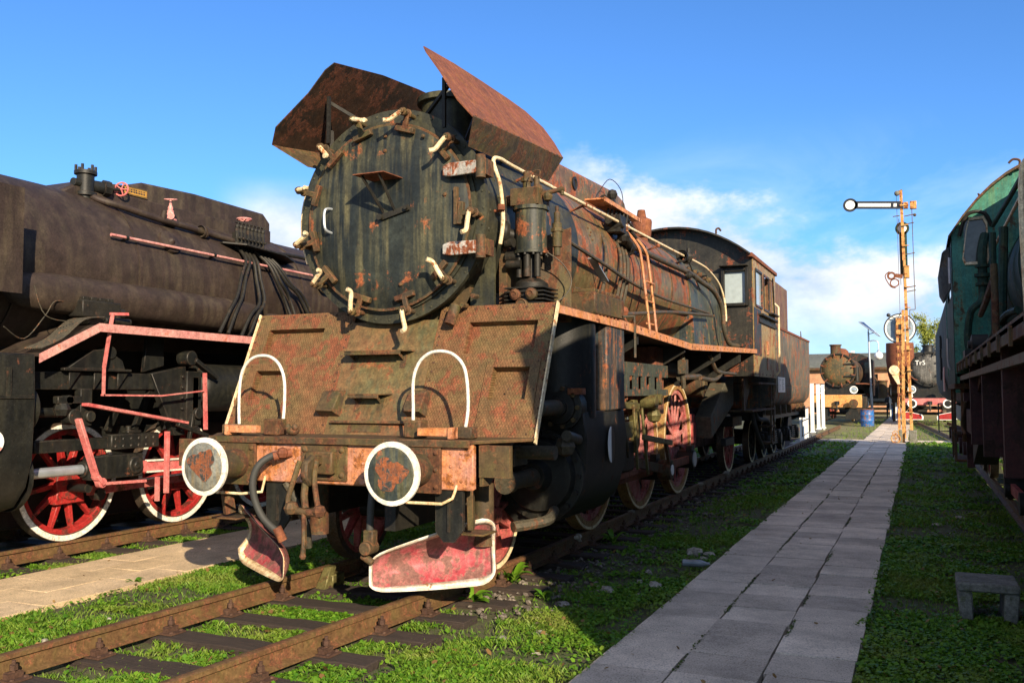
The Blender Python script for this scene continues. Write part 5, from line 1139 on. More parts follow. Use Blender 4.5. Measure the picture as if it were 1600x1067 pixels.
# motion
MB().box(-3.93,-3.85,.62,2.77,1.69,1.88).build('motion_beam','black',B,bevel=.008)
mb=MB().prism([(-3.80,1.10,1.90),(-3.80,1.9,1.90),(-3.80,1.85,2.02),(-3.80,1.62,2.14),(-3.80,1.45,2.12)],(-.14,0,0)).cyl((-3.78,1.68,2.10),(-3.95,1.68,2.10),.07).box(-3.82,-3.76,1.05,1.95,1.89,1.92)
for k in range(3): mb.prism([(-3.80,1.15+k*.32,1.69),(-3.80,1.3+k*.32,1.88),(-3.80,1.15+k*.32,1.88)],(-.02,0,0))
mb.build('beam_bracket','black',B,bevel=.006)
mb=MB().box(-3.9,-3.8,1.30,1.45,1.30,1.70).cyl((-3.75,1.2,1.40),(-3.9,1.2,1.40),.085).cyl((-3.75,1.40,1.40),(-3.9,1.40,1.40),.06).cyl((-3.9,.78,1.45),(-3.9,1.2,1.45),.05).sph((-3.82,1.08,1.48),.09,8).box(-3.86,-3.78,1.0,1.3,1.54,1.62).cyl((-3.78,1.15,1.58),(-3.9,1.15,1.58),.05)
mb.build('valve_spindle_guide','black',B,bevel=.006)
MB().bar((-3.74,1.30,1.53),(-3.74,2.78,1.29),.035,.10,(1,0,0)).build('radius_rod','pinkred',B,bevel=.004)
MB().bar((-3.72,1.20,1.38),(-3.72,1.46,.72),.04,.085,(1,0,0)).cyl((-3.69,1.52,.68),(-3.76,1.52,.68),.055).bar((-3.72,1.44,.76),(-3.72,1.52,.66),.04,.11,(1,0,0)).build('combination_lever','pinkred',B,bevel=.004)
MB().bar((-3.70,1.54,.67),(-3.70,2.12,.65),.03,.045,(1,0,0)).build('union_link','pinkred',B)
MB().cyl((-3.95,.7,.82),(-3.95,1.62,.82),.055).build('piston_rod','galv',B)
mb=MB().box(-3.95,-3.80,1.72,2.42,1.02,1.19).box(-3.98,-3.86,.8,1.75,1.03,1.16).box(-3.97,-3.82,1.48,2.2,.70,.96).cyl((-3.79,2.08,.83),(-3.9,2.08,.83),.10).cyl((-3.77,2.08,.83),(-3.8,2.08,.83),.05,n=6).cyl((-3.95,1.45,.82),(-3.95,1.65,.82),.09).box(-3.9,-3.8,1.95,2.15,1.19,1.23).cyl((-3.85,2.0,1.2),(-3.85,2.0,1.28),.03)
for k in range(6): mb.cyl((-3.79,1.78+.11*k,1.14),(-3.81,1.78+.11*k,1.14),.02,n=6).cyl((-3.79,1.78+.11*k,1.06),(-3.81,1.78+.11*k,1.06),.02,n=6)
mb.build('crosshead','black',B,bevel=.012)
mr=MB().bar((-3.86,2.25,.80),(-3.86,4.9,.74),.05,.13).build('main_rod','pinkred',B)
MB().bar((-3.84,2.27,.865),(-3.84,4.9,.805),.055,.02).bar((-3.84,2.27,.735),(-3.84,4.9,.68),.055,.02).build('rod_edge','white',mr)
MB().bar((-3.70,2.44,1.20),(-3.70,2.44,.48),.03,.06,(1,0,0)).bar((-3.70,2.30,.68),(-3.70,2.30,.40),.03,.05,(1,0,0)).build('swing_link','pinkred',B)
cr=MB().bar((-4.18,1.75,.55),(-4.18,4.95,.62),.05,.10).build('coupling_rod','redfaded',B); MB().bar((-4.15,1.9,.605),(-4.15,4.9,.665),.055,.02).build('rod_edge','white',cr)
MB().cyl((-4.12,1.88,.50),(-4.24,1.88,.50),.07,n=8).cyl((-4.0,1.6,.60),(-4.3,1.6,.60),.05).build('rod_pin','black',B)
mb=MB().prism([(-3.82,2.30,1.88),(-3.82,2.85,1.98),(-3.82,2.85,1.14),(-3.82,2.68,1.14)],(-.10,0,0)).box(-3.84,-3.80,2.85,3.1,1.25,1.92)
for k in range(6): mb.cyl((-3.79,2.78,1.2+k*.13),(-3.83,2.78,1.2+k*.13),.02,n=6)
mb.cyl((-3.72,2.85,2.08),(-3.9,2.85,2.08),.09).bar((-3.74,2.9,2.06),(-3.74,3.28,1.84),.05,.09,(1,0,0)).prism([(-3.95,2.35,2.32),(-3.95,2.62,2.32),(-3.95,2.62,1.98),(-3.95,2.3,1.9)],(-.05,0,0)).box(-3.85,-3.8,2.95,3.05,1.35,1.85).cyl((-3.75,3.02,1.4),(-3.88,3.02,1.4),.07).cyl((-3.72,2.95,1.0),(-3.9,2.95,1.0),.07).bar((-3.7,2.6,1.28),(-3.7,3.1,1.12),.05,.06,(1,0,0)).bar((-3.7,2.85,1.4),(-3.72,2.8,1.0),.04,.05,(1,0,0))
mb.build('link_bracket','black',B,bevel=.006)
MB().lathe((-4.1,3.15,1.72),(0,1,0),[(0,0),(.03,.18),(.08,.27),(.16,.31),(1.2,.31),(1.28,.27),(1.3,0)],36).build('air_reservoir','black',B)
MB().lathe((-4.2,4.7,1.95),(0,1,0),[(0,0),(.05,.2),(.12,.26),(1.2,.26),(1.28,0)],30).build('air_reservoir','blackdull',B)
for y in (2.1,2.5,2.9): MB().bar((-4.3,y,1.2),(-4.4,y+.35,1.7),.05,.08).build('hanger','black',B)
MB().box(-4.75,-4.6,-1.5,9,.6,1.25).build('main_frame','black',B)
MB().box(-5.6,-4.64,-1.5,9,.9,2.25).build('filler_frame','black',B); MB().box(-5.55,-4.78,-1.5,9,.16,.9).build('underside_filler','black',B)  # black filler blocks added to darken the see-through gaps below the boiler
for k,y in enumerate((1.62,3.27,4.92,6.57,8.2)):
    wheel(B,-4.33,y,.66,12,1,red='red',tyre='white',weight=0)
    MB().cyl((-4.34,y,.66),(-4.28,y,.66),.20,n=20).prism([(-4.30,y-.16,.60),(-4.30,y+.16,.60),(-4.30,y+.2,.42),(-4.30,y-.2,.42)],(-.1,0,0)).build('crank_boss','red',B,bevel=.01)
    wheel(B,-5.91,y,.66,12,-1,red='red',tyre='white')
MB().lathe(cb_(-2.6,3.08),(0,-1,0),[(0,1.03),(.05,.95),(.12,.5),(.15,0)],40).build('smokebox_door','black',B)
MB().box(bx0-1.4,bx0+1.4,-3.3,-3.2,.9,1.3).build('buffer_beam','red',B)
MB().box(bx0-1.5,bx0+1.5,-3.2,-.7,1.3,1.34).build('front_platform','black',B)
MB().box(bx0-1.5,bx0+1.5,9.35,11.8,1.7,4.1).box(bx0-1.2,bx0+1.2,9.3,11.85,4.1,4.35).build('cab','black',B,bevel=.1)
TB = root('tender',(bx0,15.5,0),'black tender behind the brown black locomotive on the left','tender')
MB().box(bx0-1.5,bx0+1.5,12.1,18.5,1.3,3.2).build('tank_body','black',TB,bevel=.06)
MB().box(bx0-1.2,bx0+1.2,12.2,18.4,.6,1.3).build('frame','black',TB)
for y in (13,14.6,16.2,17.6):
    for s in (1,-1): wheel(TB,bx0+s*.79,y,.5,8,s,red='blackdull',tyre='white')
# ================================================================== GREEN LOCOMOTIVE ON THE RIGHT TRACK
G = root('steam_locomotive',(6.41,5,0),'turquoise green steam locomotive cut by the right edge of the photo','steam locomotive')
gx=6.41
def cg(y,z=3.05): return (gx,y,z)
gb=MB().lathe(cg(-.6),(0,1,0),[(0,.8),(0,.94),(6.2,.94),(9.6,.94),(9.6,.7)],64).build('boiler_barrel','greendark',G)
gs=MB().lathe(cg(-2.3),(0,1,0),[(0,0),(0,.98),(1.75,.98),(1.75,.8)],64).build('smokebox','blackdull',G)
MB().lathe(cg(-2.3),(0,-1,0),[(0,.85),(.06,.8),(.12,.4),(.14,0)],40).build('smokebox_door','blackdull',gs)
MB().lathe((gx,-1.4,3.9),(0,0,1),[(0,.40),(.1,.3),(.55,.27),(.57,.33),(.64,.33),(.64,.2)],28).build('chimney','blackdull',G)
for y in (.8,2.4,4.,5.6,7.2): MB().ring(cg(y),(0,1,0),.93,.955,.05,64).build('cladding_band','greendark',gb)
MB().box(gx-.52,gx+.52,4.9,8.85,3.8,4.66).build('dome_casing','greendark',G,bevel=.12)  # out of view; raised and widened to cast shade on the cab front
for s in (-1,1): MB().box(*sorted((gx+s*1.28,gx+s*1.29)),-2.7,-.9,3.0,4.30).build('smoke_deflector','greendark',G)
MB().box(gx-1.4,gx+1.4,-3.15,-3.05,.9,1.3).build('buffer_beam','redfaded',G)
MB().box(gx-1.5,gx+1.5,-3.05,-2.0,1.3,1.34).prism([(gx-1.5,-2.3,1.34),(gx+1.5,-2.3,1.34),(gx+1.5,-1.9,2.03),(gx-1.5,-1.9,2.03)],(0,.03,0)).build('front_platform','greendark',G)
for s in (-1,1):
    MB().box(*sorted((gx+s*.7,gx+s*1.48)),-1.9,9.0,2.0,2.03).build('footplate','rustdark',G)
    v=MB().box(*sorted((gx+s*1.465,gx+s*1.48)),-1.9,9.0,1.93,2.05)
    for k in range(12): v.box(*sorted((gx+s*1.48,gx+s*1.50)),-1.5+k*.9,-1.45+k*.9,1.90,2.02)
    v.build('valance','rustdark',G)
MB().box(gx-1.44,gx-1.40,-1.0,9.0,1.80,1.86).build('pipe_run','pipe',G)
# boiler side fittings near the cab
MB().tube([(5.35,8.9,3.9),(5.30,8.8,3.6),(5.30,8.8,3.0)],.06).lathe((5.30,8.8,3.15),(0,0,1),[(0,.10),(.04,.10),(.04,.07),(.12,.07),(.12,.11),(.17,.11),(.17,.06),(.26,.06),(.26,.10),(.3,.10),(.3,0)],16).tube([(5.3,8.8,3.05),(5.25,8.7,2.9),(5.12,8.7,2.75),(5.08,8.7,2.3),(5.2,8.6,2.1)],.05).build('injector_pipe','greendark',G)
MB().tube([(5.35,7.5,3.7),(5.33,7.5,2.3)],.04).tube([(5.40,6.5,3.6),(5.33,6.5,2.1)],.05).tube([(5.2,8.7,2.2),(5.25,7.5,2.25),(5.35,6.2,2.5),(5.4,5.2,2.5)],.04).tube([(5.45,8.8,4.0),(5.5,5,3.95),(5.52,1,3.9)],.03).build('feed_pipe','greendark',G)
MB().lathe((5.10,8.2,2.28),(-1,0,0),[(-.2,.14),(0,.14),(.02,.06),(.05,.05),(.05,0)],20).box(5.0,5.4,7.9,8.5,2.06,2.2).build('generator','blackdull',G)
MB().tube([(5.05,.62,2.05),(5.04,.62,2.9),(5.10,.62,3.10),(5.25,.62,3.28),(5.48,.62,3.40)],.025,8).build('grab_handrail','cream',G)
MB().tube([(5.05,3.2,2.62),(5.12,6.4,2.55)],.035).cyl((5.05,3.2,2.05),(5.05,3.2,2.75),.03).build('brown_rail','rustdark',G)
MB().tube([(5.42,-.4,3.62),(5.42,8.8,3.62)],.02,curve=False).build('boiler_handrail','cream',G)
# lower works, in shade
MB().box(gx-.6,gx+.6,-2.9,12.5,.55,1.35).build('main_frame','reddark',G); MB().box(gx-.75,gx+.75,-1.9,11.9,1.35,2.3).build('filler_frame','blackdull',G); MB().box(gx-1.2,gx+1.2,8.9,11.9,.9,1.9).build('firebox','blackdull',G)  # block under the boiler is added filler that stops sun leaking onto the path
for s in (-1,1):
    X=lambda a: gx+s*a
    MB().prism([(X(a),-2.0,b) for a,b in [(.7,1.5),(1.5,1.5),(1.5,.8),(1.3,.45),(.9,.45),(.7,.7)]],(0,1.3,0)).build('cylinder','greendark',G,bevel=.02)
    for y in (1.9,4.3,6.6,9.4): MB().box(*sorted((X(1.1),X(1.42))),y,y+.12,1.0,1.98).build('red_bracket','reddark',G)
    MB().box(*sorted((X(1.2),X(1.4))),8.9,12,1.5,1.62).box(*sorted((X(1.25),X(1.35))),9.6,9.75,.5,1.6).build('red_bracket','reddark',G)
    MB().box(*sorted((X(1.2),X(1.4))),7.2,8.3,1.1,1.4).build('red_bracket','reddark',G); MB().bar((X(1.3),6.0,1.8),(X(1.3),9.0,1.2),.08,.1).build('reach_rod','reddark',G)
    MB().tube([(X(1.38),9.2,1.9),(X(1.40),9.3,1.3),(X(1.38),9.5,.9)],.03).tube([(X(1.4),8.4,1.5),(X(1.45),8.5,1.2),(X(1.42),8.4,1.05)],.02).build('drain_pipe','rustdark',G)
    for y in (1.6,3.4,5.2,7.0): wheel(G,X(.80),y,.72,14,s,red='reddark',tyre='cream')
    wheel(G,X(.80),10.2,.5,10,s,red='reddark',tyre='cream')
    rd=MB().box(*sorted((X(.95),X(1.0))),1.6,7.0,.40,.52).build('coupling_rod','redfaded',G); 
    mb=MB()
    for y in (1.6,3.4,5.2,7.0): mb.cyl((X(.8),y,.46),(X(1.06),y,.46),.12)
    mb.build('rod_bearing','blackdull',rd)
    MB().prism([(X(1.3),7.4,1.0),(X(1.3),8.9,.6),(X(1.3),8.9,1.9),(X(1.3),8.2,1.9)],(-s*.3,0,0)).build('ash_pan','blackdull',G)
# cab: front wall, roof, sides
def groof(x): return 4.95-1.02*(abs(x-gx)/1.50)**2.3
mb=MB()
def gstrip(x0,x1,z0,fz,y=9.0,t=.03):
    P=[(x0,y,z0)]+[(x0+(x1-x0)*i/5,y,fz(x0+(x1-x0)*i/5)) for i in range(6)]+[(x1,y,z0)]
    mb.prism(P,(0,t,0))
gstrip(4.92,5.08,1.9,groof); gstrip(5.38,gx,1.9,groof); gstrip(5.08,5.38,4.14,groof); gstrip(5.08,5.38,1.9,lambda x:3.50); gstrip(gx,7.90,1.9,groof)
gf=mb.build('cab_front','green',G)
P=[(5.10,9.0,3.52),(5.36,9.0,3.52),(5.38,9.0,3.60),(5.37,9.0,4.05),(5.33,9.0,4.14),(5.16,9.0,4.13),(5.12,9.0,3.98),(5.07,9.0,3.6)]
f=MB(); n=len(P); c=Vector((5.22,9,3.83)); 
Q=[c+(Vector(p)-c)*1.13 for p in P]
f.add([(p[0],8.965,p[2]) for p in P]+[(q.x,8.965,q.z) for q in Q]+[(p[0],9.02,p[2]) for p in P]+[(q.x,9.0,q.z) for q in Q],[(i,(i+1)%n,(i+1)%n+n,i+n) for i in range(n)]+[(i,i+2*n,(i+1)%n+2*n,(i+1)%n) for i in range(n)]+[(i+n,(i+1)%n+n,(i+1)%n+3*n,i+3*n) for i in range(n)])
wf_=f.build('window_frame','cream',gf)
MB().box(5.05,5.40,9.012,9.018,3.48,4.15).build('pane','glassdark',wf_)
MB().tube([(5.02,8.93,3.9),(5.10,8.88,4.16),(5.22,8.86,4.23),(5.36,8.88,4.19),(5.44,8.93,4.02)],.03,6).build('window_hood','blackdull',gf)
mb=MB()
for s in (-1,1):
    xx=sorted((gx+s*1.47,gx+s*1.50)); mb.box(*xx,9.03,9.7,1.75,3.95).box(*xx,9.7,12,1.75,3.1).box(*xx,11.2,12,3.1,3.95).box(*xx,9.7,11.2,3.85,3.95)
gsd=mb.build('cab_side','greendark',G)
MB().prism([(4.91,9.5,3.85),(4.80,9.6,3.78),(4.76,9.9,3.55),(4.78,10.1,3.25),(4.84,9.9,3.1),(4.91,9.5,3.2)],(0,1.2,0)).build('window_hood','tenderg',gsd,bevel=.02)
MB().tube([(4.88,8.98,3.22),(4.88,8.96,3.60)],.02,curve=False).tube([(4.90,10.6,2.0),(4.87,10.6,2.1),(4.87,10.6,2.5)],.02).build('grab_handrail','galv',gsd)
V=[];F=[];xr=[4.87+3.08*k/16 for k in range(17)]
for y in (8.85,12.3):
    V+=[(x,y,groof(x)+.0) for x in xr]+[(x,y,groof(x)+.04) for x in xr]
n=17
for i in range(16): F+=[(i,i+1,2*n+i+1,2*n+i),(n+i,3*n+i,3*n+i+1,n+i+1),(i,n+i,n+i+1,i+1),(2*n+i,2*n+i+1,3*n+i+1,3*n+i)]
F+=[(0,2*n,3*n,n),(n-1,2*n-1,4*n-1,3*n-1)]
rf=MB().add(V,F).build('cab_roof','rustdark',G)
MB().tube([(5.80,8.9,4.80),(5.82,8.9,4.92),(5.74,8.9,4.95),(5.68,8.9,4.90)],.018,6).tube([(5.3,8.9,4.45),(5.28,8.9,4.50)],.015,6).build('roof_hook','fast',rf)
MB().box(4.93,7.9,9.03,12,1.9,2.0).box(5.4,7.5,9.2,9.7,2.0,3.9).build('backhead','interior',G)
MB().box(4.9,5.4,9.1,12.2,1.68,1.76).box(4.95,5.3,10.8,12.0,.95,.99).box(4.95,5.3,10.8,12.0,.5,.54).box(4.93,4.97,10.8,10.86,.5,1.7).box(4.93,4.97,11.9,11.96,.5,1.7).build('cab_step','rustdark',G,bevel=.006)
TG=root('tender',(gx,19,0),'round bottomed dark green tender with small pale plate, behind the green locomotive','tender')
pf=[(-1.49,3.32),(1.49,3.32),(1.49,1.95),(1.42,1.62),(1.22,1.40),(.95,1.32),(-.95,1.32),(-1.22,1.40),(-1.42,1.62),(-1.49,1.95)]
tk=MB().prism([(gx+a,12.7,b) for a,b in pf],(0,12.2,0)).build('tank_body','tenderg',TG,bevel=.01,ang=45)
MB().prism([(gx+a*1.003,12.66,1.32+(b-1.32)*1.003) for a,b in pf],(0,.04,0)).build('front_plate','green',TG)
MB().box(4.905,4.918,15.0,15.9,1.65,2.15).build('notice_plate','pink',tk)
mb=MB().box(4.88,4.918,16.8,17.0,2.6,2.85).box(4.88,4.918,16.8,17.0,2.1,2.4).cyl((4.89,16.9,1.9),(4.89,16.9,2.9),.02); mb.build('handle','black',tk)
MB().box(5.3,7.5,12.7,24.9,.95,1.31).build('frame','blackdull',TG)
MB().tube([(4.95,24.9,1.3),(4.95,24.9,.45),(5.3,24.9,.45)],.02,curve=False).tube([(4.95,24.5,.45),(4.95,24.9,.45)],.02,curve=False).build('end_step','black',TG)
for by in (14.9,21.8):
    for s in (1,-1):
        X=lambda a: gx+s*a
        bo=MB().box(*sorted((X(.98),X(1.12))),by-1.3,by+1.3,.48,.70).build('bogie_frame','reddark',TG,bevel=.02)
        for dy in (-.95,.95):
            MB().cyl((X(.95),by+dy,.5),(X(1.24),by+dy,.5),.17,n=20).build('axlebox','reddark',bo)
            wheel(TG,X(.80),by+dy,.50,8,s,red='redfaded',tyre='cream')
# ================================================================== FAR LOCOMOTIVES
def far_loco(cx,fy,lab,doorm,beamm,bodym,ch,lamps,orange,txt=None,bh=(.93,1.3),zc=2.9,R0=.96,side=1):
    Q=root('steam_locomotive',(cx,fy+5,0),lab,'steam locomotive')
    MB().lathe((cx,fy+1.4,zc),(0,1,0),[(0,.8),(0,R0+.03),(.05,R0+.03),(.05,R0-.03),(8.5,R0-.03),(8.5,0)],40).build('boiler_barrel',bodym,Q)
    d=MB().lathe((cx,fy+1.42,zc),(0,-1,0),[(0,0),(0,R0-.1),(.05,R0-.12),(.13,R0*.5),(.15,0)],40,).build('smokebox_door',doorm,Q,ang=60)
    MB().ring((cx,fy+1.36,zc),(0,-1,0),R0-.07,R0,.06,40).build('door_ring','black',d)
    mb=MB()
    for k in range(12): a=2*PI*(k+.4)/12; mb.bar((cx+R0*1.02*math.cos(a),fy+1.28,zc+R0*1.02*math.sin(a)),(cx+(R0-.2)*math.cos(a),fy+1.24,zc+(R0-.2)*math.sin(a)),.05,.06)
    mb.build('door_clamp',orange,d)
    mb=MB().bar((cx+.35,fy+1.22,zc+.35),(cx+R0,fy+1.25,zc+.38),.05,.07).bar((cx+.35,fy+1.22,zc-.35),(cx+R0,fy+1.25,zc-.33),.05,.07); mb.build('hinge_strap','black',d)
    MB().lathe((cx-(.15 if ch>0 else 0),fy+2.0,zc+R0-.1),(0,0,1),[(0,.36),(.12,.29),(abs(ch)-.06,.29),(abs(ch)-.05,.34),(abs(ch)+.02,.34),(abs(ch)+.02,.2)],24).build('chimney','rustdark' if bodym!='black' else 'black',Q)
    MB().lathe((cx+.05,fy+3.6,zc+R0-.1),(0,0,1),[(0,.42),(.3,.40),(.45,.25),(.5,0)],20).build('dome','rust' if bodym!='black' else 'black',Q)
    MB().box(cx-1.30,cx+1.30,fy+.42,fy+.5,*bh).build('buffer_beam',beamm,Q,bevel=.02)
    MB().box(cx-1.4,cx+1.4,fy+.5,fy+2.0,bh[1],bh[1]+.05).box(cx-.8,cx+.8,fy+1.5,fy+4,bh[1]+.05,2.1).build('front_platform','black',Q)
    for s in (-1,1):
        x=cx+s*.88
        b=MB().cyl((x,fy+.42,1.02),(x,fy+.1,1.02),.13).lathe((x,fy+.1,1.02),(0,-1,0),[(0,.12),(.03,.24),(.06,.24),(.07,0)],26).build('buffer','flat_white' if lamps=='white' else 'rustdark',Q)
        MB().lathe((x,fy+.028,1.02),(0,-1,0),[(0,0),(0,.17),(.01,.16),(.012,0)],26).build('buffer_face','black' if lamps=='white' else 'rustdark',b)
        lm=MB().lathe((x,fy+.75,1.78),(0,-1,0),[(0,.05),(.02,.17),(.22,.21),(.24,.215),(.24,.17),(.2,.16)],24).box(x-.03,x+.03,fy+.6,fy+.68,bh[1]+.02,1.62).build('headlamp','flat_white',Q)
        MB().lathe((x,fy+.56,1.78),(0,-1,0),[(0,0),(0,.165),(.03,.10),(.045,0)],20).build('lens','glasslens',lm)
        MB().prism([(cx+s*a,fy+1.2,b) for a,b in [(.6,1.4),(1.5,1.4),(1.52,.9),(1.35,.5),(1.0,.42),(.6,.6)]],(0,1.2,0)).build('cylinder','blackdull',Q,bevel=.03)
        MB().box(*sorted((cx+s*.95,cx+s*1.5)),fy+1.2,fy+11,bh[1]+.6,bh[1]+.66).build('footplate',orange,Q)
        for y in (1.6,4,5.8,7.6): wheel(Q,cx+s*.8,fy+y,.7 if y>2 else .45,10,s,red='redfaded',tyre='cream')
        P=[(cx+s*a,fy+.62,b) for a,b in [(.35,.12),(1.25,.12),(1.38,.22),(1.36,.50),(1.2,.58),(.42,.42),(.33,.3)]]
        if lamps=='white':
            pb=MB().prism(P,(0,.03,0)).build('plough_blade','flat_white',Q); c=Vector((cx+s*.85,fy+.62,.33))
            MB().prism([c+(Vector(p)-c)*.86+Vector((0,-.006,0)) for p in P],(0,.004,0)).build('red_face','red',pb)
        else: MB().prism([(cx+s*.35,fy+.62,.15),(cx+s*1.25,fy+.62,.12),(cx+s*1.0,fy+.62,.75),(cx+s*.5,fy+.62,.7)],(0,.03,0)).build('guard_plate','black',Q)
    MB().box(cx-.12,cx+.12,fy+.2,fy+.42,.95,1.15).tube([(cx,fy+.2,1.1),(cx,fy+.1,.9),(cx,fy+.1,.6)],.04).build('coupling_hook','black',Q)
    rz=lambda x: 4.25-.5*(abs(x)/1.5)**2.2
    mb=MB().prism([(cx-1.5,fy+9.9,1.4)]+[(cx-1.5+3*k/10,fy+9.9,rz(-1.5+3*k/10)) for k in range(11)]+[(cx+1.5,fy+9.9,1.4)],(0,2.5,0)); cb=mb.build('cab','cabfront' if bodym!='black' else 'black',Q)
    MB().box(cx+1.0,cx+1.35,fy+9.87,fy+9.9,2.9,3.6).box(cx-1.35,cx-1.0,fy+9.87,fy+9.9,2.9,3.6).build('window','glassdark',cb)
    if txt: text_mesh(txt,.36,'flat_white',d,Matrix.Translation((cx-.42,fy+1.245,zc+.36)) @ Matrix.Rotation(PI/2,4,'X'))
    MB().cyl((cx+.95,fy+2.2,2.1),(cx+.95,fy+2.2,3.1),.14).box(cx+.8,cx+1.1,fy+2,fy+2.4,2.0,2.3).build('air_pump','black',Q)
    return Q
M['farbeam']=weather('far_orange_beam',(.60,.26,.07),(.62,.32,.12),(.35,.12,.04),(.2,.07,.03),.25,.4,(.6,.4,.15),2,.6,.3)
M['fardoor']=weather('far_rusty_door',(.10,.075,.03),(.055,.05,.028),(.17,.065,.02),(.11,.05,.02),.34,.4,(.15,.12,.05),1.6,.6,.3)
M['fardoor2']=weather('far_grey_streaked_door',(.12,.115,.105),(.045,.045,.042),(.10,.05,.03),(.05,.035,.025),.15,.95,(.22,.21,.19),1.6,.5,.3)
far_loco(.22,48,'far rusty locomotive with orange buffer beam, left of the solar lamp post','fardoor','farbeam','rustdark',.62,'dull','rust',None,(.80,1.50))
far_loco(4.95,48.5,'far black locomotive with pink buffer beam and white ringed buffer behind the semaphore mast','fardoor2','pinkred','black',-.5,'white','black','Tr5')
# ================================================================== SEMAPHORE SIGNAL
S = root('semaphore_signal',(4.03,29.9,GZ),'tall rusty orange semaphore mast with black and white arm held out to the left','signal')
sx,sy=4.03,29.9
mb=MB()
for dx in (-.16,.13):
    top=4.6 if dx<0 else 8.95
    mb.bar((sx+dx,sy,-.2),(sx+(dx*.35 if dx<0 else -.02),sy,top),.10,.10,(0,1,0))
ms=mb.build('mast','mast',S)
mb=MB(); z=.1; s=1
while z<4.4:
    x0=sx-.16+.10*z/4.6; x1=sx+.13-.075*z/8.9; mb.bar((x0 if s>0 else x1,sy-.03,z),(x1 if s>0 else x0,sy-.03,z+.35),.035,.012); z+=.35; s=-s
mb.build('lattice','mast',ms)
mb=MB()
for k in range(10): mb.box(sx+.02,sx+.20,sy-.16,sy-.1,.9+k*.75,.93+k*.75)
mb.build('climbing_step','mast',ms)
arm=MB().bar((2.42,sy-.145,8.53),(4.0,sy-.145,8.39),.03,.28).cyl((2.28,sy-.13,8.54),(2.28,sy-.16,8.54),.25,n=32).build('signal_arm','flat_black',S)
MB().bar((2.56,sy-.1635,8.518),(3.66,sy-.1635,8.42),.005,.12).bar((3.76,sy-.1635,8.412),(3.86,sy-.1635,8.403),.005,.12).cyl((2.28,sy-.161,8.54),(2.28,sy-.166,8.54),.165,n=28).build('white_stripe','flat_white',arm)
MB().box(4.08,4.24,sy-.12,sy+.1,8.28,8.50).box(4.30,4.52,sy-.1,sy+.05,8.24,8.52).cyl((3.95,sy-.2,8.38),(4.25,sy-.1,8.38),.03).build('counterweight','mast',arm,bevel=.01)
MB().sph((3.88,sy,8.86),.10,10).bar((3.9,sy,8.9),(4.06,sy,8.97),.06,.06).build('pulley','concrete',S)
ar2=MB().box(3.93,4.17,sy+.10,sy+.13,5.9,7.5).cyl((4.02,sy+.10,7.58),(4.02,sy+.13,7.58),.24,n=28).build('lower_arm','greendark',S)
MB().cyl((4.02,sy+.095,7.58),(4.02,sy+.10,7.58),.15,n=24).build('white_disc','flat_white',ar2)
sp=MB().ring((3.62,sy-.1,5.84),(0,-1,0),.08,.15,.04,24).ring((3.72,sy-.1,5.58),(0,-1,0),.12,.16,.04,24).tube([(3.56,sy-.12,6.0),(3.42,sy-.12,5.88),(3.45,sy-.12,5.7),(3.6,sy-.12,5.45),(3.75,sy-.12,5.40)],.02,6).bar((3.75,sy-.1,5.85),(4.0,sy-.1,5.80),.05,.14).build('spectacle','rust',S)
MB().box(4.05,4.22,sy-.14,sy+.1,5.75,6.15).box(4.02,4.10,sy-.1,sy,5.4,6.4).build('lamp_box','mast',S,bevel=.01)
mb=MB().cyl((4.36,sy,8.3),(4.38,sy,4.6),.014,n=6).cyl((4.20,sy,4.6),(4.38,sy,4.6),.014,n=6).cyl((4.2,sy,4.6),(4.18,sy,3.9),.014,n=6).cyl((3.86,sy,8.9),(3.88,sy,2.0),.008,n=5).cyl((3.92,sy-.15,7.9),(3.93,sy,5.5),.012,n=5)
for z in (8.0,7.7,6.6,5.4,5.25): mb.bar((4.1,sy,z),(4.42,sy,z+.05),.03,.03)
mb.bar((3.72,sy-.1,8.0),(3.95,sy-.1,8.02),.03,.03).sph((4.45,sy,8.02),.06,8).tube([(3.9,sy-.1,4.5),(3.72,sy-.1,4.1),(3.7,sy-.1,3.6)],.012)
mb.build('wire_rods','rustdark',S)
MB().box(4.06,4.32,sy-.3,sy+.2,GZ,.28).box(3.72,3.84,sy-.2,sy+.2,GZ,.28).build('base_block','concrete',S,bevel=.02)
handwheel((3.62,sy-.25,-.02),(0,1,0),.15,'mast',S,'winch_wheel'); handwheel((3.62,sy-.22,.16),(0,1,0),.10,'mast',S,'winch_wheel')
# distant signal with disc behind
D = root('disc_signal',(3.75,33.2,GZ),'disc signal on a shorter rusty lattice mast, right behind the semaphore mast','signal')
dx_,dy_=3.78,33.2
mb=MB().bar((dx_-.10,dy_,-.2),(dx_-.07,dy_,4.5),.09,.09).bar((dx_+.10,dy_,-.2),(dx_+.07,dy_,4.5),.09,.09); z=0; s=1
while z<4.3: mb.bar((dx_-s*.09,dy_-.02,z),(dx_+s*.09,dy_-.02,z+.33),.04,.015); z+=.33; s=-s
dm=mb.build('mast','mast',D)
dd=MB().lathe((dx_+.02,dy_+.12,4.15),(0,-1,0),[(0,0),(0,.60),(.03,.60),(.03,0)],44).build('disc','flat_black',D)
MB().ring((dx_+.02,dy_+.085,4.15),(0,-1,0),.49,.55,.006,44).build('white_ring','flat_white',dd)
MB().cyl((dx_+.02,dy_+.088,4.15),(dx_+.02,dy_+.082,4.15),.485,n=40).build('disc_face','discblue',dd)
MB().box(dx_-.12,dx_+.18,dy_-.14,dy_+.0,3.9,4.55).build('lamp_box','mast',D,bevel=.01)
MB().box(dx_-.02,dx_+.08,dy_-.16,dy_-.14,4.1,4.3).sph((dx_-.38,dy_-.1,4.68),.08,8).bar((dx_-.38,dy_-.1,4.66),(dx_,dy_,4.5),.03,.03).build('lamp_window','flat_black',D)
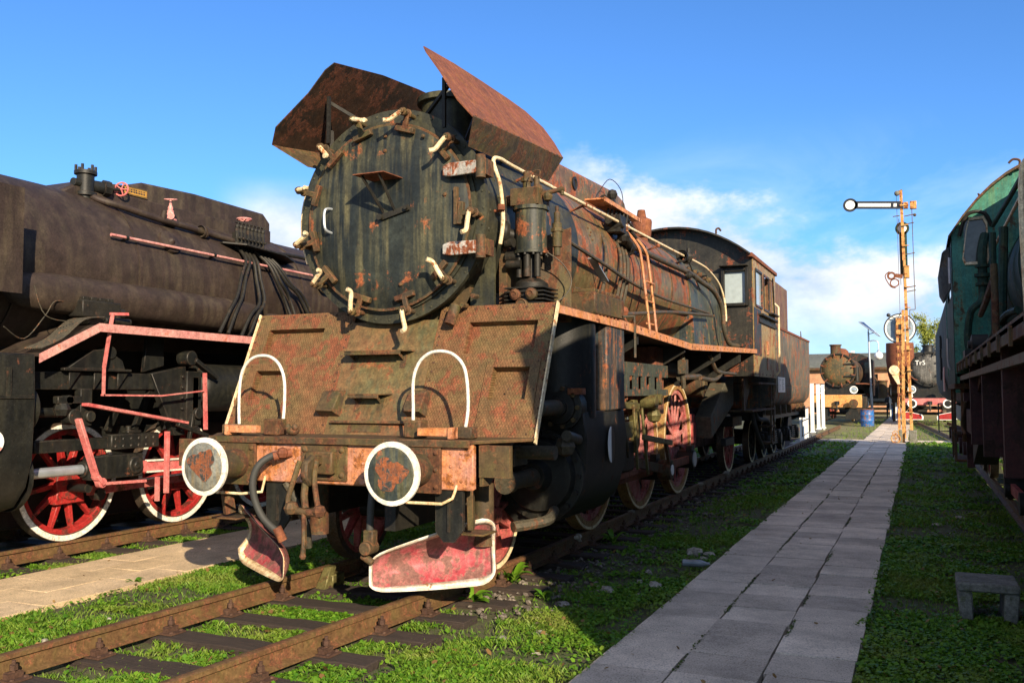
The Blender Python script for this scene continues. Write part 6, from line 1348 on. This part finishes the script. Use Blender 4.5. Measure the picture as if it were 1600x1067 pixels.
cw=MB().lathe((dx_-.22,dy_-.2,2.5),(0,-1,0),[(0,.19),(.04,.19),(.05,.08),(.07,.08),(.07,0)],28).prism([(dx_-.38,dy_-.2,2.42),(dx_-.08,dy_-.2,2.35),(dx_-.02,dy_-.2,1.95),(dx_-.12,dy_-.2,1.95)],(0,.03,0)).build('counterweight','cream',D)
mb=MB()
for z in (2.9,3.2,3.5,2.2,1.9,1.5): mb.box(dx_-.14,dx_+.16,dy_-.12,dy_-.05,z,z+.10)
mb.tube([(dx_+.1,dy_-.1,3.2),(dx_+.35,dy_-.1,2.3),(dx_+.6,dy_-.1,2.1)],.02).cyl((dx_-.1,dy_-.15,1.0),(dx_-.1,dy_-.15,3.4),.02)
mb.build('lever_gear','rust',D)
# ================================================================== LAMP POST, DRUMS, CLUTTER
lx,ly=1.80,54
Lp=root('solar_street_lamp',(lx,ly,GZ),'slim grey lamp post with tilted solar panel and white globe, beyond the blue drum','street lamp')
MB().cyl((lx,ly,GZ),(lx-.12,ly,5.35),.085,.05,n=14).cyl((lx,ly,GZ),(lx,ly,.6),.11,n=14).build('pole','galv',Lp)
MB().tube([(lx-.1,ly,4.55),(lx-.02,ly,4.75),(lx+.2,ly,4.80),(lx+.42,ly,4.68),(lx+.44,ly,4.25)],.03,8).lathe((lx+.44,ly,4.05),(0,0,1),[(0,.12),(.12,.08),(.2,.03),(.2,0)],12).build('swan_neck','galv',Lp)
MB().sph((lx+.44,ly,3.86),.25,20).build('globe_lamp','globe',Lp)
mb=MB().prism([(lx-.62,ly-.4,5.92),(lx+.45,ly-.75,5.05),(lx+.55,ly+.45,5.05),(lx-.40,ly+.5,5.95)],(0,0,.04)).build('solar_panel','panel',Lp)
MB().bar((lx-.1,ly,5.2),(lx+.3,ly,5.3),.05,.05).bar((lx-.12,ly,5.1),(lx-.12,ly,5.6),.06,.06).tube([(lx-.62,ly-.4,5.93),(lx+.45,ly-.75,5.06),(lx+.55,ly+.45,5.06),(lx-.40,ly+.5,5.96),(lx-.62,ly-.4,5.93)],.03,6,curve=False).build('panel_frame','galv',Lp)
def drum(x,y,lab,r=.34,h=1.0):
    d=root('steel_drum',(x,y,GZ),lab,'drum','blue drums by the far path')
    MB().lathe((x,y,GZ),(0,0,1),[(0,0),(0,r),(h*.31,r),(h*.33,r*1.04),(h*.35,r),(h*.65,r),(h*.67,r*1.04),(h*.69,r),(h-.03,r),(h,r*1.03),(h,r*.94),(h-.04,r*.92),(h-.05,0)],30).build('drum_body','barrelblue',d)
    MB().ring((x,y,GZ+h-.02),(0,0,1),r*.97,r*1.06,.03,28).build('drum_rim','rust',d)
drum(1.84,47,'dented blue steel drum with rusty rim beside the lamp post',.34,.92); drum(2.95,60,'second blue drum, half hidden behind the semaphore masts')
# white posts on a pale kerb
o=MB()
V=[]; 
for i,y in enumerate((27.5,29,33,37,42,44)):
    x=.50-(y-26)*.030; V.append((x,y))
P=[(x-.24,y,GZ) for x,y in V]+[(x+.04,y,GZ) for x,y in V[::-1]]
o=MB().prism([(a,b,GZ-.02) for a,b,c in P],(0,0,.07)).build('kerb','concrete',loc=(.2,35,GZ)); tag(o,kind='structure')
WP='white posts on the pale kerb beyond the tender'
WL_=['tallest white post nearest the tender, standing on the pale kerb','middle tall white post on the pale kerb','far tall white post on the pale kerb, nearest the rusty far locomotive']
for i,(x,y) in enumerate(((.11,36.3),(.02,39.9),(.08,41.6))):
    p=MB().box(x-.075,x+.075,y-.075,y+.075,GZ,2.0).box(x-.09,x+.09,y-.09,y+.09,2.0,2.03).box(x-.13,x+.13,y-.13,y+.13,-.12,-.08).build('white_post','flat_white',loc=(x,y,GZ),bevel=.006); tag(p,WL_[i],'post',WP)
FN=root('low_white_fence',(.25,31.5,GZ),'low white picket panel in a thin black frame behind the tender','fence')
for i,y in enumerate((29.2,30.2,31.2,32.2)): MB().box(.42-.03*(y-28),.50-.03*(y-28),y,y+.05,GZ,1.0).build('picket','flat_white',FN)
MB().tube([(.50,29,.05),(.50,29,1.04),(.35,32.8,1.04),(.35,32.8,.05),(.50,29,.05)],.02,6,curve=False).tube([(.50,29,.6),(.35,32.8,.6)],.018,6,curve=False).build('black_frame','flat_black',FN)
# wagon and gear in front of the building
Wg=root('flat_wagon',(2.0,66,0),'dark low wagon with pale end boards standing before the brick building, behind the lamp post','wagon')
MB().box(-1.5,5.5,64.5,67.5,.75,1.15).box(-1.2,3.4,65,67,1.15,2.0).build('wagon_body','black',Wg,bevel=.03)
for k in range(3): MB().box(.9,2.9,64.35,64.42,.05+k*.32,.25+k*.32).build('end_board','cab',Wg)
MB().box(.7,2.9,64.2,64.3,1.0,1.2).build('grey_beam','concrete',Wg)
handwheel((1.3,64.2,2.35),(0,-1,0),.42,'rustdark',Wg)
MB().lathe((2.05,64.8,1.15),(0,0,1),[(0,.32),(1.2,.32),(1.25,.36),(1.35,.36),(1.35,0)],18).build('stove_pipe','rustdark',Wg)
MB().tube([(2.5,64.6,1.3),(2.6,64.6,2.4),(2.75,64.6,2.9),(3.05,64.6,2.95)],.05).build('bent_pipe','pipe',Wg)
for x in (-.5,4.5):
    for yy in (64.7,67.3): MB().lathe((x,yy-.05,.45),(0,1,0),[(0,0),(0,.45),(.1,.45),(.1,0)],24).build('wheel','blackdull',Wg)
TD=root('twin_disc_sign',(1.1,58,GZ),'pair of white discs low behind the lamp post','sign')
MB().cyl((.98,58,GZ),(.98,58,1.5),.04).build('post','galv',TD)
for (x,z) in ((.88,1.50),(1.12,.88)): MB().cyl((x,57.95,z),(x,57.9,z),.33,n=28).build('disc','flat_white',TD)
o=MB().prism([(2.62,58.5,.95),(2.92,58.5,.9),(2.80,58.5,2.0),(2.70,58.5,2.05)],(0,.05,0)).prism([(2.85,58.5,2.35),(3.15,58.5,2.75),(3.25,58.5,2.6),(2.95,58.5,2.2)],(0,.05,0)).cyl((2.7,58.55,GZ),(2.7,58.55,1.5),.04).cyl((3.02,58.55,GZ),(3.02,58.55,2.5),.04).build('white_marker_boards','flat_white',loc=(2.8,58.5,GZ)); tag(o,'tilted white marker boards just left of the semaphore masts','sign')
# rusty boiler shell standing behind the masts
K=root('rusty_boiler_shell',(3.45,56,GZ),'rust red curved boiler shell raised on a dark frame behind the signal masts','boiler shell')
V=[];F=[];pr=[(2.15,1.9),(2.9,2.3),(3.9,2.55),(4.75,2.6)]
mb=MB(); n=14
for z,xr_ in ((2.1,.55),(2.7,.72),(3.6,.82),(4.7,.80)):
    for k in range(n): a=2*PI*k/n; V.append((3.40+xr_*math.cos(a),56+.8*math.sin(a),z))
for i in range(3):
    for k in range(n): F.append((i*n+k,i*n+(k+1)%n,(i+1)*n+(k+1)%n,(i+1)*n+k))
F+=[tuple(range(n)),tuple(range(3*n,4*n))]
MB().add(V,F).build('shell','rust',K)
MB().box(2.85,4.0,55.5,56.5,1.0,2.1).box(2.9,3.05,55.4,55.5,GZ,1.0).box(3.8,3.95,55.4,55.5,GZ,1.0).tube([(2.8,55.4,2.1),(2.75,55.4,1.5),(2.95,55.4,1.2)],.06).cyl((2.9,55.4,1.6),(3.3,55.4,1.6),.15).build('frame','rustdark',K)
# ================================================================== BRICK BUILDING AND TREE
m,nt,b,v,tc=new_mat('red_brick'); br=nt.nodes.new('ShaderNodeTexBrick'); cbn=nt.nodes.new('ShaderNodeCombineXYZ'); sp_=nt.nodes.new('ShaderNodeSeparateXYZ'); LK(nt,tc.outputs['Object'],sp_.inputs[0]); LK(nt,mth(nt,'ADD',sp_.outputs[0],sp_.outputs[1]),cbn.inputs[0]); LK(nt,sp_.outputs[2],cbn.inputs[1]); LK(nt,cbn.outputs[0],br.inputs['Vector'])
br.inputs['Color1'].default_value=(.42,.17,.075,1); br.inputs['Color2'].default_value=(.52,.24,.11,1); br.inputs['Mortar'].default_value=(.42,.33,.25,1); br.inputs['Scale'].default_value=1; br.inputs['Brick Width'].default_value=.26; br.inputs['Row Height'].default_value=.078; br.inputs['Mortar Size'].default_value=.008
LK(nt,mixc(nt,1,br.outputs[0],ramp(nt,noise(nt,v,1.2,6,.6),[(.3,.75),(.7,1.15)]),'MULTIPLY'),b.inputs['Base Color']); b.inputs['Roughness'].default_value=.9; M['brick']=m
M['roof']=weather('grey_green_roof_felt',(.13,.14,.11),(.16,.165,.13),(.12,.11,.09),(.10,.10,.08),.2,.3,(.18,.18,.15),.6,.8,.2)
BD=root('brick_building',(2,82,GZ),'low red brick engine shed with grey green roof behind the far locomotives','building')
y0=78
wl=MB().box(-10,-.25,y0,y0+.3,GZ,3.75).box(-.25,1.25,y0,y0+.3,GZ,2.0).box(-.25,1.25,y0,y0+.3,3.2,3.75).box(1.25,16,y0,y0+.3,GZ,3.75).box(-10,-9.7,y0+.3,y0+12,GZ,3.75).box(15.7,16,y0+.3,y0+12,GZ,3.75).build('wall','brick',BD)
wn=MB().box(-.25,1.25,y0+.15,y0+.18,2.0,3.2).build('window','interior',BD)
mb=MB()
for k in range(6): mb.box(-.25+k*.29,-.21+k*.29,y0+.1,y0+.14,2.0,3.2)
for k in range(4): mb.box(-.25,1.25,y0+.10,y0+.14,2.0+k*.38,2.04+k*.38)
mb.build('window_bars','rustdark',wn)
for k in (-3,1,4): MB().box(2.2+2.6*k-.5,2.2+2.6*k+.5,y0-.01,y0+.02,1.8,3.1).build('window','interior',BD) if k!=1 else None
MB().prism([(-10.5,y0-.5,3.68),(-10.5,y0+6,5.25),(-10.5,y0+12.5,3.68)],(27,0,0)).build('roof','roof',BD)
MB().box(-10.5,16.5,y0-.56,y0-.50,3.58,3.78).build('gutter','rustdark',BD)
MB().box(-1.05,-.75,y0+3,y0+3.3,4.4,5.35).build('vent_pipe','flat_white',BD)
# tree: trunk, limbs, clumped leaves
def tree(x,y,h,rad,lab,seed,n=9000,z0=1.8):
    rs=random.Random(seed); t=root('tree',(x,y,GZ),lab,'tree')
    mb=MB().tube([(x,y,GZ),(x+.1,y,h*.35),(x-.05,y,h*.65),(x+.05,y,h*.93)],[.20-.012*i for i in range(16)],8); tips=[]
    for k in range(26):
        a=rs.uniform(0,2*PI); zz=h*rs.uniform(.25,.88); L_=rad*rs.uniform(.55,1.0)*(1.1-.75*abs(zz/h-.5)); e=Vector((x+math.cos(a)*L_,y+math.sin(a)*L_,zz+L_*rs.uniform(.25,.7)))
        mb.tube([(x,y,zz),(x+(e.x-x)*.5,y+(e.y-y)*.5,zz+(e.z-zz)*.35),e],[.06-.004*i for i in range(11)],5); tips.append(e)
        for q in range(2): tips.append(Vector((x,y,zz)).lerp(e,rs.uniform(.45,.9))+Vector((rs.gauss(0,.3),rs.gauss(0,.3),rs.gauss(0,.3))))
    mb.build('trunk','birch',t)
    V=[];F=[]
    for i in range(n):
        c=tips[rs.randrange(len(tips))]; r_=abs(rs.gauss(0,.42)); u=Vector((rs.gauss(0,1),rs.gauss(0,1),rs.gauss(0,.8))).normalized(); p=c+u*r_; s_=rs.uniform(.05,.11)
        a=Vector((rs.gauss(0,1),rs.gauss(0,1),rs.gauss(0,1))).normalized()*s_; b_=a.orthogonal().normalized()*s_*.7; k=len(V); V+=[p-a,p+b_,p+a,p-b_]; F.append((k,k+1,k+2,k+3))
    me=bpy.data.meshes.new('crown'); me.from_pydata([Vector(q)-WL[t] for q in V],[],F); me.materials.append(M['leaves']); o=bpy.data.objects.new('crown',me); col.objects.link(o); o.parent=t
M['birch']=weather('birch_bark',(.45,.43,.38),(.2,.18,.15),(.05,.045,.04),(.1,.09,.08),.2,0,s=3)
M['leaves']=leafmat('tree_leaves',(.16,.20,.03),(.26,.28,.05),(.30,.26,.06))
tree(6.0,93,9.4,2.9,'pale yellow green birch rising behind the far black locomotive','tree'.__len__(),11000)
tree(10.5,97,8.2,3.0,'yellow green tree at the right, mostly behind the green tender',8,7000)
# ================================================================== PERSON
def person(x,y,lab):
    P=root('person',(x,y,GZ),lab,'person'); g=GZ
    J={'pel':(0,0,.95,.15),'spi':(0,0,1.15,.145),'che':(0,0,1.36,.165),'nec':(0,-.01,1.50,.06),'hd0':(0,-.015,1.58,.085),'hd':(0,-.02,1.68,.10),'top':(0,-.01,1.76,.07)}
    E=[('pel','spi'),('spi','che'),('che','nec'),('nec','hd0'),('hd0','hd'),('hd','top')]
    for s,n_ in ((-1,'l'),(1,'r')):
        J.update({n_+'hip':(s*.10,0,.88,.10),n_+'kn':(s*.13,-.02+s*.05,.48,.062),n_+'an':(s*.14,.03+s*.08,.09,.045),n_+'to':(s*.16,-.14+s*.08,.05,.04),n_+'sh':(s*.19,0,1.42,.065),n_+'el':(s*.27,-.02,1.14,.048),n_+'wr':(s*.18,-.20,1.08,.032),n_+'pa':(s*.13,-.26,1.09,.034)})
        E+=[('pel',n_+'hip'),(n_+'hip',n_+'kn'),(n_+'kn',n_+'an'),(n_+'an',n_+'to'),('che',n_+'sh'),(n_+'sh',n_+'el'),(n_+'el',n_+'wr'),(n_+'wr',n_+'pa')]
        for f in range(5):
            a=-.5+.22*f if f<4 else .9; L_=(.07,.08,.085,.07,.055)[f]; j1=n_+'f%d'%f; j2=j1+'b'; bx_=J[n_+'pa']
            J[j1]=(bx_[0]-s*(.02-.014*f),bx_[1]-.045,bx_[2]+(.02 if f==4 else -.008*f+.01),.010); J[j2]=(J[j1][0]-s*.01,J[j1][1]-L_*.7,J[j1][2]-.03,.008); E+=[(n_+'pa',j1),(j1,j2)]
    ks=list(J); me=bpy.data.meshes.new('body'); me.from_pydata([J[k][:3] for k in ks],[(ks.index(a),ks.index(b_)) for a,b_ in E],[]); o=bpy.data.objects.new('body',me); col.objects.link(o); o.parent=P
    sk=o.modifiers.new('skin','SKIN'); sv=me.skin_vertices[0].data
    for i,k in enumerate(ks): sv[i].radius=(J[k][3],J[k][3]*(.75 if k in('pel','spi','che') else 1)); sv[i].use_root=(k=='pel')
    ss=o.modifiers.new('sub','SUBSURF'); ss.levels=1; ss.render_levels=2; me.materials.append(M['skin'])
    dg=bpy.context.evaluated_depsgraph_get(); m2=bpy.data.meshes.new_from_object(o.evaluated_get(dg)); o.modifiers.clear(); o.data=m2; m2.name='body'; m2.materials.clear()
    for q in ('skin','cloth'): m2.materials.append(M[q])
    for p in m2.polygons:
        c=p.center; p.use_smooth=True; p.material_index=0 if (c.z>1.50 or (c.y<-.19 and c.z>.9)) else 1
    MB().sph((x,y+.005,g+1.70),.115,12,(.95,1.05,1)).build('hair','hair',P)
    MB().lathe((x,y-.12,g+1.655),(0,-1,0),[(0,.022),(.03,.01),(.035,0)],6).build('nose','skin',P)
    MB().box(x-.045,x-.02,y-.122,y-.115,g+1.685,g+1.695).box(x+.02,x+.045,y-.122,y-.115,g+1.685,g+1.695).box(x-.025,x+.025,y-.118,y-.112,g+1.615,g+1.622).build('face_features','hair',P)
    MB().lathe((x,y,g+.86),(0,0,1),[(0,.17),(.08,.17),(.3,.155),(.5,.19),(.6,.13),(.63,.07)],16).build('jacket','cloth',P)
person(2.52,62.5,'person in dark clothes standing with hands raised at the far end of the path')
# ================================================================== SMALL THINGS ON THE GRASS
bn=MB().box(4.66,5.11,2.50,2.98,.035,.105).prism([(4.66,2.51,.035),(4.77,2.51,.035),(4.78,2.51,-.2),(4.68,2.51,-.2)],(0,.46,0)).prism([(5.11,2.51,.035),(5.0,2.51,.035),(4.99,2.51,-.2),(5.09,2.51,-.2)],(0,.46,0)).build('concrete_block_seat','concrete',loc=(4.85,2.6,GZ),bevel=.012)
tag(bn,'low three sided concrete block standing in the shaded grass by the green locomotive','concrete block')
ck=MB().prism([(-.74,1.30,-.17),(-.62,1.30,-.17),(-.64,1.42,.02),(-.72,1.42,.02)],(0,.10,-.0)).prism([(-.74,1.40,-.17),(-.60,1.40,-.17),(-.62,1.62,-.17),(-.74,1.62,-.17)],(0,0,.12)).build('wheel_chock','brass',loc=(-.68,1.4,-.17),bevel=.01); tag(ck,'mossy wheel chock wedged against the left rail under the front','wheel chock')
def stone(x,y,r,lab,flat=.5,z=GZ,group='pale stones in the grass'):
    flat*=.75; r*=.85
    rs=random.Random(int(x*977+y*131)); V=[];F=[]
    mb=MB().sph((0,0,0),1,10); pts=[]
    for p in mb.v:
        q=Vector(p); f=1+.35*math.sin(3.1*q.x+rs.random()*2+2*q.y)+rs.uniform(-.13,.13); pts.append((x+q.x*r*f,y+q.y*r*f*.8,z+r*flat*.35+q.z*r*flat*f))
    o=MB().add(pts,mb.f).build('stone','stone',loc=(x,y,z),ang=15); return tag(o,lab,'stone',group)
stone(2.03,4.66,.15,'large pale stone at the edge of the slab path beside the plastic bottle',.5)
stone(2.22,4.60,.10,'white stone touching the slab path just beyond the plastic bottle',.6)
stone(2.20,4.38,.08,'flat pale stone between bottle and large stone by the path',.4)
stone(2.08,2.77,.14,'white flat stone on the bare earth by the path edge',.35); stone(2.06,2.35,.035,'tiny white pebble at the slab edge beside bare earth',.8)
stone(1.74,2.35,.11,'sandy brown stone in the grass left of the bare earth',.5); stone(1.62,2.5,.05,'small grey stone next to the sandy brown stone',.5)
stone(1.9,2.9,.06,'small pale stone behind the white flat stone',.5); stone(1.85,3.4,.07,'grey stone in grass between sleepers and path',.5)
stone(1.73,.78,.10,'broken white stone flake in the clover near the front',.25); stone(1.52,.56,.07,'small white flake in the clover left of the broken flake',.25)
stone(1.90,.30,.05,'grey flake in clover nearest the corner of the path',.3); stone(1.55,1.75,.09,'dark and white flake beside the rotten sleepers',.3)
stone(2.04,-.05,.05,'brown stone at the lit clover edge',.4); stone(.27+.6,4.01,.065,'pale stone resting on the right rail beside the plough',.9,0.0,'stones on the right rail')
stone(.75,6.5,.07,'flat pale stone resting on the rail below the driving wheels',.35,0.0,'stones on the right rail'); stone(.80,10.6,.07,'pale stone on the rail near the trailing wheel',.6,0.0,'stones on the right rail'); stone(.80,13.0,.09,'angular pale stone on the rail between the trailing wheels',.6,0.0,'stones on the right rail')
stone(-1.64,-.23,.05,'small pale stone near the left rail, upper one of the pair',.6); stone(-1.55,-.90,.055,'small pale stone close to the left edge of the photo',.6); stone(.83,.99,.045,'brown pebble beside the right rail',.5)
stone(4.9,9.0,.12,'pale stone in the shaded grass near the green locomotive',.4); stone(4.6,8.2,.10,'flat stone in the shaded grass nearer the path',.3)
bt=MB().lathe((2.12,3.74,-.13),(1,.12,0),[(0,0),(0,.025),(.01,.038),(.10,.034),(.12,.039),(.20,.036),(.25,.016),(.28,.014),(.29,0)],16).build('plastic_bottle','plastic',loc=(2.2,3.75,-.17)); tag(bt,'crumpled grey plastic bottle lying by the slab path','bottle')
def weed(x,y,s,n,lab,seed,upr=.5):
    rs=random.Random(seed); t=root('weed_plant',(x,y,GZ),lab,'weed'); V=[];F=[]
    for k in range(n):
        a=rs.uniform(0,2*PI); L_=s*rs.uniform(.6,1.15); w_=L_*.16; d=Vector((math.cos(a),math.sin(a),0)); q=Vector((-d.y,d.x,0)); up=rs.uniform(upr*.5,upr*1.4)
        b=len(V); m_=6
        for i in range(m_+1):
            t_=i/m_; c=Vector((x,y,GZ))+d*(L_*t_*.9)+Vector((0,0,L_*(up*t_*1.6-up*1.1*t_*t_)+.01)); ww=w_*math.sin(PI*min(1,t_*.92+.06))**.8
            V+=[c-q*ww+Vector((0,0,ww*.4)),c,c+q*ww+Vector((0,0,ww*.4))]
        for i in range(m_):
            r0=b+i*3; F+=[(r0,r0+1,r0+4,r0+3),(r0+1,r0+2,r0+5,r0+4)]
    MB().add(V,F).build('leaves','clover',t,ang=90)
weed(.80,2.35,.22,22,'leafy weed growing against the right rail among sleeper ends',1,.9); weed(.68+.15,1.42,.20,16,'broad leaved weed beside the right rail in front of the plough blade',2,.7)
weed(-.15,1.55,.16,16,'dark weed between the rails behind the plough',3,.8); weed(-.3,2.1,.20,18,'tall weed between the rails under the coupling',4,1.2); weed(-2.55,.9,.10,14,'small clump of leaves on the edge of the old tan path',5,.6)
weed(1.0,4.9,.2,16,'weed between sleeper ends under the cylinder',6,.9); weed(1.6,3.0,.12,14,'low weed beside the bare earth by the path',7,.6); weed(1.3,1.9,.13,14,'weed leaning on a rotten sleeper end',8,.7)
